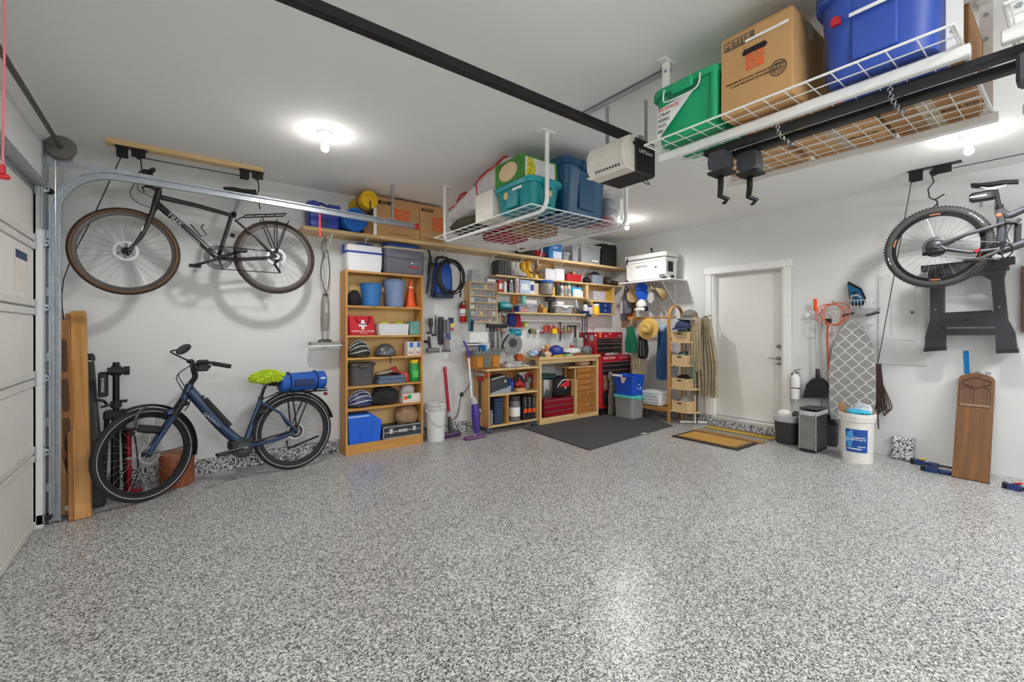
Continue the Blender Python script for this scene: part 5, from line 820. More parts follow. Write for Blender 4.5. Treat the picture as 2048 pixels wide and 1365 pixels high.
# wall shelves over the bench
def wshelf(label, a, b, z, off, name='wall_shelf', m=None):
    x0, x1 = PL(a, 560, off).x, min(PL(b, 560, off).x, -.004); t = T(name, label, 'shelf', (x0, 0, z)); P(t, 'board', m or PINEX, bx(0, x1 - x0, -off, -.0006, -.022, 0, .001))
    for u in (.1, .5, .9): P(t, 'bracket', WH, bx((x1 - x0) * u - .01, (x1 - x0) * u + .01, -off * .8, -.001, -.026, -.0225), bx((x1 - x0) * u - .01, (x1 - x0) * u + .01, -.005, -.001, -.14, -.0225))
    return t
S1, S2, S3 = 2.075, 1.848, 1.585
wshelf('upper pine shelf holding boots, white boxes and a red bin', 993, 1245, S1, .22); wshelf('middle pine shelf holding spray bottles and a blue lidded jar', 996, 1169, S2, .2); wshelf('lower pine shelf holding clear bins and a drill', 1030, 1163, S3, .2)
wshelf('white ledge under the lower pine shelf', 1044, 1162, 1.478, .1, 'wall_ledge', WH)
x0, x1 = PL(1172, 590, .2).x, PL(1229, 590, .2).x; W_ = x1 - x0; z0 = PL(1200, 629, .2).z
t = T('cubby_shelf', 'pine cubby with two levels hanging at the right end of the shelves', 'cubby', (x0, 0, z0)); H_ = S1 - .024 - z0; zm = PL(1200, 601, .2).z - z0
P(t, 'side', PINE, bx(0, .06, -.2, -.001, zm, H_)); P(t, 'side', PINE, bx(W_ - .02, W_, -.2, -.001, 0, H_)); P(t, 'side', PINE, bx(.13, .155, -.2, -.001, .02, zm - .03)); P(t, 'bottom', PINEX, bx(.12, W_, -.2, -.001, -.001, .018)); P(t, 'middle', PINEX, bx(.0601, W_ - .0201, -.2, -.001, zm - .03, zm)); P(t, 'back', PINEX, bx(.06, W_ - .02, -.008, -.001, zm + .001, H_))
l, w, h = A(1198, 1223, 606, z0 + .019, .19, .15)
for i in range(2): t = T('plastic_case', 'small dark blue case in the cubby, ' + ('lower one' if i == 0 else 'upper one'), 'case', (l[0], l[1], l[2] + i * h / 2), 0, 'blue cases in the cubby'); P(t, 'case', mat('case_blue', (24, 52, 118), .45, var=.3), bx(-w / 2, w / 2, -.075, .075, 0, h / 2 - .002, .005)); P(t, 'latch', WINK, bx(-.012, .012, -.078, -.0745, h * .2, h * .3))
plain('small_box', 'pale grey carton in the upper level of the cubby', 'box', mat('pale_print', (190, 186, 190), .7, var=.25, sc=40), 1187, 1212, 583, z0 + zm, .17, .12)
plain('small_box', 'ochre carton at the right of the cubby upper level', 'box', mat('ochre', (196, 150, 52), .7), 1213, 1225, 583, z0 + zm, .17, .12)
# boots and boxes on the upper shelf
def boot(label, px, yt, yb, zb, m, tall, dx=0., w=.1, sole=None, group=None, off=.17, rz=0.):
    c = PL(px, 550, off); h = PL(px, yt, off).z - zb; t = T('boot', label, 'boot', (c.x, -.12, zb + .0006), rz, group)
    sh_ = [[(.0, .05), .05], ]; rings = []
    for z_, cx, rx, ry in ((.012, .05, .115, .042), (.05, .045, .11, .042), (.085, .015, .07, .042), (.13, -.005, .05, .045), (h * .75, -.01, .052, .05), (h, -.012, .058, .055)): rings.append([(cx * .9 + rx * .85 * cos(a), ry * sin(a), z_) for a in [2 * pi * k / 14 for k in range(14)]])
    P(t, 'upper', m, loft(rings)); P(t, 'sole', sole or BLK, prismz([(.045 + .105 * cos(a), .044 * sin(a)) for a in [2 * pi * k / 16 for k in range(16)]], 0, .013)); P(t, 'opening', INK, prismz([(-.011 + .042 * cos(a), .046 * sin(a)) for a in [2 * pi * k / 14 for k in range(14)]], h, h + .002)); return t
YB = mat('yellow_rubber', (218, 166, 16), .4); WB_ = mat('boot_white', (196, 194, 188), .6, var=.2, sc=30, bmp=.4)
l, w, h = A(997, 1022, 521, S1, .21, .17); t = T('ski_boot_bag', 'black ribbed plastic case at the left end of the upper shelf', 'case', l); P(t, 'case', mat('case_dark', (56, 56, 56), .5), rl(w, .17, .03, [(-.004, 0), (0, .01), (0, h - .03), (-.01, h)])); PS(t, 'rib', BLK, *[bx(x - .004, x + .004, -.089, -.084, .02, h - .04) for x in (-w * .25, 0, w * .25)])
for i in (0, 1): boot(('left' if i == 0 else 'right') + ' grey white winter boot with black top', 1029 + i * 9, 523, 546, S1, WB_, 1, group='winter boots on the shelf', rz=radians(-60 + i * 12))
for i in (0, 1): boot(('left' if i == 0 else 'right') + ' yellow rubber boot on the upper shelf', 1050 + i * 11, 522, 551, S1, YB, 1, sole=YB, group='yellow rubber boots', rz=radians(-55 + i * 20), off=.16)
for i, px in enumerate((1067, 1082)): 
    c = PL(px, 545, .2); blob('work_shoe', ('left' if i == 0 else 'right') + ' brown lace shoe beside the yellow boots', 'shoe', (c.x, -.15, S1 + .0006), .14, .13, .1, mat('shoe_brown', (120, 88, 52), .7, var=.4, sc=40), .1, 3 + i, group='brown shoes on the shelf')
for i, (a, b) in enumerate(((1091, 1110.5), (1111, 1129))): plain('white_box', 'plain white carton on the upper shelf, ' + ('left' if i == 0 else 'right') + ' of the pair', 'box', mat('white_box_card', (220, 220, 224), .6, var=.02), a, b, 538, S1, .215, .18, None, 'white cartons on the upper shelf')
l, w, h = A(1133, 1167, 549, S1, .215, .16); t = T('red_bin', 'small red open bin of odds and ends on the upper shelf', 'bin', l); P(t, 'bin', RED, rl(w * .84, .13, .02, [(0, 0), (.014, h), (.01, h), (-.004, .005)])); P(t, 'parts_box', CARD, bx(.0, .06, -.03, .05, .01, h + .05, .002)); P(t, 'tool', DGR, tube([(-.1, 0, h), (-.02, .0, h + .035)], .014, 8))
blob('dark_pouch', 'dark crumpled pouch between the red and grey bins', 'pouch', (PL(1177, 560, .18).x, -.14, S1 + .0006), .13, .12, .11, BLKF, .12, 9)
l, w, h = A(1186, 1209, 551, S1, .21, .16); t = T('grey_bin', 'small grey plastic bin on the upper shelf', 'bin', l); P(t, 'bin', mat('bin_grey', (138, 144, 158), .4), rl(w * .9, .14, .02, [(0, 0), (.01, h), (.006, h), (-.004, .005)])); P(t, 'contents', BLKF, ell((0, 0, h), (w * .4, .06, .06), 12, 8, .15, 2))
for i, px in enumerate((1217, 1230)): blob('dark_shoe', 'dark brown shoe by the corner on the upper shelf, ' + ('left' if i == 0 else 'right'), 'shoe', (PL(px, 560, .18).x, -.14, S1 + .0006), .12, .2, .14 - .05 * i, mat('shoe_dark', (56, 44, 36), .6, var=.4, sc=40), .08, 13 + i, group='dark shoes on the upper shelf')
# on the long shelf, right of the rack
l, w, h = at('L', 1098, 1124, 488, .27, .14, LSZ + .0005); t = T('blue_carton', 'blue and white printed carton on the right part of the long shelf', 'box', l); P(t, 'carton', mat('carton_blue', (20, 110, 184), .6, var=.1), bx(-w / 2, w / 2, -.07, .07, 0, h, .002)); P(t, 'white_print', mat('print_white', (206, 222, 236), .6, var=.2, sc=50), bx(-w * .18, w * .48, -.0712, -.0702, .01, h * .5)); TX(t, 'DRY', .05, WINK, (0, -.0715, h * .75))
blob('red_cloth', 'crumpled red cloth on the long shelf beside the blue carton', 'cloth', (PL(1077, 500, .2).x, -.17, LSZ + .0005), .24, .2, .11, mat('red_rag', (150, 24, 40), .9, bmp=.5, sc=20), .12, 21)
blob('dark_cloth', 'dark green crumpled cloth behind the red cloth', 'cloth', (PL(1050, 495, .15).x, -.16, LSZ + .0005), .3, .2, .12, mat('dark_rag', (40, 52, 44), .9, bmp=.5, sc=20), .1, 22)
for i, (a, b, yt, lb) in enumerate(((1127, 1143, 505, 'low smoky bin next to the blue carton'), (1146, 1162, 490, 'narrow smoky bin in the middle of the shelf'), (1163, 1205, 490, 'wide clear bin with cable reels beside the black luggage'))):
    l, w, h = at('L', a, b, yt, .28, .22, LSZ + .0005); t = tote(lb + ' on the long shelf', l, w, .22, h, CLR2, CLR2, 0, .01, .02, 'clear_bin', False, 'clear bins on the long shelf', .02)
    P(t, 'contents', (PRT, MC['pale_stuff'], mat('reels', (150, 132, 116), .7, var=.4, sc=25))[i], ell((0, 0, h * .32), (w * .36, .07, h * .28), 12, 8, .1, i))
    if i == 2: P(t, 'cable_reel', WHP, tor((-w * .2, -.06, h * .45), .06, .012, 'y', 20, 6)); P(t, 'label', WINK, bx(.0, w * .3, -.109, -.106, h * .12, h * .2))
l, w, h = at('L', 1207, 1236, 489, .28, .25, LSZ + .0005)
for i, (dx, ww) in enumerate(((-w * .27, w * .5), (w * .25, w * .48))): t = T('luggage', 'black ' + ('left' if i == 0 else 'right') + ' suitcase standing at the corner end of the shelf', 'suitcase', (l[0] + dx, l[1], l[2]), 0, 'black luggage on the shelf'); P(t, 'shell', BLKF, rl(ww, .24, .04, [(-.008, 0), (0, .02), (0, h - .03), (-.015, h)], 3)); P(t, 'zip', BLK, rl(ww, .24, .04, [(.002, h * .48), (.003, h * .5), (.002, h * .52)], 3, c0=False, c1=False))
t = T('plastic_hook', 'white S hook hanging from the ceiling rack edge', 'hook', (-2.86, -1.35, 2.02)); P(t, 'hook', WHP, tube(bez([(-.02, 0, .19), (-.035, 0, .22), (-.005, 0, .25), (.035, 0, .225), (.03, 0, .16), (-.02, 0, .08), (-.025, 0, .04), (.005, 0, .02), (.03, 0, .04)], 4), .006, 8))
# middle shelf bottles and boxes
P_ = plain
P_('red_white_box', 'red and white carton at the left end of the middle shelf', 'box', mat('red_print', (178, 50, 50), .6, var=.4, sc=50), 997, 1006, 560, S2, .17, .08, WINK)
jar('white squeeze bottle with red cap on the middle shelf', 1007, 1013, 558, S2, WHP, RED, waist=True); jar('clear bottle left of the blue box on the middle shelf', 1019, 1026, 560, S2, CLR2, WHP, waist=True); jar('pink spray can on the middle shelf', 1030, 1037, 557, S2, mat('pink_can', (206, 176, 180), .4), WHP)
P_('blue_white_box', 'white and blue appliance carton on the middle shelf', 'box', mat('bluewhite', (176, 200, 226), .6, var=.2, sc=20), 1040, 1060, 560, S2, .19, .12, WINK); P_('milk_carton', 'white carton with a blue square on the middle shelf', 'box', WHP, 1060, 1069, 562, S2, .18, .08, BLU2); P_('cream_box', 'cream cardboard box on the middle shelf', 'box', mat('cream', (216, 200, 166), .7), 1069, 1078, 567, S2, .18, .1)
jar('clear jar of hardware with blue lid on the middle shelf', 1080, 1103, 561, S2, mat('jar_mix', (140, 130, 124), .4, var=.5, sc=50), BLU, .19, 'jar'); P_('yellow_box', 'small yellow carton on the middle shelf', 'box', YEL, 1104, 1110, 575, S2, .18, .06)
for i, (px, m_, c_) in enumerate(((1114, mat('can_dark', (62, 60, 66), .4, var=.3), RED), (1123, mat('can_white', (214, 212, 206), .4, var=.1), DGR), (1130, mat('can_tan', (188, 150, 120), .4, var=.15), DGR), (1137.5, MC['can_white'], GRN))): jar(('first', 'second', 'third', 'fourth')[i] + ' spray can from the left in the row on the middle shelf', px - 3.4, px + 3.4, 566, S2, m_, c_, lab=PRT if i else None, waist=True, group='spray cans on the middle shelf')
P_('blue_pack', 'bright blue pack on a white carton, middle shelf', 'box', mat('pack_blue', (60, 160, 214), .5, var=.15), 1144, 1164, 575, S2 + .048, .18, .1, WINK); P_('white_tray', 'low white carton at the right end of the middle shelf', 'box', WHP, 1147, 1166, 582, S2, .19, .14); P_('red_small_box', 'dark red carton behind the bright blue pack', 'box', mat('red_dk', (150, 30, 32), .6), 1156, 1166, 569, S2, .04, .03)
# lower shelf
l, w, h = A(1037, 1080, 608, S3, .19, .15); t = tote('clear bin with pink contents on the lower shelf', l, w, .15, h, CLR, CLR2, 0, .008, .015, 'clear_bin', False, 'clear bins on the lower shelf', .015); P(t, 'contents', mat('pinkish', (206, 130, 130), .7, var=.3, sc=40), bx(-w * .42, 0, -.055, .055, .005, h * .5, .01)); P(t, 'contents', BLU2, bx(-w * .46, -w * .4, -.055, .055, .005, h * .7, .004)); zb = S3 + h + .001
P_('white_pack', 'white soft pack lying on the clear bin', 'pack', mat('pack_white', (222, 212, 214), .5), 1052, 1074, 600, zb, .17, .1); jar('mint green can standing on the clear bin', 1042, 1050.5, 592, zb, mat('mint', (116, 196, 176), .4), mat('mint', (0, 0, 0)), .16)
P_('ochre_box', 'small ochre carton on the lower shelf', 'box', mat('ochre', (0, 0, 0)), 1086, 1095, 615, S3, .19, .07); P_('tan_box', 'tan carton behind the small ochre carton', 'box', CARD, 1081, 1087, 609, S3, .14, .08)
c = PL(1102, 610, .15); t = T('cordless_drill', 'black cordless drill standing on the lower shelf', 'drill', (c.x, -.13, S3 + .0006)); h = PL(1102, 593, .15).z - S3; P(t, 'battery', BLK, bx(-.04, .04, -.045, .045, 0, .06, .008)); P(t, 'grip', BLK, tube([(0, 0, .05), (0, 0, h * .7)], [.026, .03], 10)); P(t, 'motor', DGR, tube([(-.08, 0, h * .84), (.06, 0, h * .84)], [.036, .04], 12)); P(t, 'chuck', BLK, cyl((.06, 0, h * .84), (.11, 0, h * .84), .022, .014)); P(t, 'blue_ring', NAVY, cyl((.055, 0, h * .84), (.065, 0, h * .84), .041))
l, w, h = A(1112, 1149, 611, S3, .19, .14); t = tote('grey clear bin with small bits on the lower shelf', l, w, .14, h, CLR2, WHP, 0, .008, .012, 'clear_bin', False, 'clear bins on the lower shelf', .015); P(t, 'contents', MC['pale_stuff'], bx(-w * .4, w * .4, -.05, .05, .004, h * .4, .01))
c = PL(1121, 605, .15); t = T('tape_roll', 'white paper roll lying on the grey clear bin', 'roll', (c.x, -.12, S3 + h + .002)); P(t, 'roll', WHP, cyl((-.07, 0, .03), (.075, 0, .03), .03, n=18)); P(t, 'core', CARD2, cyl((.0752, 0, .03), (.077, 0, .03), .014, n=12))
for i, (px, m_) in enumerate(((1151, PRT), (1157, DGR))): blob('hand_tool', ('brown' if i == 0 else 'dark') + ' tool heap at the right end of the lower shelf', 'tool', (PL(px, 610, .15).x, -.11, S3 + .0006), .09, .1, .09, (mat('toolmix', (120, 100, 84), .6, var=.5, sc=50), DGR)[i], .15, 31 + i)
jar('white spray bottle beside the clamps', 1167, 1174, 604, S3 - .01 + .0, WHP, BLK, .15, waist=True)
wshelf('small pine shelf carrying the spray bottle and yellow jug', 1164, 1197, S3 - .01, .18); jar('yellow jug beside the blue cases', 1184, 1196, 608, S3 - .01, YEL, WHP, .15); jar('lilac bottle beside the yellow jug', 1175, 1183, 611, S3 - .01, mat('lilac', (206, 200, 220), .4), NAVY, .16)
# hanging tools left of the lower shelf
def hang(px, yt, yb, off=.04): c = PL(px, yb, off); return Vector((c.x, -off, c.z)), PL(px, yt, off).z - c.z
c, h = hang(1009, 603, 622, .12); t = T('power_planer', 'teal cordless tool hung under the middle shelf', 'power tool', c); P(t, 'body', mat('tool_teal', (0, 140, 156), .4), tube([(-.09, 0, h * .5), (0, 0, h * .55), (.1, 0, h * .45)], [.05, .055, .05], 12)); P(t, 'base', BLK, bx(-.1, .1, -.05, .05, -.01, .02, .004)); TX(t, 'makita', .04, WINK, (.0, -.0565, h * .5), shear=.2); P(t, 'wall_peg', STL, cyl((0, .04, h * .5), (0, .118, h * .5), .006))
c, h = hang(1016, 560, 592, .1); t = T('hanging_grinder', 'black and brown sander hanging by its cord below the upper shelf', 'power tool', c); P(t, 'head', BLK, ell((0, 0, .08), (.055, .045, .06), 14, 8)); P(t, 'motor', mat('brown_red', (110, 70, 66), .5), tube([(.0, 0, .12), (.03, 0, .2)], [.05, .04], 12)); P(t, 'cord', BLK, tube(bez([(.02, 0, .2), (-.03, .03, .3), (-.02, .05, S1 - c.z - .03)]), .004, 5))
for i, px in enumerate((1000, 1004, 1008, 1012, 1016)):
    c, h = hang(px, 622, 648 - (i % 2) * 4, .03); t = T('pliers', ('first', 'second', 'third', 'fourth', 'fifth')[i] + ' pair of pliers from the left under the teal tool', 'pliers', c, 0, 'pliers on the rail'); P(t, 'jaws', STL, tube([(0, 0, h), (0, 0, h * .65)], [.006, .012], 6)); PS(t, 'grip', (mat('cream', (0, 0, 0)), RED, DGR)[i % 3], *[tube(bez([(s * .004, 0, h * .65), (s * .016, 0, h * .35), (s * .008, 0, 0)], 3), .006, 6) for s in (-1, 1)]); P(t, 'peg', STL, cyl((0, .002, h * .8), (0, .028, h * .8), .003))
c, h = hang(1024, 624, 653, .07); blob('drill_pouch', 'blue and black cloth pouch hung beside the pliers', 'pouch', c, .15, .1, h, mat('pouch_blue', (24, 40, 110), .8, var=.3, sc=14, bmp=.5), .08, 41)
c, h = hang(1037, 620, 655, .05); O('red_rag', 'red patterned bandana hanging beside the blue pouch', 'cloth', mat('bandana', (186, 40, 46), .85, var=.3, sc=60), sheet(lambda u, v: ((u - .5) * (.16 * v + .02), .012 * sin(u * 14), h * (1 - v)), 12, 6, .003), loc=c)
c, h = hang(1030, 590, 628, .06); O('orange_glove', 'orange work glove hanging above the red bandana', 'glove', mat('glove_orange', (206, 120, 40), .85, var=.2, bmp=.4), rl(.09, .03, .014, [(-.01, h), (0, h * .9), (.0, h * .5), (.006, h * .4)]), *[tube([(-.035 + .023 * i, 0, h * .42), (-.042 + .027 * i, -.005, h * (.05 + .04 * abs(i - 1.5)))], [.013, .01], 8) for i in range(4)], tube([(.04, 0, h * .7), (.065, -.01, h * .42)], [.014, .011], 8), loc=c)
# brush, extinguisher on the organiser's side
c, h = hang(942, 618, 663, .17); t = T('hand_brush', 'teal handled brush hanging in front of the parts organizer', 'brush', c); P(t, 'handle', mat('brush_teal', (16, 128, 150), .45), tube([(-.025, 0, h), (-.02, 0, h * .55), (-.03, 0, 0)], [.012, .016, .014], 8)); P(t, 'bristles', mat('bristle', (44, 50, 62), .9, bmp=.8, sc=120), tf(bx(0, .045, -.015, .015, 0, h * .5, .006), (-.015, 0, .0), (0, 4, 0))); P(t, 'string', INK, tube([(-.025, 0, h - .005), (-.02, .03, h + .015)], .002, 4))
def extinguisher(label, loc, rz, r, h, m, band):
    t = T('fire_extinguisher', label, 'extinguisher', loc, rz); P(t, 'cylinder', m, lathe([(r * .8, 0), (r, .012), (r, h * .68), (r * .7, h * .78), (r * .35, h * .83)], 18)); P(t, 'label', WINK, lathe([(r * 1.01, h * .3), (r * 1.01, h * .62)], 18, c0=False, c1=False)); P(t, 'strap', INK, lathe([(r * 1.03, h * .37), (r * 1.04, h * .385), (r * 1.03, h * .4)], 18, c0=False, c1=False)); P(t, 'valve', BLKM, cyl((0, 0, h * .82), (0, 0, h * .9), r * .35), tube([(-r * .5, 0, h * .92), (r * 1.1, 0, h * 1.0)], .006, 6), tube([(-r * .5, 0, h * .88), (r * .9, 0, h * .87)], .005, 6)); P(t, 'gauge', WINK, cyl((0, -r * .4, h * .86), (0, -r * .5, h * .86), .012)); P(t, 'wall_bracket', DGR, bx(-.015, .015, r * .98, r + .018, h * .2, h * .8)); P(t, 'nozzle', BLK, tube([(-r * .5, 0, h * .86), (-r * 1.0, -.01, h * .8)], .008, 6)); return t
c = PL(928, 645, .1); extinguisher('small red fire extinguisher on the wall beside the parts organizer', (c.x, -.07, c.z), 0, .042, PL(928, 602, .08).z - c.z, RED, None)
# magnetic bar with saws
c, h = hang(993, 649, 656, .03); t = T('tool_bar', 'black magnetic bar with hanging saws below the organizer', 'tool bar', c); P(t, 'bar', BLK, bx(-.16, .17, -.02, .028, 0, h, .004)); P(t, 'cord', BLK, tube(bez([(-.15, -.01, .02), (-.18, -.02, -.06), (-.1, -.02, -.12), (-.05, -.02, .0)]), .004, 5))
for i, (px, yt, yb, m_, wv) in enumerate(((985, 664, 700, STL, .07), (995, 663, 698, mat('saw_red', (130, 70, 66), .5), .025), (1003, 664, 704, mat('saw_wood', (150, 112, 56), .5), .03))):
    c, h = hang(px, yt, yb, .03); t = T('hand_saw', ('wide steel', 'narrow red', 'short wooden')[i] + ' blade hanging under the black bar', 'saw', c, 0, 'blades under the bar'); P(t, 'blade', STL, prism([(-wv / 2, h), (wv / 2, h), (wv * .35, 0), (-wv * .3, 0)], -.0015, .0015)); P(t, 'handle', m_ if i else DGR, bx(-wv * .6, wv * .6, -.012, .012, h, h + .05, .006)); P(t, 'peg', STL, cyl((0, .013, h + .03), (0, .028, h + .03), .003))
# white drop box
l, w, h = A(940, 976, 665, PL(958, 686, .14).z, .14, .13); t = T('wall_box', 'white wall box with a ledge left of the saws', 'box', (l[0], -.0715, l[2])); P(t, 'box', WH, bx(-w / 2, w / 2, -.068, .068, 0, h, .003)); P(t, 'ledge', WH, bx(-w * .62, w * .62, -.07, .068, -.03, -.015)); P(t, 'ledge_leg', WH, bx(w * .45, w * .6, -.06, .068, -.2, -.0305))
ORD = ('first', 'second', 'third', 'fourth', 'fifth', 'sixth', 'seventh', 'eighth', 'ninth', 'tenth', 'eleventh')
# tapes, screwdriver racks, square
for i, (px, py, m_, lb) in enumerate(((1051, 650, mat('lime_tape', (180, 190, 30), .5), 'yellow green tape measure hung on the white board'), (1063, 663, YEL, 'black and yellow tape roll hung on the white board'), (1074, 663, LGR, 'grey tape roll hung right of the black and yellow roll'))):
    c = PL(px, py, .035); t = T('tape_measure', lb, 'tape', (c.x, -.035, c.z)); P(t, 'reel', m_ if i != 1 else BLK, cyl((0, -.02, 0), (0, .03, 0), .038, n=20)); P(t, 'face', (YEL if i == 1 else WINK), tor((0, -.021, 0), .022, .006, 'y', 20, 6)); P(t, 'peg', STL, cyl((0, .03, .0), (0, .034, 0), .004))
for j, (a, b, n, lb) in enumerate(((1083, 1119, 11, 'red rack of red handled screwdrivers on the wall'), (1121, 1146, 10, 'red rack of small chisels and files on the wall'))):
    c = PL((a + b) / 2, 665, .05); x0, x1 = PL(a, 665, .05).x - c.x, PL(b, 665, .05).x - c.x; t = T('screwdriver_rack', lb, 'tool rack', (c.x, 0, c.z)); P(t, 'rail', RED, bx(x0, x1, -.06, -.001, -.012, .012, .003))
    for i in range(n):
        px = a + 3 + (b - a - 6) * i / (n - 1); q = PL(px, 665, .045); hh = g_.uniform(.06, .12); L_ = g_.uniform(.1, .22); s = T('screwdriver', ORD[i] + (' red handled screwdriver from the left in the left red rack' if j == 0 else ' slim file from the left in the right red rack'), 'screwdriver', (q.x, -.075, c.z), 0, 'screwdrivers in the left rack' if j == 0 else 'files in the right rack')
        P(s, 'handle', (RED, mat('amber', (206, 110, 50), .3), RED)[i % 3] if j == 0 else (mat('grip_green', (130, 140, 80), .5), DGR, PINE)[i % 3], tube([(0, 0, .01), (0, 0, hh * .5), (0, 0, hh)], [.008, .013, .009], 8)); P(s, 'shaft', STL, cyl((0, 0, .01), (0, 0, -L_), .004, n=6))
c = PL(1109, 663, .1); O('yellow_sponge', 'bright yellow square tool hung between the red racks', 'tool', YEL, tf(rl(.095, .075, .015, [(0, 0), (.003, .012), (0, .025)]), (0, 0, 0), (90, 0, 0)), loc=(c.x, -.085, c.z))
c, h = hang(1149, 651, 692, .02); t = T('steel_square', 'steel framing square hung right of the red racks', 'square', c); P(t, 'long_arm', mat('dark_gauge', (92, 92, 94), .4, .6), bx(-.0, .045, -.002, .002, 0, h)); P(t, 'short_arm', MC['dark_gauge'], bx(-.13, -.0005, -.002, .002, h - .03, h)); P(t, 'peg', STL, cyl((.02, .0022, h - .015), (.02, .018, h - .015), .004))
c, h = hang(1120.5, 643, 682, .02); O('steel_ruler', 'steel ruler hanging between the red racks', 'ruler', MC['dark_gauge'], bx(-.016, .016, -.002, .002, 0, h), cyl((0, .002, h - .02), (0, .018, h - .02), .004), loc=c)
for i, (px, yb) in enumerate(((1165, 664), (1170, 682), (1174, 690))):
    c, h = hang(px, 628, yb, .12 + .03 * i); t = T('bar_clamp', ('first', 'second', 'third')[i] + ' blue bar clamp from the left, hanging over the tool chest', 'clamp', c, 0, 'blue bar clamps on the wall'); P(t, 'bar', mat('bar_dark', (86, 88, 92), .4, .6), bx(-.008, .008, -.004, .004, 0, h)); P(t, 'jaw', NAVY, bx(-.03, .09, -.02, .02, h - .045, h, .008)); P(t, 'pad', WINK if i == 0 else BLK, bx(-.03, -.01, -.023, -.0195, h - .04, h - .01)); P(t, 'trigger_grip', NAVY, bx(-.05, .04, -.022, .022, h + .005, h + .045, .01))

# ---- rolling cabinet
cx0, cx1 = PL(977, 800, .38).x, PL(1076.5, 800, .38).x; CW = cx1 - cx0; zc0, zc1 = .085, .81
t = T('rolling_cabinet', 'pine rolling cabinet with open shelves left of the workbench', 'cabinet', (cx0, 0, 0)); D0, D1 = -.38, -.045; CAB = wood('cabinet_ply', (206, 160, 94), (186, 136, 72), 'z', 4)
P(t, 'side', CAB, bx(0, .02, D0, D1, zc0, zc1 - .0001)); P(t, 'side', CAB, bx(CW - .02, CW, D0, D1, zc0, zc1 - .0001)); P(t, 'back', CAB, bx(.02, CW - .02, D1 - .01, D1, zc0, zc1 - .001)); P(t, 'top', PINEX, bx(-.03, CW, D0 - .012, D1, zc1, zc1 + .022)); P(t, 'bottom', PINEX, bx(.0201, CW - .0201, D0, D1 - .01, zc0, zc0 + .02))
zsh = PL(1030, 786, .38).z; P(t, 'shelf', PINEX, bx(.0201, CW - .0201, D0, D1 - .01, zsh - .02, zsh)); xdv = PL(1015, 800, .38).x - cx0; P(t, 'divider', CAB, bx(xdv, xdv + .018, D0, D1 - .01, zc0 + .0201, zsh - .0201))
for x in (.05, CW - .06):
    for y in (D0 + .05, D1 - .06): c_ = P(t, 'caster', GALV, bx(x - .03, x + .03, y - .03, y + .03, zc0 - .006, zc0 - .0001), bx(x - .022, x - .018, y - .02, y + .025, .035, zc0 - .006), bx(x + .018, x + .022, y - .02, y + .025, .035, zc0 - .006)); P(c_, 'wheel', mat('caster_blue', (40, 84, 120), .5), cyl((x - .016, y, .034), (x + .016, y, .034), .034, n=18)); P(c_, 'hub', LGR, cyl((x - .019, y, .034), (x + .019, y, .034), .012, n=10))
cz, sz = zc0 + .0205, zsh + .0005
c = Vector((cx0 - .02, -.2, zc1 - .035)); t = T('side_clamp', 'red pipe clamp hanging on the left side of the rolling cabinet', 'clamp', (cx0 - .032, -.22, .3)); P(t, 'bar', mat('bar_dark', (0, 0, 0)), bx(-.012, .012, -.012, .012, 0, .4)); P(t, 'head', RED, bx(-.026, .026, -.06, .06, .38, .42, .01)); P(t, 'tail', LGR, bx(-.02, .02, -.03, .03, -.03, .02, .006)); P(t, 'handle', LGR, cyl((0, -.15, .46), (0, .1, .46), .018)); P(t, 'knob', RED, cyl((0, -.18, .46), (0, -.15, .46), .022))
l, w, h = A(983, 1020, 753, zsh, .36, .24); t = T('tool_case', 'charcoal tool case tilted on the upper shelf of the rolling cabinet', 'case', l); P(t, 'case', DGR, tf(bx(-w / 2, w / 2, -.1, .1, 0, h * .8, .012), (0, 0, .04), (0, -9, 0))); P(t, 'handle', LGR, tf(bx(-w * .4, w * .35, -.112, -.1, h * .72, h * .8, .005), (0, 0, .04), (0, -9, 0))); P(t, 'latch', WINK, tf(bx(w * .3, w * .38, -.108, -.1, h * .4, h * .5), (0, 0, .04), (0, -9, 0)))
P(t, 'wedge', mat('wedge_grey', (150, 156, 164), .5), prism([(-w / 2, 0), (w * .6, 0), (w * .6, .09), (-w / 2, .02)], -.1, .05))
l, w, h = A(1019, 1032, 758, zsh, .3, .15); blob('blue_tool', 'blue and grey power tool on the cabinet upper shelf', 'power tool', l, w, .14, h, mat('tool_blue', (30, 70, 150), .5, var=.4, sc=30), .12, 51); 
l, w, h = A(1034, 1054, 752, zsh, .34, .16); t = T('circular_saw', 'red circular saw on the upper shelf of the rolling cabinet', 'power tool', l); P(t, 'motor', mat('saw_body', (168, 26, 36), .4), tube([(-.06, 0, h * .35), (.0, 0, h * .5), (.06, 0, h * .3)], [.035, .055, .05], 12)); P(t, 'handle', BLK, tube(bez([(-.06, 0, h * .4), (-.03, 0, h * .95), (.05, 0, h * .85), (.08, 0, h * .4)]), .018, 8)); P(t, 'base_plate', CARD, bx(-.08, .08, -.07, .07, 0, .04, .004))
l, w, h = A(1055, 1072, 748, zsh, .34, .18); t = T('jigsaw', 'maroon and grey jigsaw standing beside the red circular saw', 'power tool', l); P(t, 'shoe', STL, bx(-.07, .07, -.05, .05, 0, .01)); P(t, 'motor', GRY, tube([(-.02, 0, .02), (-.02, 0, h * .5), (.04, 0, h * .62)], [.04, .05, .04], 12)); P(t, 'handle', mat('maroon', (128, 20, 36), .4), tube(bez([(-.05, -.03, h * .5), (-.03, -.03, h * .97), (.06, -.03, h * .8), (.08, -.03, h * .3), (.05, -.03, h * .15)]), .022, 8)); P(t, 'paper_panel', WINK, bx(-.1, .1, .065, .068, .0, h * 1.05))
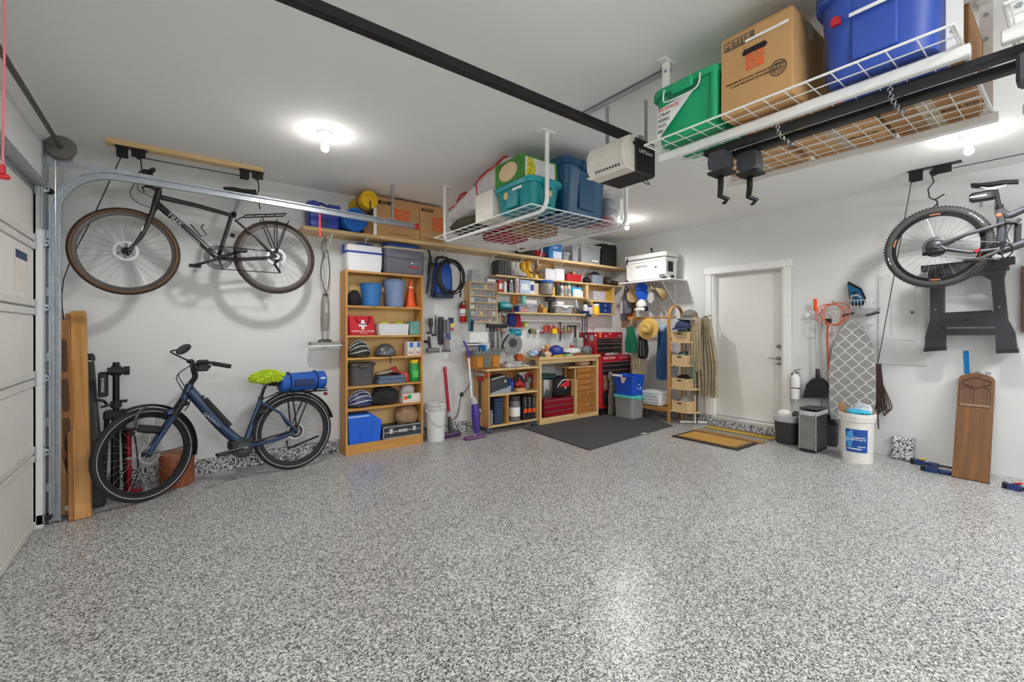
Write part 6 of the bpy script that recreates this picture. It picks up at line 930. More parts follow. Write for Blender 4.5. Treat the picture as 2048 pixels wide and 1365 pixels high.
for i, (a, b, yt, m_, lb) in enumerate(((977.5, 986, 822, mat('case_lgrey', (130, 132, 140), .5), 'light grey slim case at the left of the rolling cabinet bottom'), (988, 1006, 797, mat('case_navy', (38, 58, 84), .45), 'tall navy tool case in the rolling cabinet bottom'))): plain('tool_case', lb, 'case', m_, a + 2.5, b + 1, yt, cz, .35, .22, None, None, .012)
l, w, h = A(1018.5, 1036, 790, cz, .35, .17); jar('dark capped container with white label in the rolling cabinet', 1019.5, 1038, 791, cz, mat('pail_grey', (112, 112, 120), .4), DGR, .28, 'jar', WINK)
for i in range(3): l, w, h = A(1047 + i * 8.5, 1054.5 + i * 8.5, 793, cz, .35, .22); t = T('tool_case', ('first', 'second', 'third')[i] + ' slim orange and black case from the left in the rolling cabinet', 'case', l, 0, 'orange black cases in the cabinet'); P(t, 'case', BLK, bx(-w / 2, w / 2, -.11, .11, 0, h, .012)); P(t, 'orange_clip', ORG, bx(-w * .4, w * .4, -.116, -.1105, h * .3, h * .48)); P(t, 'seam', LGR, bx(-.003, .003, -.1125, -.1105, h * .55, h * .95))
# things on the cabinet top
zt = zc1 + .0225
l, w, h = A(952, 1008, 703, zt, .37, .26); t = T('tool_tote', 'tan and grey open tool bag standing on the rolling cabinet', 'tool bag', (l[0], -.2, l[2])); OC = mat('tool_tan', (186, 122, 40), .75, var=.18, sc=16, bmp=.3); P(t, 'bag', OC, rl(w * .9, .2, .03, [(-.01, 0), (0, .01), (.02, h * .8), (.014, h * .8), (-.006, .01)])); P(t, 'top_band', mat('tool_grey', (104, 112, 108), .8), rl(w * .9, .2, .03, [(.022, h * .74), (.026, h * .78), (.028, h), (.02, h), (.016, h * .76)], c0=False, c1=False))
for x in (-w * .3, -.02, w * .28): P(t, 'pocket', MC['tool_grey'] if x == -.02 else OC, bx(x - w * .12, x + w * .12, -.138, -.108, .02, h * .7, .008))
P(t, 'tools', PRT, *[tube([(x, y, .05), (x + .01, y, h * 1.15)], .01, 6) for x in (-.12, -.06, .0, .07, .13) for y in (-.03, .04)]); 
c = PL(945, 725, .3); O('blue_bag', 'blue plastic bottle shape behind the tool bag', 'bottle', mat('sack_blue', (16, 120, 190), .5), rl(.07, .2, .03, [(-.01, 0), (0, .02), (0, .16), (-.02, .2), (-.02, .3), (-.03, .31)]), loc=(cx0 + .03, -.2, zt))
# miter saw
c = PL(1031, 728, .3); t = T('miter_saw', 'white and teal miter saw standing on the rolling cabinet', 'miter saw', (c.x, -.21, zt)); rr = (PL(1049, 690, .25).x - PL(1012, 690, .25).x) / 2; zb_ = PL(1030, 686, .25).z - zt; MW = mat('saw_white', (206, 206, 202), .4, var=.06)
P(t, 'base', MW, bx(-.17, .2, -.15, .12, .0, .05, .012)); P(t, 'turntable', LGR, cyl((0, -.05, .05), (0, -.05, .075), .12, n=24)); P(t, 'fence', MW, bx(-.2, .22, .03, .055, .05, .12, .004)); P(t, 'arm', MW, tube([(0, .07, .08), (0, .08, .2), (0, .03, zb_)], [.035, .035, .03], 10)); bg = P(t, 'blade_guard', MW, cyl((.0, -.03, zb_), (.0, .03, zb_), rr, n=32)); P(bg, 'hub', DGR, cyl((.0, -.045, zb_), (.0, -.03, zb_), rr * .38, n=20)); P(bg, 'blade', STL, cyl((.01, -.034, zb_ - .02), (.01, -.031, zb_ - .02), rr * .93, n=32))
P(t, 'motor', mat('saw_teal', (0, 128, 150), .4), tube([(.04, 0, zb_ + rr * .75), (.14, .0, zb_ + rr * .8)], [.045, .045], 12), prism([(-.08, zb_ + rr * .72), (.0, zb_ + rr * 1.2), (.14, zb_ + rr * 1.15), (.16, zb_ + rr * .7), (.05, zb_ + rr * .8)], -.035, .035)); P(t, 'handle', BLK, tube(bez([(-.08, -.03, zb_ + rr * .7), (-.16, -.04, zb_ + .02), (-.18, -.04, zb_ - .05), (-.15, -.04, zb_ - .07)]), .014, 8)); P(t, 'orange_guard', mat('orange_wood', (176, 84, 34), .5), cyl((.13, -.04, .12), (.13, .06, .12), .055, n=18)); P(t, 'extension_bar', DGR, tube([(.05, -.16, .04), (.33, -.12, .04)], .014, 8)); P(t, 'scale_plate', LGR, bx(-.12, .12, -.17, -.15, .02, .045))

# ---- workbench
bx0, bx1 = PL(1079, 780, .38).x, PL(1197, 780, .38).x; BWD = bx1 - bx0; BZ = .952
t = T('workbench', 'pine lumber workbench with shelf space and drawer stack', 'workbench', (bx0, 0, 0)); D0, D1 = -.38, -.045
P(t, 'top', PINEX, bx(-.015, BWD + .03, D0 - .02, D1, BZ - .035, BZ, .002)); 
for x in (0, BWD - .04):
    for y in (D0, D1 - .09): P(t, 'leg', PINE, bx(x, x + .04, y, y + .09, .012, BZ - .0351))
P(t, 'apron', PINEX, bx(.0401, BWD - .0401, D0, D0 + .03, BZ - .09, BZ - .0351)); P(t, 'bottom_rail', PINEX, bx(.0401, BWD - .0401, D0, D0 + .035, .012, .07)); xs = PL(1150, 790, .37).x - bx0; P(t, 'lower_shelf', PINEX, bx(.0401, xs + .03, D0 + .01, D1, .07, .09)); P(t, 'mid_post', PINE, bx(xs, xs + .035, D0 + .005, D0 + .09, .0901, PL(1150, 760, .37).z)); P(t, 'back_panel', LGR, bx(.0401, BWD - .0401, D1 - .006, D1 - .0005, .3, BZ - .04))
dz1 = PL(1175, 735, .37).z; P(t, 'inner_shelf', PINEX, bx(xs - .12, BWD - .0405, D0 + .02, D1 - .01, dz1, dz1 + .018))
ds = T('drawer_stack', 'honey coloured drawer chest under the right half of the workbench', 'drawers', (bx0 + xs + .042, 0, .0705)); w = BWD - xs - .088; hh = dz1 - .0705 - .002; HO = wood('honey', (178, 122, 56), (156, 98, 40), 'x', 4); P(ds, 'carcass', HO, bx(0, w, D0 + .045, D1 - .01, 0, hh)); zz = [0, .36, .49, .62, .75, .88, 1.0]
for i in range(6): dd = P(ds, 'drawer', HO, bx(.02, w - .012, D0 + .024, D0 + .0445, hh * zz[i] + .004, hh * zz[i + 1] - .003, .003)); P(dd, 'knob', PINE, tf(lathe([(.008, 0), (.007, .008), (.013, .018), (.009, .026)], 10), (w * .54, D0 + .024, hh * (zz[i] + zz[i + 1]) / 2), (90, 0, 0)))
for i in range(2): P(ds, 'side_batten', PINE, bx(-.012, .0, D0 + .03 + i * .2, D0 + .06 + i * .2, .0, hh))
z9 = .0905
l, w, h = A(1088, 1149, 797, z9, .34, .26); t = T('tool_chest', 'low dark red three drawer chest under the workbench', 'tool chest', l); P(t, 'case', mat('chest_red', (128, 16, 34), .3, .3), bx(-w / 2, w / 2, -.13, .13, 0, h, .006))
for i in range(3): dd = P(t, 'drawer', mat('chest_red2', (158, 20, 40), .28, .3), bx(-w / 2 + .008, w / 2 - .02, -.137, -.1305, h * (.06 + .31 * i), h * (.06 + .31 * i) + h * .27, .002)); P(dd, 'pull', STL, bx(-w / 2 + .01, w / 2 - .022, -.143, -.1372, h * (.06 + .31 * i) + h * .22, h * (.06 + .31 * i) + h * .26))
za = l[2] + h
l, w, h = A(1086.5, 1113, 757, za, .34, .2); h -= 0; t = T('stock_pot', 'tall stainless pot with green pan on top under the workbench', 'pot', (l[0] + .02, -.2, l[2])); P(t, 'pot', CHR, lathe([(w * .46, 0), (w * .48, .01), (w * .48, h * .9), (w * .5, h * .91), (w * .5, h * .93), (w * .46, h * .93), (w * .45, .02)], 28)); P(t, 'pan', mat('pan_green', (30, 70, 66), .4), rl(w * 1.1, .22, .02, [(-.03, h * .94), (0, h), (0, h + .04), (.012, h + .05)]))
l, w, h = A(1113, 1150, 753, za, .34, .24); t = T('gear_bag', 'red and black gear bag beside the stainless pot', 'bag', (l[0], -.2, l[2])); P(t, 'bag', BLKF, tf(ell((0, 0, 0), (w * .5, .12, h * .52), 18, 10, .07, 61, z0=-.9), (0, 0, h * .47))); P(t, 'red_flap', mat('nylon_red', (190, 22, 30), .6, bmp=.3), tf(ell((0, 0, 0), (w * .46, .105, h * .36), 18, 8, .06, 62, z0=0), (.01, -.025, h * .5))); P(t, 'piping', WINK, tube(bez([(-w * .4, -.12, h * .5), (-w * .15, -.135, h * .82), (w * .3, -.13, h * .8)]), .006, 6)); P(t, 'buckle', LGR, bx(-.02, .02, -.138, -.125, h * .4, h * .5, .004))
blob('rag_pile', 'pale crumpled rags on the inner shelf of the workbench', 'rags', (bx0 + BWD - .22, -.25, dz1 + .0185), .3, .18, .09, mat('rags', (190, 160, 136), .9, var=.4, sc=30, bmp=.5), .14, 71)
# clutter on the bench top
zt = BZ + .0006
def heap(label, a, b, yt, m, sd, off=.33, d=.16, amp=.14, name='shop_rag', cat='clutter'):
    l, w, h = A(a, b, yt, BZ, off, d); return blob(name, label, cat, l, w, d, h, m, amp, sd)
heap('white and blue crumpled packaging at the left of the bench top', 1064, 1084, 700, mat('pack_mix', (170, 186, 206), .6, var=.5, sc=22, bmp=.4), 81, .3); P_('green_tin', 'dark green small tin on the bench front edge', 'tin', mat('tin_green', (60, 84, 74), .5), 1082, 1090, 707, BZ, .36, .07); heap('beige rag lump on the bench front', 1091, 1107, 704, mat('beige_lump', (206, 178, 156), .9, var=.25, sc=30), 82, .35, .1)
jar('orange brown bottle standing at the back of the bench', 1090, 1099, 689, BZ, mat('amber_bottle', (196, 116, 60), .3), PINE, .2); heap('blue vinyl tool roll on the bench top', 1108, 1134, 692, mat('vinyl_blue', (18, 52, 140), .45, var=.2, sc=14, bmp=.3), 83, .36, .2, .08, 'tool_roll', 'tool roll'); P_('green_card', 'pale green block at the bench front edge', 'block', mat('pale_green', (150, 206, 150), .6), 1133, 1146, 709, BZ, .39, .06)
heap('white paper and cloth heap in the middle of the bench', 1137, 1172, 697, mat('paper_heap', (214, 214, 214), .8, var=.12, sc=20, bmp=.4), 84, .27, .2, .1, 'paper_heap'); heap('brown leather tool belt lying on the bench front', 1148, 1177, 706, mat('leather', (110, 78, 60), .7, var=.3, sc=20, bmp=.4), 85, .37, .1, .1, 'tool_belt', 'tool belt')
heap('grey tool tray heap against the red chest', 1171, 1190, 693, mat('tray_grey', (92, 96, 98), .5, var=.4, sc=30), 86, .34, .14, .12, 'tool_heap', 'tools'); P_('green_top_box', 'grey box with a pale green top beside the steel square', 'box', LGR, 1156, 1167, 677, BZ, .12, .1); P_('green_lid_box', 'pale green carton stacked on the grey box', 'box', MC['pale_green'], 1156, 1166, 676, PL(1161, 683, .12).z, .11, .08)
# more small things on the bench
jar('small white glue bottle beside the blue tool roll', 1101, 1106, 692, BZ, WHP, ORG, .25, waist=True); jar('brown pill bottle left of the amber bottle', 1083, 1089, 694, BZ, mat('pill', (150, 96, 50), .3), WHP, .18); jar('small red can behind the paper heap', 1141, 1147, 686, BZ, RED, LGR, .14)
P_('sandpaper_block', 'light wood sanding block lying by the beige rag lump', 'block', PINE, 1092, 1100, 712, BZ, .385, .05); P_('drill_bit_case', 'flat black drill bit case between the blue roll and the paper heap', 'case', BLK, 1126, 1140, 706, BZ, .26, .1)
def lay(name, label, cat, px, off, *parts, rz=0.):
    c = PL(px, 700, off); t = T(name, label, cat, (c.x, -off, zt), radians(rz))
    for n_, m_, g in parts: P(t, n_, m_, g)
lay('hammer', 'hammer with a yellow grip lying on the bench', 'hammer', 1118, .37, ('shaft', YEL, tube([(-.12, 0, .012), (.08, 0, .014)], .011, 8)), ('head', STL, bx(.08, .105, -.045, .045, 0, .028, .004)), rz=8); lay('pencil', 'orange carpenter pencil lying on the bench front edge', 'pencil', 1160, .385, ('pencil', ORG, tube([(-.07, 0, .005), (.07, 0, .005)], .004, 6)), rz=-6); lay('wrench', 'steel wrench lying near the leather tool belt', 'wrench', 1168, .36, ('bar', STL, bx(-.08, .08, -.008, .008, 0, .007, .002)), ('jaw', STL, tor((.095, 0, .004), .015, .005, 'z', 14, 5)), rz=14)
lay('tape_roll', 'roll of masking tape lying flat at the back of the bench', 'tape', 1113, .16, ('roll', mat('masking', (206, 190, 140), .7), tor((0, 0, .013), .04, .013, 'z', 24, 8))); lay('paint_brush', 'paint brush with red handle lying by the packaging', 'brush', 1077, .37, ('handle', RED, tube([(-.1, 0, .008), (.0, 0, .01)], [.006, .01], 8)), ('ferrule', STL, bx(.0, .03, -.018, .018, .002, .016, .002)), ('bristles', PINE, bx(.03, .075, -.02, .02, .001, .014, .003)), rz=20); lay('scrap_wood', 'scrap wood offcut standing against the white board', 'offcut', 1128, .1, ('offcut', PINE, bx(-.05, .05, -.012, .012, 0, .12, .002)))
P_('parts_tray', 'grey parts tray behind the packaging at the left of the bench', 'tray', DGR, 1068, 1082, 703, BZ, .14, .08); heap('teal and white cable tangle near the miter saw', 1056, 1066, 702, mat('tangle', (90, 140, 150), .7, var=.7, sc=45), 87, .3, .1, .16, 'cable_tangle', 'cables') if False else None
# ---- red tool chests
def chest(label, x0, x1, y0, y1, z0, z1, rows, top=None, name='tool_chest', legs=0.):
    t = T(name, label, 'tool chest', ((x0 + x1) / 2, 0, z0)); w = x1 - x0; h = z1 - z0
    P(t, 'case', REDM, bx(-w / 2, w / 2, y0, y1, legs, h, .006)); zs_ = rows
    for a, b, u, v in rows:
        dd = P(t, 'drawer', mat('drawer_black', (28, 28, 30), .4), bx(-w / 2 + w * u, -w / 2 + w * v, y0 - .008, y0 - .0005, h * a + .003, h * b - .003, .002)); P(dd, 'pull', STL, bx(-w / 2 + w * u, -w / 2 + w * v, y0 - .016, y0 - .0082, h * b - .016, h * b - .004, .002))
    return t
tc0 = PL(1191, 690, .36).x; tc1 = PL(1245, 690, .36).x; z0, z1 = .953, PL(1215, 665, .36).z
t = chest('red upper tool chest with black drawers and stickers', tc0, tc1, -.36, -.02, z0, z1, [(.06, .3, .06, .94), (.3, .5, .06, .94), (.5, .63, .06, .62), (.5, .63, .64, .94), (.63, .74, .06, .62), (.63, .74, .64, .94)]); w, h = tc1 - tc0, z1 - z0
for i, (x, z_, m_, sw) in enumerate(((-.22, .93, YEL, .05), (-.22, .82, YEL, .04), (.02, .93, mat('sticker_pink', (206, 120, 120), .6), .08), (-.08, .82, WINK, .03), (.03, .83, ORG, .015), (.25, .83, LGR, .06), (-.33, .86, WINK, .03))): P(t, 'sticker', m_, bx(x * w / .66 - sw / 2, x * w / .66 + sw / 2, -.3618, -.3605, h * z_ - .012, h * z_ + .012))
P(t, 'round_sticker', WINK, tf(cyl((0, 0, 0), (0, 0, .0012), .03, n=18), (-w / 2 - .0016, -.16, h * .8), (0, 90, 0))); P(t, 'side_sticker', LGR, bx(-w / 2 - .0016, -w / 2 - .0004, -.32, -.24, h * .62, h * .88))
c0_, c1_ = PL(1201, 760, .42).x, min(PL(1261, 760, .42).x, -.045)
t = chest('red lower rolling tool chest with black drawers in the corner', c0_, c1_, -.42, -.045, .0, .93, [(.84, .9, .06, .95), (.76, .84, .06, .95), (.68, .76, .06, .95)], legs=.11); w = c1_ - c0_; TX(t, 'CRAFTSMAN', .05, WINK, (-w * .22, -.4215, .89)); TX(t, 'TOOL CENTER', .03, WINK, (w * .25, -.4215, .885)); P(t, 'wide_panel', mat('rust_panel', (120, 96, 76), .7, var=.3), bx(-w * .42, w * .45, -.428, -.4205, .4, .62)); P(t, 'dark_bay', BLK, bx(-w * .42, w * .45, -.4235, -.4205, .14, .38))
for x in (-w / 2 + .06, w / 2 - .06):
    for y in (-.37, -.1): P(t, 'caster', BLK, cyl((x - .018, y, .05), (x + .018, y, .05), .05, n=16), bx(x - .03, x + .03, y - .03, y + .03, .095, .1095))
# folded tarp hanging on the chest
l = Vector((c0_ + .2, -.47, .02)); O('hanging_tarp', 'grey olive folded tarp draped in front of the lower tool chest', 'tarp', mat('tarp', (112, 108, 98), .95, var=.3, sc=12, bmp=.6), sheet(lambda u, v: ((u - .5) * (.13 + .08 * v) + .01 * sin(v * 9), -.02 * sin(u * 16 + v * 2) - .02, .62 * (1 - v)), 16, 8, .018), ell((-.02, 0, .58), (.06, .035, .08), 12, 8, .2, 4), loc=l)
blob('cable_heap', 'grey cable heap lying on the lower red tool chest', 'cables', (c0_ + .3, -.385, .9306), .32, .05, .04, mat('cable_grey', (150, 152, 156), .7, var=.4, sc=50), .12, 91)
# ---- rubber mat, tote and blue recycling box
A1, A2, A3 = PZ(1178.5, 900, .012), PZ(1047, 856, .012), PZ(1345, 851, .012)
t = T('floor_mat', 'large dark grey ribbed rubber mat in front of the workbench', 'mat', ((A2.x + A3.x) / 2 + .0, (A1.y + A2.y) / 2, 0)); mw, mh = A3.x - A1.x + .1, abs(A1.y - A2.y) + .22
RM = mat('mat_rubber', (66, 66, 68), .85, bmp=.5, sc=90); P(t, 'mat', RM, prismz([(A1.x - t.location.x, A1.y - t.location.y), (A3.x - t.location.x, A3.y - t.location.y), (-.06 - t.location.x, -.45 - t.location.y), (A2.x - t.location.x, A2.y - t.location.y)], 0.0005, .011)); P(t, 'mat_label', WINK, bx(.1, .2, A1.y - t.location.y + .09, A1.y - t.location.y + .12, .0112, .0118))
fx_, fy_ = -.694, -.936
t = tote('clear storage tote with teal lid standing on the rubber mat', (fx_ + .165, fy_ + .19, .012), .33, .38, .34, mat('tote_clear', (190, 196, 196), .25, alpha=.45, var=.03), mat('lid_teal', (90, 200, 190), .4, alpha=.9), 0, .015, .03, 'clear_tote', False, None, .03)
P(t, 'contents', mat('tote_stuff', (150, 150, 146), .8, var=.3, sc=12), bx(-.12, .12, -.14, .14, .01, .16, .02))
t = T('recycling_box', 'bright blue open recycling box standing on the teal lidded tote', 'bin', (fx_ + .165, fy_ + .19, .3535)); hB = .3; VB = mat('recycle_blue', (10, 80, 196), .42)
P(t, 'box', VB, loft([[(x, y, z) for x, y in rr2(w_, d_, .03, 3)] for w_, d_, z in ((.25, .32, 0), (.3, .38, hB - .02), (.32, .4, hB - .018), (.32, .4, hB), (.29, .37, hB), (.24, .31, .012))])); P(t, 'sticker', mat('sticker_pale', (220, 196, 176), .6, var=.3, sc=50), tf(prism([(-.05, 0), (.06, 0), (.04, -.09), (-.0, -.09)], -.001, .001), (-.152, -.02, hB - .03), (0, 0, 90))); P(t, 'white_flap', WINK, bx(-.165, -.15, .0, .19, hB - .025, hB + .005))
rs = [tf(prism([(-.02, 0), (.012, 0), (.012, -.006), (.026, .006), (.012, .018), (.012, .012), (-.02, .012)], -.001, .001), (.0, -.1925, .15), (0, 120 * i, 0)) for i in range(3)]; P(t, 'recycling_mark', WINK, *[tf(prism([(-.02, 0), (.012, 0), (.012, -.006), (.026, .006), (.012, .018), (.012, .012), (-.02, .012)], -.001, .001), (.03 * sin(radians(120 * i)), -.183, .13 + .03 * cos(radians(120 * i))), (0, 120 * i, 0)) for i in range(3)])

# ================================================================== DOOR WALL
def TR(name, label, cat, px, py, off, group=None, z=None):
    c = PR(px, py, off); return T(name, label, cat, (-off, c.y, c.z if z is None else z), -pi / 2, group)
def poly(t, pts, w=0.): return [(lambda q: (q[0], q[2]))(lp(t, x, y, w)) for x, y in pts]
def AR(a, b, yt, zb, off, d): return at('R', a, b, yt, off, d, zb + .0006)
CSZ = 2.082; y0, y1 = -.46, -1.39
t = T('cooler_shelf', 'white wall shelf with brackets carrying the white cooler', 'shelf', (0, (y0 + y1) / 2, CSZ), -pi / 2); hw_ = (y0 - y1) / 2; P(t, 'board', WH, bx(-hw_, hw_, -.42, -.0006, -.02, 0, .002))
for x in (-hw_ + .18, hw_ - .2): P(t, 'bracket', WH, bx(x - .012, x + .012, -.006, -.001, -.36, -.0205), bx(x - .012, x + .012, -.36, -.0065, -.026, -.0205), tube([(x, -.012, -.34), (x, -.33, -.03)], .008, 6))
l, w, h = AR(1249, 1331, 514, CSZ, .4, .34); t = T('ice_chest', 'big white roto-moulded cooler on the white shelf above the hats', 'cooler', l, -pi / 2); IW = mat('ice_white', (226, 226, 222), .4, var=.02)
P(t, 'body', IW, rl(w - .02, .32, .03, [(-.016, .012), (-.008, .02), (.002, h * .76), (.012, h * .78), (.012, h * .88), (-.01, h * .88)], 4)); P(t, 'lid', IW, tf(rl(w, .33, .03, [(.0, 0), (.012, .004), (.012, .05), (0, .065), (-.04, .07)], 4), (0, .0, h * .9 + .012), (0, 0, 0))); PS(t, 'rubber_latch', BLK, tf(bx(-.012, .012, -.012, .012, -.05, .045, .005), (-w * .42, -.18, h * .9), (0, 12, 0)), tf(bx(-.012, .012, -.012, .012, 0, .07, .005), (w * .2, -.175, h * 1.14), (0, -20, 0)), bx(w * .16, w * .22, -.185, -.165, h * 1.28, h * 1.31, .003))
PS(t, 'rubber_foot', BLK, *[bx(s * (w / 2 - .035) - .025, s * (w / 2 - .035) + .025, -.165, -.12, 0, .03, .006) for s in (-1, 1)], *[bx(s * (w / 2 - .035) - .025, s * (w / 2 - .035) + .025, .12, .155, 0, .03, .006) for s in (-1, 1)]); TX(t, 'KENYONS', .045, INK, (-.05, -.163, h * .6)); P(t, 'drain_plug', BLK, cyl((w / 2 - .012, 0, .04), (w / 2 + .02, 0, .04), .022)); P(t, 'side_grip', INK, bx(w / 2 - .006, w / 2 + .006, -.1, .02, h * .3, h * .72, .004)); P(t, 'emblem', DGR, cyl((w * .27, -.166, h * .52), (w * .27, -.16, h * .52), .014)); P(t, 'cup_base', GRY, bx(w * .36, w * .48, -.178, -.163, .02, h * .2, .006))
# hats under the shelf
def cap(label, px, py, off, s, m, rz=0, rx=0, brimm=None):
    c = PR(px, py, off); t = T('baseball_cap', label, 'cap', (-off, c.y, c.z), -pi / 2 + radians(rz), 'caps hanging under the cooler shelf', rx=radians(rx)); P(t, 'crown', m, ell((0, 0, 0), (.085 * s, .1 * s, .105 * s), 18, 9, .03, int(px), z0=-.05)); P(t, 'brim', brimm or m, sheet(lambda u, v: ((u - .5) * .17 * s, -.07 * s - .1 * s * v * sqrt(max(0, 1 - (2 * u - 1) ** 2 * .8)), -.012 - .03 * v * v - .02 * (2 * u - 1) ** 2), 8, 5, .004)); P(t, 'button', m, ell((0, 0, .105 * s), (.008, .008, .006), 8, 5)); P(t, 'hook', WIRE, tube([(0, .0, .105 * s), (0, .02, .14 * s), (0, off * .6, .15 * s)], .003, 5)); return t
cap('tan sun hat hanging at the left under the cooler shelf', 1266, 592, .2, 1.15, mat('hat_tan', (206, 180, 132), .9, bmp=.4), 60, -70); cap('bright blue cap hanging under the cooler shelf', 1284, 588, .26, 1.05, mat('cap_blue', (14, 86, 196), .8, bmp=.3), 30, -75); cap('white cap hanging under the cooler shelf', 1300, 592, .22, 1.15, mat('cap_white', (216, 216, 214), .8), -20, -80); cap('khaki cap hanging at the right under the cooler shelf', 1318, 590, .26, 1.15, mat('cap_khaki', (150, 132, 90), .85, bmp=.3), -50, -60)
cap('white visor hanging below the bright blue cap', 1283, 612, .24, .95, mat('visor', (226, 224, 216), .8), 15, 10); c = PR(1291, 622, .22); blob('dark_glove', 'dark navy glove hanging below the white cap', 'glove', c, .1, .06, .09, mat('glove_navy', (30, 36, 66), .9), .15, 7); 
t = TR('grey_apron', 'grey backpack hanging in the corner left of the tan hat', 'bag', 1254, 628, .1); P(t, 'bag', mat('grey_cloth', (126, 130, 144), .9, bmp=.4), rl(.16, .09, .04, [(-.02, -.0), (0, .03), (0, .28), (-.03, .4)])); P(t, 'strap', DGR, tube(bez([(-.04, -.02, .36), (0, -.03, .47), (.04, -.02, .36)]), .01, 6)); P(t, 'white_panel', WHP, bx(-.13, -.075, -.02, .06, .0, .3, .01))
t = TR('wall_poster', 'wall poster of a figure in orange hung behind the green apron', 'poster', 1258, 655, .004); a = poly(t, [(1243, 655), (1272, 655), (1272, 601), (1243, 601)]); xs_ = [q[0] for q in a]; zs2 = [q[1] for q in a]; x0, x1 = min(xs_), max(xs_); zA, zB = min(zs2), max(zs2)
P(t, 'sheet', mat('poster_bg', (150, 120, 90), .6, var=.3, sc=12), bx(x0, x1, -.003, .003, zA, zB)); P(t, 'sky_print', mat('poster_sky', (120, 150, 176), .6), bx(x0 + .01, x0 + .09, -.0042, -.0032, zA + .12, zB - .01)); P(t, 'figure_print', mat('poster_orange', (176, 78, 40), .6, var=.2), prism([(x0 + .1, zA + .12), (x1 - .04, zA + .12), (x1 - .06, zA + .28), (x0 + .14, zA + .27)], -.0042, -.0032)); P(t, 'face_print', mat('poster_skin', (206, 166, 130), .6), cyl((x0 + .17, -.0044, zA + .33), (x0 + .17, -.0032, zA + .33), .045))
# wooden clothes stand: two bent hoops, rail, shelves
OAKB = wood('bent_wood', (196, 146, 78), (176, 122, 58), 'z', 4); SX, SY = -.42, -1.36
t = T('clothes_stand', 'bent wood clothes stand with rail and round ended shelves beside the door', 'clothes stand', (SX, SY, 0), -pi / 2)   # local x along the wall to the right, local y to the wall
HT = PR(1350, 612, .25).z
def hoop(x):
    n = 10; r = .17; pts = [(0, .012), (0, HT - r)] + [(r - r * cos(pi * k / n), HT - r + r * sin(pi * k / n)) for k in range(1, n)] + [(2 * r, HT - r), (2 * r, .012)]
    rings = []
    for i, (y, z) in enumerate(pts):
        a = Vector(pts[max(i - 1, 0)]); b = Vector(pts[min(i + 1, len(pts) - 1)]); tt = (b - a).normalized(); nn = Vector((-tt.y, tt.x)); rings.append([(x + u, y + nn.x * v, z + nn.y * v) for u, v in ((-.022, -.008), (.022, -.008), (.022, .008), (-.022, .008))])
    return loft(rings)
RZc0 = PR(1300, 636, .3).z; P(t, 'hoop', OAKB, hoop(0)); P(t, 'rail_bracket', OAKB, bx(-.84, -.8, .15, .419, RZc0 - .03, RZc0 + .03, .004)); RZc = PR(1300, 636, .3).z; P(t, 'rail', OAKB, cyl((-.82, .17, RZc), (0, .17, RZc), .014)); P(t, 'low_bench', OAKX, bx(-.8, -.02, .0, .34, .19, .21), bx(-.8, -.77, .02, .05, .012, .19), bx(-.8, -.77, .29, .32, .012, .19)); P(t, 'bench_rail', OAKX, bx(-.8, -.02, .02, .05, .15, .189))
szs = [.195, .517, .845, 1.174]
for z in szs: P(t, 'shelf', BIRCH, prismz([(.02, .0), (.02, .34)] + [(.2 + .15 * sin(pi * k / 8), .17 + .17 * cos(pi * k / 8)) for k in range(9)], z - .02, z))
P(t, 'shelf_post', BLKM, cyl((.33, .17, .03), (.33, .17, szs[3]), .008)); P(t, 'rear_leg', OAKB, bx(.2, .24, .28, .3, .012, .175))
for i, z in enumerate(szs):
    bt = T('wooden_crate', ('lowest', 'second lowest', 'second highest', 'highest')[i] + ' pale wooden crate on the clothes stand', 'crate', (SX + .145, SY - .155, z + .001), -pi / 2, 'wooden crates on the clothes stand'); hc = .135
    for s in (-1, 1): P(bt, 'end_board', BIRCH, bx(-.12, .12, s * .125 - .005, s * .125 + .005, 0, hc, .002)); P(bt, 'side_board', BIRCH, bx(s * .115 - .005, s * .115 + .005, -.1199, .1199, 0, hc, .002))
    P(bt, 'floor_board', BIRCH, bx(-.11, .11, -.1199, .1199, .001, .008)); P(bt, 'handle_slot', INK, prism([(-.03, hc * .72), (.03, hc * .72), (.036, hc * .8), (.03, hc * .86), (-.03, hc * .86), (-.036, hc * .8)], -.1312, -.1302))
    blob('crate_contents', ('pale shoe soles piled', 'black gloves piled', 'dark and aqua gloves piled', 'green and purple things piled')[i] + ' in a crate of the clothes stand', 'gloves', (SX + .145, SY - .155, z + .06), .19, .2, .12 if i < 3 else .14, (MC['pale_stuff'], BLKF, mat('aqua_mix', (76, 104, 104), .8, var=.7, sc=24), mat('greenpurple', (84, 110, 90), .8, var=.6, sc=20))[i], .12, 100 + i)
c = PR(1370, 640, .3); 
t = T('floppy_hat', 'grey felt hat lying on top of the clothes stand', 'hat', (SX + .2, SY - .2, 1.49), -pi / 2); P(t, 'crown', mat('felt_grey', (120, 118, 108), .9, bmp=.3), ell((0, 0, .05), (.11, .11, .085), 20, 9, .04, 2, z0=-.3)); P(t, 'brim', mat('felt_grey', (0, 0, 0)), sheet(lambda u, v: ((.1 + .07 * v) * cos(6.2832 * u), (.1 + .07 * v) * sin(6.2832 * u), .02 - .03 * v + .01 * sin(12.566 * u)), 24, 3, .004))
t = T('navy_cap', 'navy cap resting on the highest crate of the clothes stand', 'cap', (SX + .12, SY - .16, 1.375), -pi / 2); NC = mat('cap_navy', (44, 56, 88), .85, bmp=.3); P(t, 'crown', NC, ell((0, 0, .0), (.12, .12, .11), 20, 9, .03, 4, z0=-.05)); P(t, 'brim', NC, sheet(lambda u, v: ((u - .5) * .22, -.09 - .09 * v * sqrt(max(0, 1 - (2 * u - 1) ** 2 * .8)), -.005 - .03 * v), 8, 4, .004))
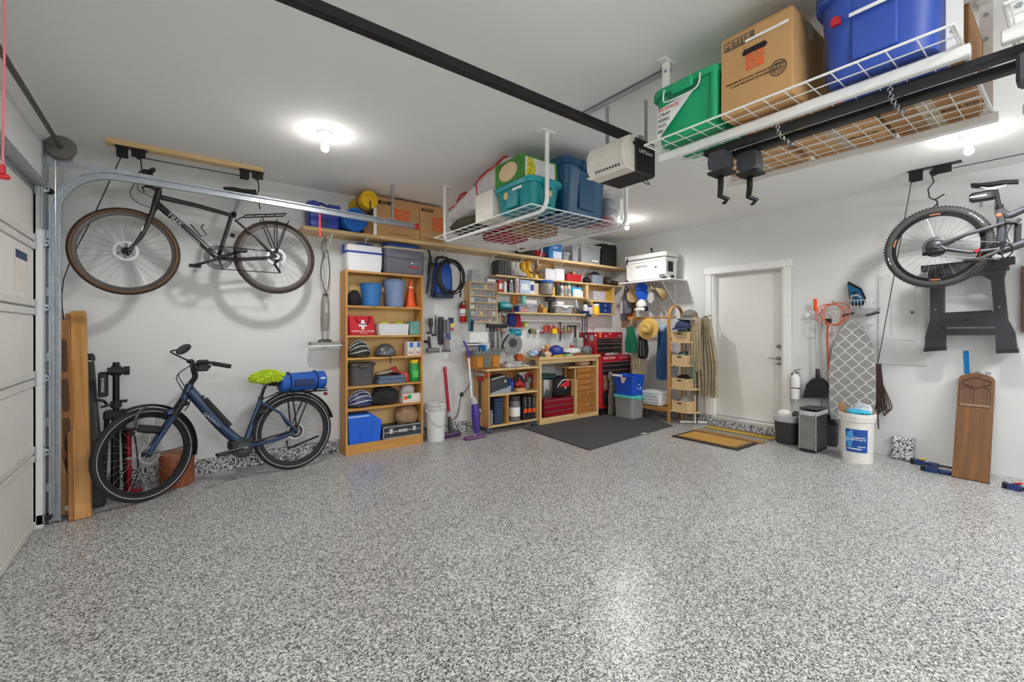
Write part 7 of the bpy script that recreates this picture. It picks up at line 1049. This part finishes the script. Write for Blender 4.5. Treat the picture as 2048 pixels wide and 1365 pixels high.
def garment(name, label, cat, a, b, yt, yb, off, m, sd=1, th=.03, sh=.7, hem=1., fold=.014, nf=5, lean=0.):
    t = TR(name, label, cat, (a + b) / 2, yb, off); x0, _, z0 = lp(t, a, yb); x1, _, _ = lp(t, b, yb); z1 = lp(t, (a + b) / 2, yt)[2]; w = x1 - x0; H = z1; g = random.Random(sd); ph = g.uniform(0, 6)
    f = lambda u, v: ((u - .5) * w * (sh + (hem - sh) * min(1, v * 1.6)) + lean * v * w, fold * sin(u * nf * 6.28 + ph + v) * (.3 + v) + fold * .6 * sin(v * 7 + u * 4), H * (1 - v) - .035 * abs(2 * u - 1) * (1 - v) + .01 * sin(u * 9 + ph))
    P(t, 'fabric', m, sheet(f, 26, 16, th)); return t, w, H
def hanger(t, H, w, m=WIRE): P(t, 'hanger', m, tube(bez([(-w * .3, .01, H - .01), (0, .01, H + .03), (0, .01, H + .07), (.025, .01, H + .09), (.0, .01, H + .115), (-.02, .01, H + .1)], 3), .004, 5))
t, w, H = garment('green_apron', 'green cloth apron hanging left of the straw hat', 'apron', 1249, 1273, 652, 706, .34, mat('apron_green', (20, 116, 78), .9, bmp=.3), 1, .012); hanger(t, H, w)
t, w, H = garment('tan_trousers', 'cream trousers hanging below the black mesh bag', 'trousers', 1263, 1292, 678, 757, .2, mat('cream_cloth', (208, 194, 160), .9, var=.1, bmp=.4), 2, .02); hanger(t, H, w)
t, w, H = garment('blue_jacket', 'blue denim jacket hanging from the wooden rail beside the hoop', 'jacket', 1312, 1335, 652, 760, .3, mat('denim', (44, 78, 122), .9, var=.15, bmp=.4), 3, .03, .75); hanger(t, H, w, WHP); P(t, 'collar', mat('shirt_pale', (160, 180, 210), .8), ell((0, .01, H - .04), (w * .35, .04, .06), 12, 6))
t = TR('mesh_bag', 'black mesh bag hanging in front of the cream trousers', 'bag', 1285, 718, .36); a = poly(t, [(1271, 655), (1299, 718)]); BH = a[0][1]; P(t, 'bag', BLKF, loft([[(x, y, z) for x, y in rr2(w_, w_ * .45, w_ * .2, 3)] for w_, z in ((.08, 0), (.17, .03), (.2, .14), (.16, .28), (.08, BH * .8), (.03, BH))])); PS(t, 'stripe', LGR, *[tube([(x, -.045, .04), (x * 1.1, -.05, .14), (x * .8, -.04, .28)], .0025, 4) for x in (-.05, 0, .05)])
t = TR('straw_hat', 'golden straw hat hanging on the wooden rail', 'hat', 1296, 658, .40); STR = mat('straw', (206, 170, 92), .8, var=.15, sc=60, bmp=.4); P(t, 'brim', STR, tf(lathe([(.07, 0), (.13, .004), (.165, -.008), (.163, -.012), (.07, -.006)], 30), (0, 0, 0), (80, 0, 8))); P(t, 'crown', STR, tf(lathe([(.088, 0), (.082, .06), (.07, .095), (.04, .1), (.02, .088)], 24), (0, 0, 0), (80, 0, 8))); P(t, 'band', mat('hat_band', (150, 108, 52), .8), tf(lathe([(.09, .004), (.0885, .025)], 24, c0=False, c1=False), (0, 0, 0), (80, 0, 8)))
t = TR('laundry_basket', 'white plastic laundry basket on the low bench of the clothes stand', 'basket', 1312, 790, .3, z=.2115); P(t, 'basket', WHP, rl(.34, .26, .06, [(-.03, 0), (0, .02), (.02, .2), (.014, .2), (-.006, .02)], 4)); P(t, 'rim', WHP, rl(.34, .26, .06, [(.02, .19), (.032, .195), (.032, .21), (.02, .21)], 4, c0=False, c1=False)); PS(t, 'slot_row', LGR, *[bx(-.13, .13, -.146 - .004 * i, -.1352 - .003 * i, .05 + .045 * i, .062 + .045 * i, .003) for i in range(3)])
t, w, H = garment('olive_jacket', 'olive jacket hanging beside the door casing', 'jacket', 1388, 1428, 634, 792, .2, mat('olive_cloth', (164, 152, 126), .95, var=.18, sc=10, bmp=.5), 5, .04, .5, 1., .022, 6, .12); P(t, 'wall_hook', BLKM, tube([(0, .0, H), (0, .19, H + .02)], .006, 6)); P(t, 'sleeve', mat('olive_cloth', (0, 0, 0)), tube(bez([(-w * .2, -.04, H * .9), (-w * .32, -.07, H * .6), (-w * .3, -.06, H * .3)]), [.045] * 5 + [.05] * 5 + [.035] * 3, 10))
t, w, H = garment('olive_scarf', 'beige scarf hanging in front of the olive jacket', 'scarf', 1380, 1400, 634, 740, .32, mat('scarf', (182, 168, 138), .95, var=.15, sc=12, bmp=.5), 6, .03, .9, 1., .016, 4)
O('green_lanyard', 'green and white cord hanging from the clothes stand shelf', 'cord', mat('cord_green', (90, 140, 110), .8, var=.5, sc=80), tube(bez([(0, 0, .33), (.03, 0, .22), (-.02, -.01, .1), (.02, 0, 0), (.03, 0, .12), (.0, 0, .3)]), .006, 6), loc=(SX + .02, SY - .36, .63))
t = T('white_pipe', 'white plastic pipe stand with foot beside the clothes stand', 'pipe', (PZ(1390, 848).x, PZ(1390, 848).y, 0), -pi / 2); P(t, 'upright', WHP, cyl((0, 0, .02), (0, 0, PR(1390, 778, .5).z), .016)); P(t, 'foot', WHP, cyl((-.16, -.12, .018), (.14, .16, .018), .017)); P(t, 'elbow', WHP, ell((0, 0, .02), (.024, .024, .02)))
# ---- door mats
t = T('door_mat', 'tan coir mat with black border lying nearest on the floor by the door', 'mat', (-.86, -2.26, 0), 0); P(t, 'border', BLK, bx(-.25, .25, -.4, .42, .0005, .012, .004)); P(t, 'coir', mat('coir', (178, 134, 62), .95, var=.2, sc=60, bmp=.6), bx(-.2, .2, -.35, .37, .0121, .018)); P(t, 'inner_line', DGR, bx(-.2, -.18, -.35, .37, .0181, .0186), bx(-.2, .2, -.34, -.325, .0181, .0186))
t = T('door_mat', 'striped mat with yellow and grey bands directly before the white door', 'mat', (-.36, -2.27, 0), 0)
for i, (a, b, cc) in enumerate(((-.24, -.14, (150, 108, 56)), (-.14, -.01, (140, 140, 126)), (-.01, .06, (120, 92, 56)), (.06, .14, (196, 170, 62)), (.14, .24, (150, 116, 58)))): P(t, 'stripe', mat('stripe_%d' % i, cc, .95, var=.2, sc=50, bmp=.6), bx(a, b - .0005, -.42, .44, .0005, .013))
# ---- switches, extinguisher, broom set
t = TR('wall_switch', 'round dial timer above the switch plate right of the door', 'switch', 1616, 631, .0); P(t, 'plate', WHP, bx(-.035, .035, -.008, -.0005, -.05, .05, .003)); P(t, 'dial', WHP, cyl((0.01, -.008, 0), (.01, -.05, 0), .026, .022, n=18))
t = TR('light_switch', 'white rocker switch plate right of the door', 'switch', 1621, 663, .0); P(t, 'plate', WHP, bx(-.04, .04, -.006, -.0005, -.085, .085, .003)); PS(t, 'rocker', WHP, bx(-.018, .018, -.012, -.0062, .02, .07, .002), bx(-.018, .018, -.012, -.0062, -.07, -.02, .002))
c = PR(1591, 800, .07); extinguisher('white fire extinguisher mounted beside the door casing', (-.067, c.y, c.z), -pi / 2, .048, PR(1591, 738, .07).z - c.z, WHP, None)
t = TR('dustpan', 'long handled black dustpan with orange grip hanging right of the door', 'dustpan', 1634, 797, .07); Z = lambda y: lp(t, 1634, y)[2]; pan = poly(t, [(1608, 796), (1660, 796), (1656, 768), (1646, 757), (1628, 757), (1616, 768)]); P(t, 'pan', BLK, prism(pan, -.05, .02)); P(t, 'neck', BLK, tube([(0.01, 0, Z(765)), (.005, 0, Z(738))], [.03, .018], 10)); P(t, 'pole', LGR, tube([(.005, 0, Z(742)), (-.015, 0, Z(612))], .012, 10)); P(t, 'grip', ORG, bx(-.035, -.0, -.014, .014, Z(622), Z(598), .006)); P(t, 'wall_peg', STL, cyl((-.012, .012, Z(630)), (-.012, .069, Z(630)), .005))
t = TR('broom', 'dark broom head with pale pole leaning behind the steel bin', 'broom', 1644, 815, .1, z=.012); P(t, 'pole', LGR, cyl((0, .05, .3), (-.02, .06, PR(1638, 620, .05).z), .011)); P(t, 'head', BLK, prism([(-.14, .24), (.14, .24), (.05, .34), (-.05, .34)], .02, .08)); P(t, 'bristles', DGR, bx(-.14, .14, .02, .08, .0, .24, .01))
# ---- ironing rack: holder, iron, cord, board
t = TR('ironing_holder', 'white wire and metal iron holder on the wall above the ironing board', 'holder', 1715, 625, .0); P(t, 'tray', LGR, prism([(-.09, .04), (.21, .04), (.12, -.03), (-.09, -.03)], -.09, -.001)); PS(t, 'hook_arm', DGR, *[tube([(x, -.09, -.04), (x + .12, -.12, -.01)], .012, 6) for x in (-.12, .1)]); P(t, 'wire_basket', WIRE, *[tube([(-.03 + .03 * i, -.1, .04), (-.03 + .03 * i, -.11, .13)], .003, 5) for i in range(7)], tube([(-.05, -.11, .13), (.17, -.11, .13)], .004, 5), tube([(-.05, -.11, .13), (-.05, -.001, .13)], .004, 5), tube([(.17, -.11, .13), (.17, -.001, .13)], .004, 5))
t = TR('steam_iron', 'blue steam iron standing in the wire holder', 'iron', 1711, 608, .06); io = poly(t, [(1694, 566), (1697, 563), (1722, 577), (1731, 596), (1729, 608), (1722, 612), (1700, 611), (1697, 590)]); P(t, 'soleplate', BLK, prism(io, .01, .022)); io2 = poly(t, [(1698, 570), (1719, 580), (1727, 597), (1725, 606), (1703, 606)]); P(t, 'body', mat('iron_blue', (16, 106, 160), .35), prism(io2, -.035, .0095)); q = lp(t, 1712, 588); P(t, 'dial', BLK, cyl((q[0], -.05, q[2]), (q[0], -.036, q[2]), .022)); P(t, 'handle', LGR, tube(bez([(q[0] - .03, -.036, q[2] - .06), (q[0] - .02, -.075, q[2] - .03), (q[0] + .03, -.07, q[2] - .02), (q[0] + .05, -.036, q[2] - .05)]), .012, 8))
t = TR('extension_cord', 'orange extension cord coiled on a hook with a tail hanging down', 'cord', 1670, 630, .05); OCm = mat('cord_orange', (206, 108, 70), .6); cc = lp(t, 1668, 627); P(t, 'coil', OCm, tube([((.13 + .025 * sin(i * .37)) * cos(i * 2 * pi / 24) + cc[0] + .03 * sin(i * .21), -.02 - .0007 * i + .01 * sin(i * .5), cc[2] + (.12 + .02 * cos(i * .29)) * sin(i * 2 * pi / 24)) for i in range(24 * 4)], .0055, 6)); P(t, 'tail', OCm, tube(bez([lp(t, 1655, 640), lp(t, 1654, 690), lp(t, 1658, 750), lp(t, 1662, 785)], 4), .007, 6)); P(t, 'tail', OCm, tube(bez([lp(t, 1657, 640, -.01), lp(t, 1656, 690, -.01), lp(t, 1660, 750, -.01), lp(t, 1666, 790, -.01)], 4), .006, 6)); P(t, 'plug', BLK, bx(cc[0] - .08, cc[0] - .02, -.04, .0, cc[2] - .12, cc[2] - .06, .008)); P(t, 'hook', STL, tube([(cc[0], .049, cc[2] + .13), (cc[0], -.05, cc[2] + .12), (cc[0], -.06, cc[2] + .15)], .005, 6))
def trellis():
    m, nt, b, N = base('trellis_cloth'); L = nt.links.new; tc = N('ShaderNodeTexCoord'); se = N('ShaderNodeSeparateXYZ'); L(tc.outputs['Object'], se.inputs[0])
    def mth(op, a, bb=None):
        n = N('ShaderNodeMath', operation=op)
        for i, v in enumerate((a, bb)):
            if v is None: continue
            if isinstance(v, (int, float)): n.inputs[i].default_value = v
            else: L(v, n.inputs[i])
        return n.outputs[0]
    x = mth('MULTIPLY', se.outputs['X'], 50.); z = mth('MULTIPLY', se.outputs['Z'], 46.)
    wob = mth('MULTIPLY', mth('SINE', mth('MULTIPLY', mth('SUBTRACT', x, z), 1.)), .22); wob2 = mth('MULTIPLY', mth('SINE', mth('ADD', x, z)), .22)
    a = mth('ABSOLUTE', mth('SINE', mth('MULTIPLY', mth('ADD', mth('ADD', x, z), wob), .5))); c = mth('ABSOLUTE', mth('SINE', mth('MULTIPLY', mth('ADD', mth('SUBTRACT', x, z), wob2), .5)))
    f = mth('GREATER_THAN', mth('MINIMUM', a, c), .14); mx = N('ShaderNodeMix', data_type='RGBA'); L(f, mx.inputs[0]); mx.inputs[6].default_value = (*lin((222, 222, 220)), 1); mx.inputs[7].default_value = (*lin((146, 146, 144)), 1); L(mx.outputs[2], b.inputs['Base Color']); b.inputs['Roughness'].default_value = .9; return m
t = TR('ironing_board', 'ironing board with grey and white trellis cover hung point up', 'ironing board', 1706, 838, .07)
bp = [(1664, 838), (1748, 838), (1752, 800), (1752, 735), (1745, 690), (1730, 660), (1716, 645), (1706, 641), (1696, 645), (1682, 662), (1668, 695), (1660, 735), (1660, 800)]
P(t, 'cover', trellis(), prism(poly(t, bp), -.035, .0)); bc = poly(t, [(1706, 745)])[0]; P(t, 'frame', LGR, prism([(bc[0] + (x - bc[0]) * .93, bc[1] + (z - bc[1]) * .95) for x, z in poly(t, bp)], .0002, .02)); P(t, 'leg_tube', LGR, tube([lp(t, 1690, 810, .035), lp(t, 1712, 700, .035)], .011, 8)); P(t, 'leg_tube', LGR, tube([lp(t, 1722, 815, .035), lp(t, 1700, 700, .035)], .011, 8))
# ---- bins and bucket
t = T('waste_bin', 'small dark grey waste bin with a white liner beside the door', 'bin', (-.26, -2.845, 0), -pi / 2); P(t, 'bin', mat('bin_dark', (62, 62, 66), .5), rl(.2, .22, .05, [(0, 0), (.004, .01), (.028, .315), (.022, .315), (-.006, .012)], 4)); LN = mat('liner', (206, 208, 214), .35, alpha=.85, bmp=.5, sc=25); P(t, 'liner', LN, rl(.2, .22, .05, [(.03, .26), (.034, .29), (.034, .33), (.024, .335), (.018, .3), (.006, .12)], 4, c0=False, c1=False)); P(t, 'trash', mat('paper_ball', (226, 222, 214), .8), ell((-.03, -.02, .33), (.085, .075, .06), 14, 8, .06, 3)); P(t, 'trash', DGR, ell((.07, .03, .32), (.05, .05, .06), 10, 6, .1, 4))
t = T('step_bin', 'brushed steel pedal bin with black sides and a bag', 'bin', (-.365, -3.14, 0), -pi / 2); P(t, 'body', mat('bin_black', (44, 44, 47), .45), bx(-.083, .083, -.172, .172, .012, .43, .012)); P(t, 'steel_front', mat('brushed', (158, 156, 152), .35, .85, var=.08), bx(-.07, .07, -.176, -.1722, .03, .425, .003)); P(t, 'corner_trim', STL, cyl((.078, -.168, .02), (.078, -.168, .43), .01)); P(t, 'corner_trim', STL, cyl((-.078, -.168, .02), (-.078, -.168, .43), .01)); P(t, 'lid', DGR, tf(bx(-.085, .085, -.17, .17, 0, .022, .008), (0, 0, .452), (-3, 0, 0))); P(t, 'liner', LN, rl(.17, .345, .02, [(.004, .40), (.007, .43), (.006, .445), (.0, .446)], 3, c0=False, c1=False)); P(t, 'pedal', BLK, bx(-.05, .05, -.2, -.172, .012, .03, .005)); P(t, 'base', BLK, bx(-.085, .085, -.174, .174, 0, .014, .004))
BKX, BKY = -.5, -3.575
t = bucket('large white detergent pail with blue printed label by the ironing board', (BKX, BKY, 0), .126, .141, .49, mat('pail_white', (228, 226, 220), .4), 'detergent_pail', True, None, 32, -pi / 2); P(t, 'rim_collar', MC['pail_white'], lathe([(.141, .41), (.149, .415), (.151, .45), (.155, .455), (.155, .49), (.141, .492)], 32, c0=False, c1=False))
aa = [radians(a) for a in range(-128, -39, 8)]; aa2 = aa; rl0 = lambda z: .126 + .015 * z / .49 + .0012
def arc(z0, z1, a0, a1, dr=0.): 
    A_ = [radians(a0 + (a1 - a0) * i / 12) for i in range(13)]; v = []; f = []
    for z in (z0, z1): v += [((rl0(z) + dr) * cos(a), (rl0(z) + dr) * sin(a), z) for a in A_]
    v2 = [((rl0(z) + dr - .001) * cos(a), (rl0(z) + dr - .001) * sin(a), z) for z in (z0, z1) for a in A_]
    return v + v2, [(i, i + 1, i + 14, i + 13) for i in range(12)] + [(26 + i, 39 + i, 40 + i, 27 + i) for i in range(12)] + [(0, 13, 39, 26), (12, 38, 51, 25)] + [(i, 26 + i, 27 + i, i + 1) for i in range(12)] + [(13 + i, 14 + i, 40 + i, 39 + i) for i in range(12)]
lb = P(t, 'label', mat('label_blue', (22, 74, 150), .4), arc(.11, .34, -118, -38)); P(lb, 'paw_print', mat('label_cyan', (70, 160, 220), .4), *[arc(z0, z1, a0, a1, .0012) for z0, z1, a0, a1 in ((.25, .31, -112, -96), (.2, .27, -118, -104), (.29, .33, -102, -90), (.16, .22, -110, -94), (.22, .29, -98, -88))]); P(lb, 'white_print', WINK, arc(.14, .15, -112, -60, .0012), arc(.165, .172, -74, -46, .0012), arc(.255, .262, -92, -48, .0012)); TX(lb, 'CleanGuard', .032, WINK, (.025, -.1385, .242), rot=(90, 0, 13))
P(t, 'trash', mat('wrap_white', (220, 222, 226), .5), tf(bx(-.05, .05, -.004, .004, -.0, .2, .003), (-.03, .0, .42), (20, 25, 20))); P(t, 'trash', mat('wrap_cyan', (60, 176, 210), .5), ell((.02, -.02, .5), (.1, .08, .035), 14, 8, .15, 3)); P(t, 'trash', mat('wrap_white', (0, 0, 0)), ell((.06, .02, .53), (.06, .06, .05), 10, 6, .15, 5)); P(t, 'trash', CARD2, tf(bx(-.01, .01, -.06, .06, 0, .16), (-.1, .0, .42), (0, -14, 0)))
# ---- rope, panel, sawhorse, carved board
t = TR('rope_coil', 'dark brown rope coil hanging beside the ironing board', 'rope', 1757, 830, .045); Z = lambda y: lp(t, 1757, y)[2]; RPm = mat('rope_brown', (62, 44, 42), .9, bmp=.8, sc=120); H = Z(728); st_ = []
for i in range(9): dx = -.03 + .0075 * i; st_.append(tube(bez([(dx * .6, -.02 + .006 * (i % 3), H), (dx * 1.2, -.02, H * .7), (dx * 1.6 + .01, -.02 + .01 * (i % 2), .12), (dx * 2.4 + .02, -.02, .0 + .03 * (i % 3)), (dx * 2.6 + .035, -.02, .12), (dx * 1.2, -.01, H * .62), (dx * .7, -.01, H)], 4), .006, 6))
P(t, 'rope', RPm, *st_); P(t, 'tail', RPm, tube([(.0, -.02, .02), (.005, -.02, Z(858))], .006, 6)); P(t, 'hook', STL, tube([(0, .044, H - .01), (0, -.02, H - .015)], .005, 6))
t = TR('electrical_panel', 'white flush electrical panel cover behind the mountain bike', 'panel', 1806, 640, .0); fr = poly(t, [(1757, 548), (1855, 548), (1855, 730), (1757, 730)]); x0, x1 = fr[0][0], fr[1][0]; zt_, zb_ = lp(t, 1806, 548)[2], lp(t, 1806, 730)[2]; PW = mat('panel_white', (214, 215, 214), .5, var=.02); P(t, 'cover', PW, bx(x0, x1, -.012, -.0006, zb_, zt_, .003)); zi1, zi0 = lp(t, 1806, 572)[2], lp(t, 1806, 681)[2]; xi0, xi1 = lp(t, 1783, 600)[0], lp(t, 1830, 600)[0]; P(t, 'panel_door', PW, bx(xi0, xi1, -.018, -.0122, zi0, zi1, .003)); P(t, 'latch', GRY, bx(xi1 - .03, xi1 - .005, -.023, -.0182, (zi0 + zi1) / 2 - .01, (zi0 + zi1) / 2 + .02, .002)); PS(t, 'screw', STL, *[cyl((x, -.0145, z), (x, -.012, z), .005, n=8) for x in (x0 + .02, x1 - .02) for z in (zb_ + .03, (zb_ + zt_) / 2, zt_ - .03)])
SHM = mat('sawhorse_grey', (44, 45, 50), .5); 
t = TR('sawhorse', 'folded black plastic sawhorse hung on the wall under the mountain bike', 'sawhorse', 1940, 640, .14); pl = lambda pts: poly(t, pts)
P(t, 'top_beam', SHM, prism(pl([(1844, 534), (2030, 515), (2030, 528), (2018, 530), (2018, 540), (1858, 552), (1858, 543), (1844, 545)]), -.05, .05)); P(t, 'beam_tread', RUB, prism(pl([(1844, 533), (2030, 514), (2030, 516), (1844, 535.5)]), -.052, .052))
P(t, 'leg', SHM, prism(pl([(1858, 551), (1880, 550), (1889, 566), (1889, 650), (1891, 680), (1891, 699), (1851, 702), (1853, 672), (1862, 640), (1862, 566)]), -.05, .045)); P(t, 'leg', SHM, prism(pl([(1962, 545), (2012, 541), (2008, 560), (2016, 640), (2030, 665), (2036, 704), (1993, 706), (1992, 672), (1990, 640), (1983, 560)]), -.05, .045)); P(t, 'shoulder', SHM, prism(pl([(1880, 551), (1964, 545), (1984, 562), (1962, 551), (1893, 556)]), -.045, .04))
sh2 = P(t, 'shelf_bracket', SHM, prism(pl([(1884, 629), (1990, 624), (1992, 654), (1883, 655)]), -.065, .03)); P(sh2, 'tread', BLK, prism(pl([(1890, 626), (1985, 621), (1985, 627), (1890, 632)]), -.06, .0)); q = lp(t, 1935, 640); P(sh2, 'hole', INK, cyl((q[0], -.068, q[2]), (q[0], -.0645, q[2]), .014)); P(t, 'cross_bar', SHM, prism(pl([(1882, 658), (1993, 657), (1993, 671), (1882, 671)]), -.055, .03)); PS(t, 'foot', BLK, prism(pl([(1850, 696), (1892, 694), (1892, 701), (1850, 704)]), -.056, .05), prism(pl([(1993, 699), (2037, 698), (2038, 706), (1993, 707)]), -.056, .05)); PS(t, 'bolt', STL, *[cyl((lp(t, x, y)[0], -.053, lp(t, x, y)[2]), (lp(t, x, y)[0], -.049, lp(t, x, y)[2]), .007, n=8) for x, y in ((1873, 620), (2000, 615))]); PS(t, 'wall_hook', STL, *[cyl((lp(t, x, 548)[0], .045, lp(t, x, 548)[2]), (lp(t, x, 548)[0], .139, lp(t, x, 548)[2]), .006, n=6) for x in (1870, 2000)])
t = TR('brown_sign_board', 'dark brown board edge hanging at the right picture edge', 'board', 2060, 665, .03); a = poly(t, [(2043, 665), (2110, 665)]); zt_ = lp(t, 2043, 533)[2]; P(t, 'board', mat('brown_board', (92, 66, 50), .6), bx(a[0][0], a[1][0], -.012, .012, 0, zt_, .003)); P(t, 'cleat', PINE, bx(a[0][0] + .05, a[1][0] - .05, .0122, .029, zt_ - .1, zt_ - .05))
b = PZ(1940, 962); ztp = PR(1938, 745, .05).z; lean_ = math.atan2(-b.x - .05, ztp)
t = T('carved_board', 'oak board with carved gothic window leaning on the door wall', 'board', (b.x, b.y, 0), -pi / 2, rx=-lean_); L_ = sqrt(ztp ** 2 + (-b.x - .05) ** 2); hw_ = .118; OKB = wood('carved_oak', (120, 80, 38), (92, 60, 26), 'z', 5)
outl = [(-hw_, .008), (hw_, .008), (hw_, L_ - .07), (hw_ - .012, L_ - .04), (hw_ - .05, L_ - .02), (0, L_), (-hw_ + .05, L_ - .02), (-hw_ + .012, L_ - .04), (-hw_, L_ - .07)]
P(t, 'board', OKB, prism(outl, .0, .022)); zA, zB = L_ * .68, L_ - .045; OKD = wood('carved_dark', (104, 68, 38), (84, 52, 28), 'z', 5); P(t, 'recess', OKD, prism([(-.1, zA), (.1, zA), (.1, zB - .04), (0, zB), (-.1, zB - .04)], -.0015, .0005)); TM = mat('tracery', (96, 64, 40), .45)
P(t, 'window_frame', TM, tube([(-.1, -.004, zA), (.1, -.004, zA), (.1, -.004, zB - .04), (0, -.004, zB), (-.1, -.004, zB - .04)], .006, 6, closed=True)); P(t, 'mullion', TM, tube([(0, -.004, zA), (0, -.004, zA + (zB - zA) * .55)], .007, 6)); hz = zA + (zB - zA) * .52; P(t, 'tracery', TM, *[tube([(s * .05 + .047 * cos(radians(a)), -.005, hz - .01 + .05 * sin(radians(a))) for a in range(0, 181, 20)], .006, 6) for s in (-1, 1)], tube([(-.095, -.005, zB - .06), (0, -.005, hz + .03), (.095, -.005, zB - .06)], .007, 6), *[ell((s * .065, -.004, zB - .065), (.022, .008, .018), 10, 6) for s in (-1, 1)]); P(t, 'sill', mat('tracery_light', (140, 112, 90), .5), bx(-.1, .1, -.01, 0, zA - .01, zA + .012, .004))
O('blue_tape', 'blue painter tape strip on the wall above the carved board', 'tape', mat('tape_blue', (16, 128, 200), .6), tf(bx(-.019, .019, -.0018, -.0006, 0, PR(1932, 702).z - PR(1934, 748).z), (0, 0, 0), (0, -2, 0)), loc=PR(1934, 748), rz=-pi / 2)
t = TR('wall_outlet', 'white double outlet plate behind the top of the carved board', 'outlet', 1966, 753, .0); P(t, 'plate', WHP, bx(-.07, .07, -.006, -.0006, -.06, .06, .003)); PS(t, 'socket', LGR, *[bx(x - .018, x + .018, -.0085, -.0062, z - .014, z + .014, .003) for x in (-.034, .034) for z in (-.03, .03)])
def fclamp(label, px, py, length, col, rz=-90):
    c = PZ(px, py, .03); t = T('ratchet_clamp', label, 'clamp', (c.x, c.y, 0.0), radians(rz), 'blue bar clamps on the floor'); P(t, 'bar', mat('bar_dark', (0, 0, 0)), bx(0, length, -.005, .005, .012, .03)); P(t, 'jaw', mat('clamp_blue', (24, 48, 98), .5), prism([(-.02, 0.0), (.06, 0.0), (.07, .03), (.03, .055), (-.02, .04)], -.03, .03)); P(t, 'pad', BLK, bx(-.05, -.02, -.025, .025, 0, .05, .006)); P(t, 'trigger', col, tf(bx(-.012, .04, -.012, .012, 0, .014, .004), (.03, 0, .05), (0, -15, 0))); P(t, 'grip', MC['clamp_blue'], bx(.07, .16, -.02, .02, .002, .042, .01))
fclamp('blue clamp with yellow trigger by the speckled block', 1834, 923, .42, YEL, -86); fclamp('blue clamp lying nearest the carved board on its left', 1856, 937, .19, DGR, -90); fclamp('blue clamp with red trigger right of the carved board', 2022, 972, .5, RED, -96)
# small pine box between the upper shelves and a cord
l, w, h = at('L', 1083, 1117, 519, .16, .15, S1 + .0006); O('pine_box', 'open pine box standing behind the white cartons on the upper shelf', 'box', PINEX, bx(-w / 2, w / 2, .05, .06, 0, h), bx(-w / 2, -w / 2 + .012, -.0, .05, 0, h), bx(w / 2 - .012, w / 2, -.0, .05, 0, h), bx(-w / 2, w / 2, .0, .05, h - .012, h), loc=(l[0], -.075, l[2]))
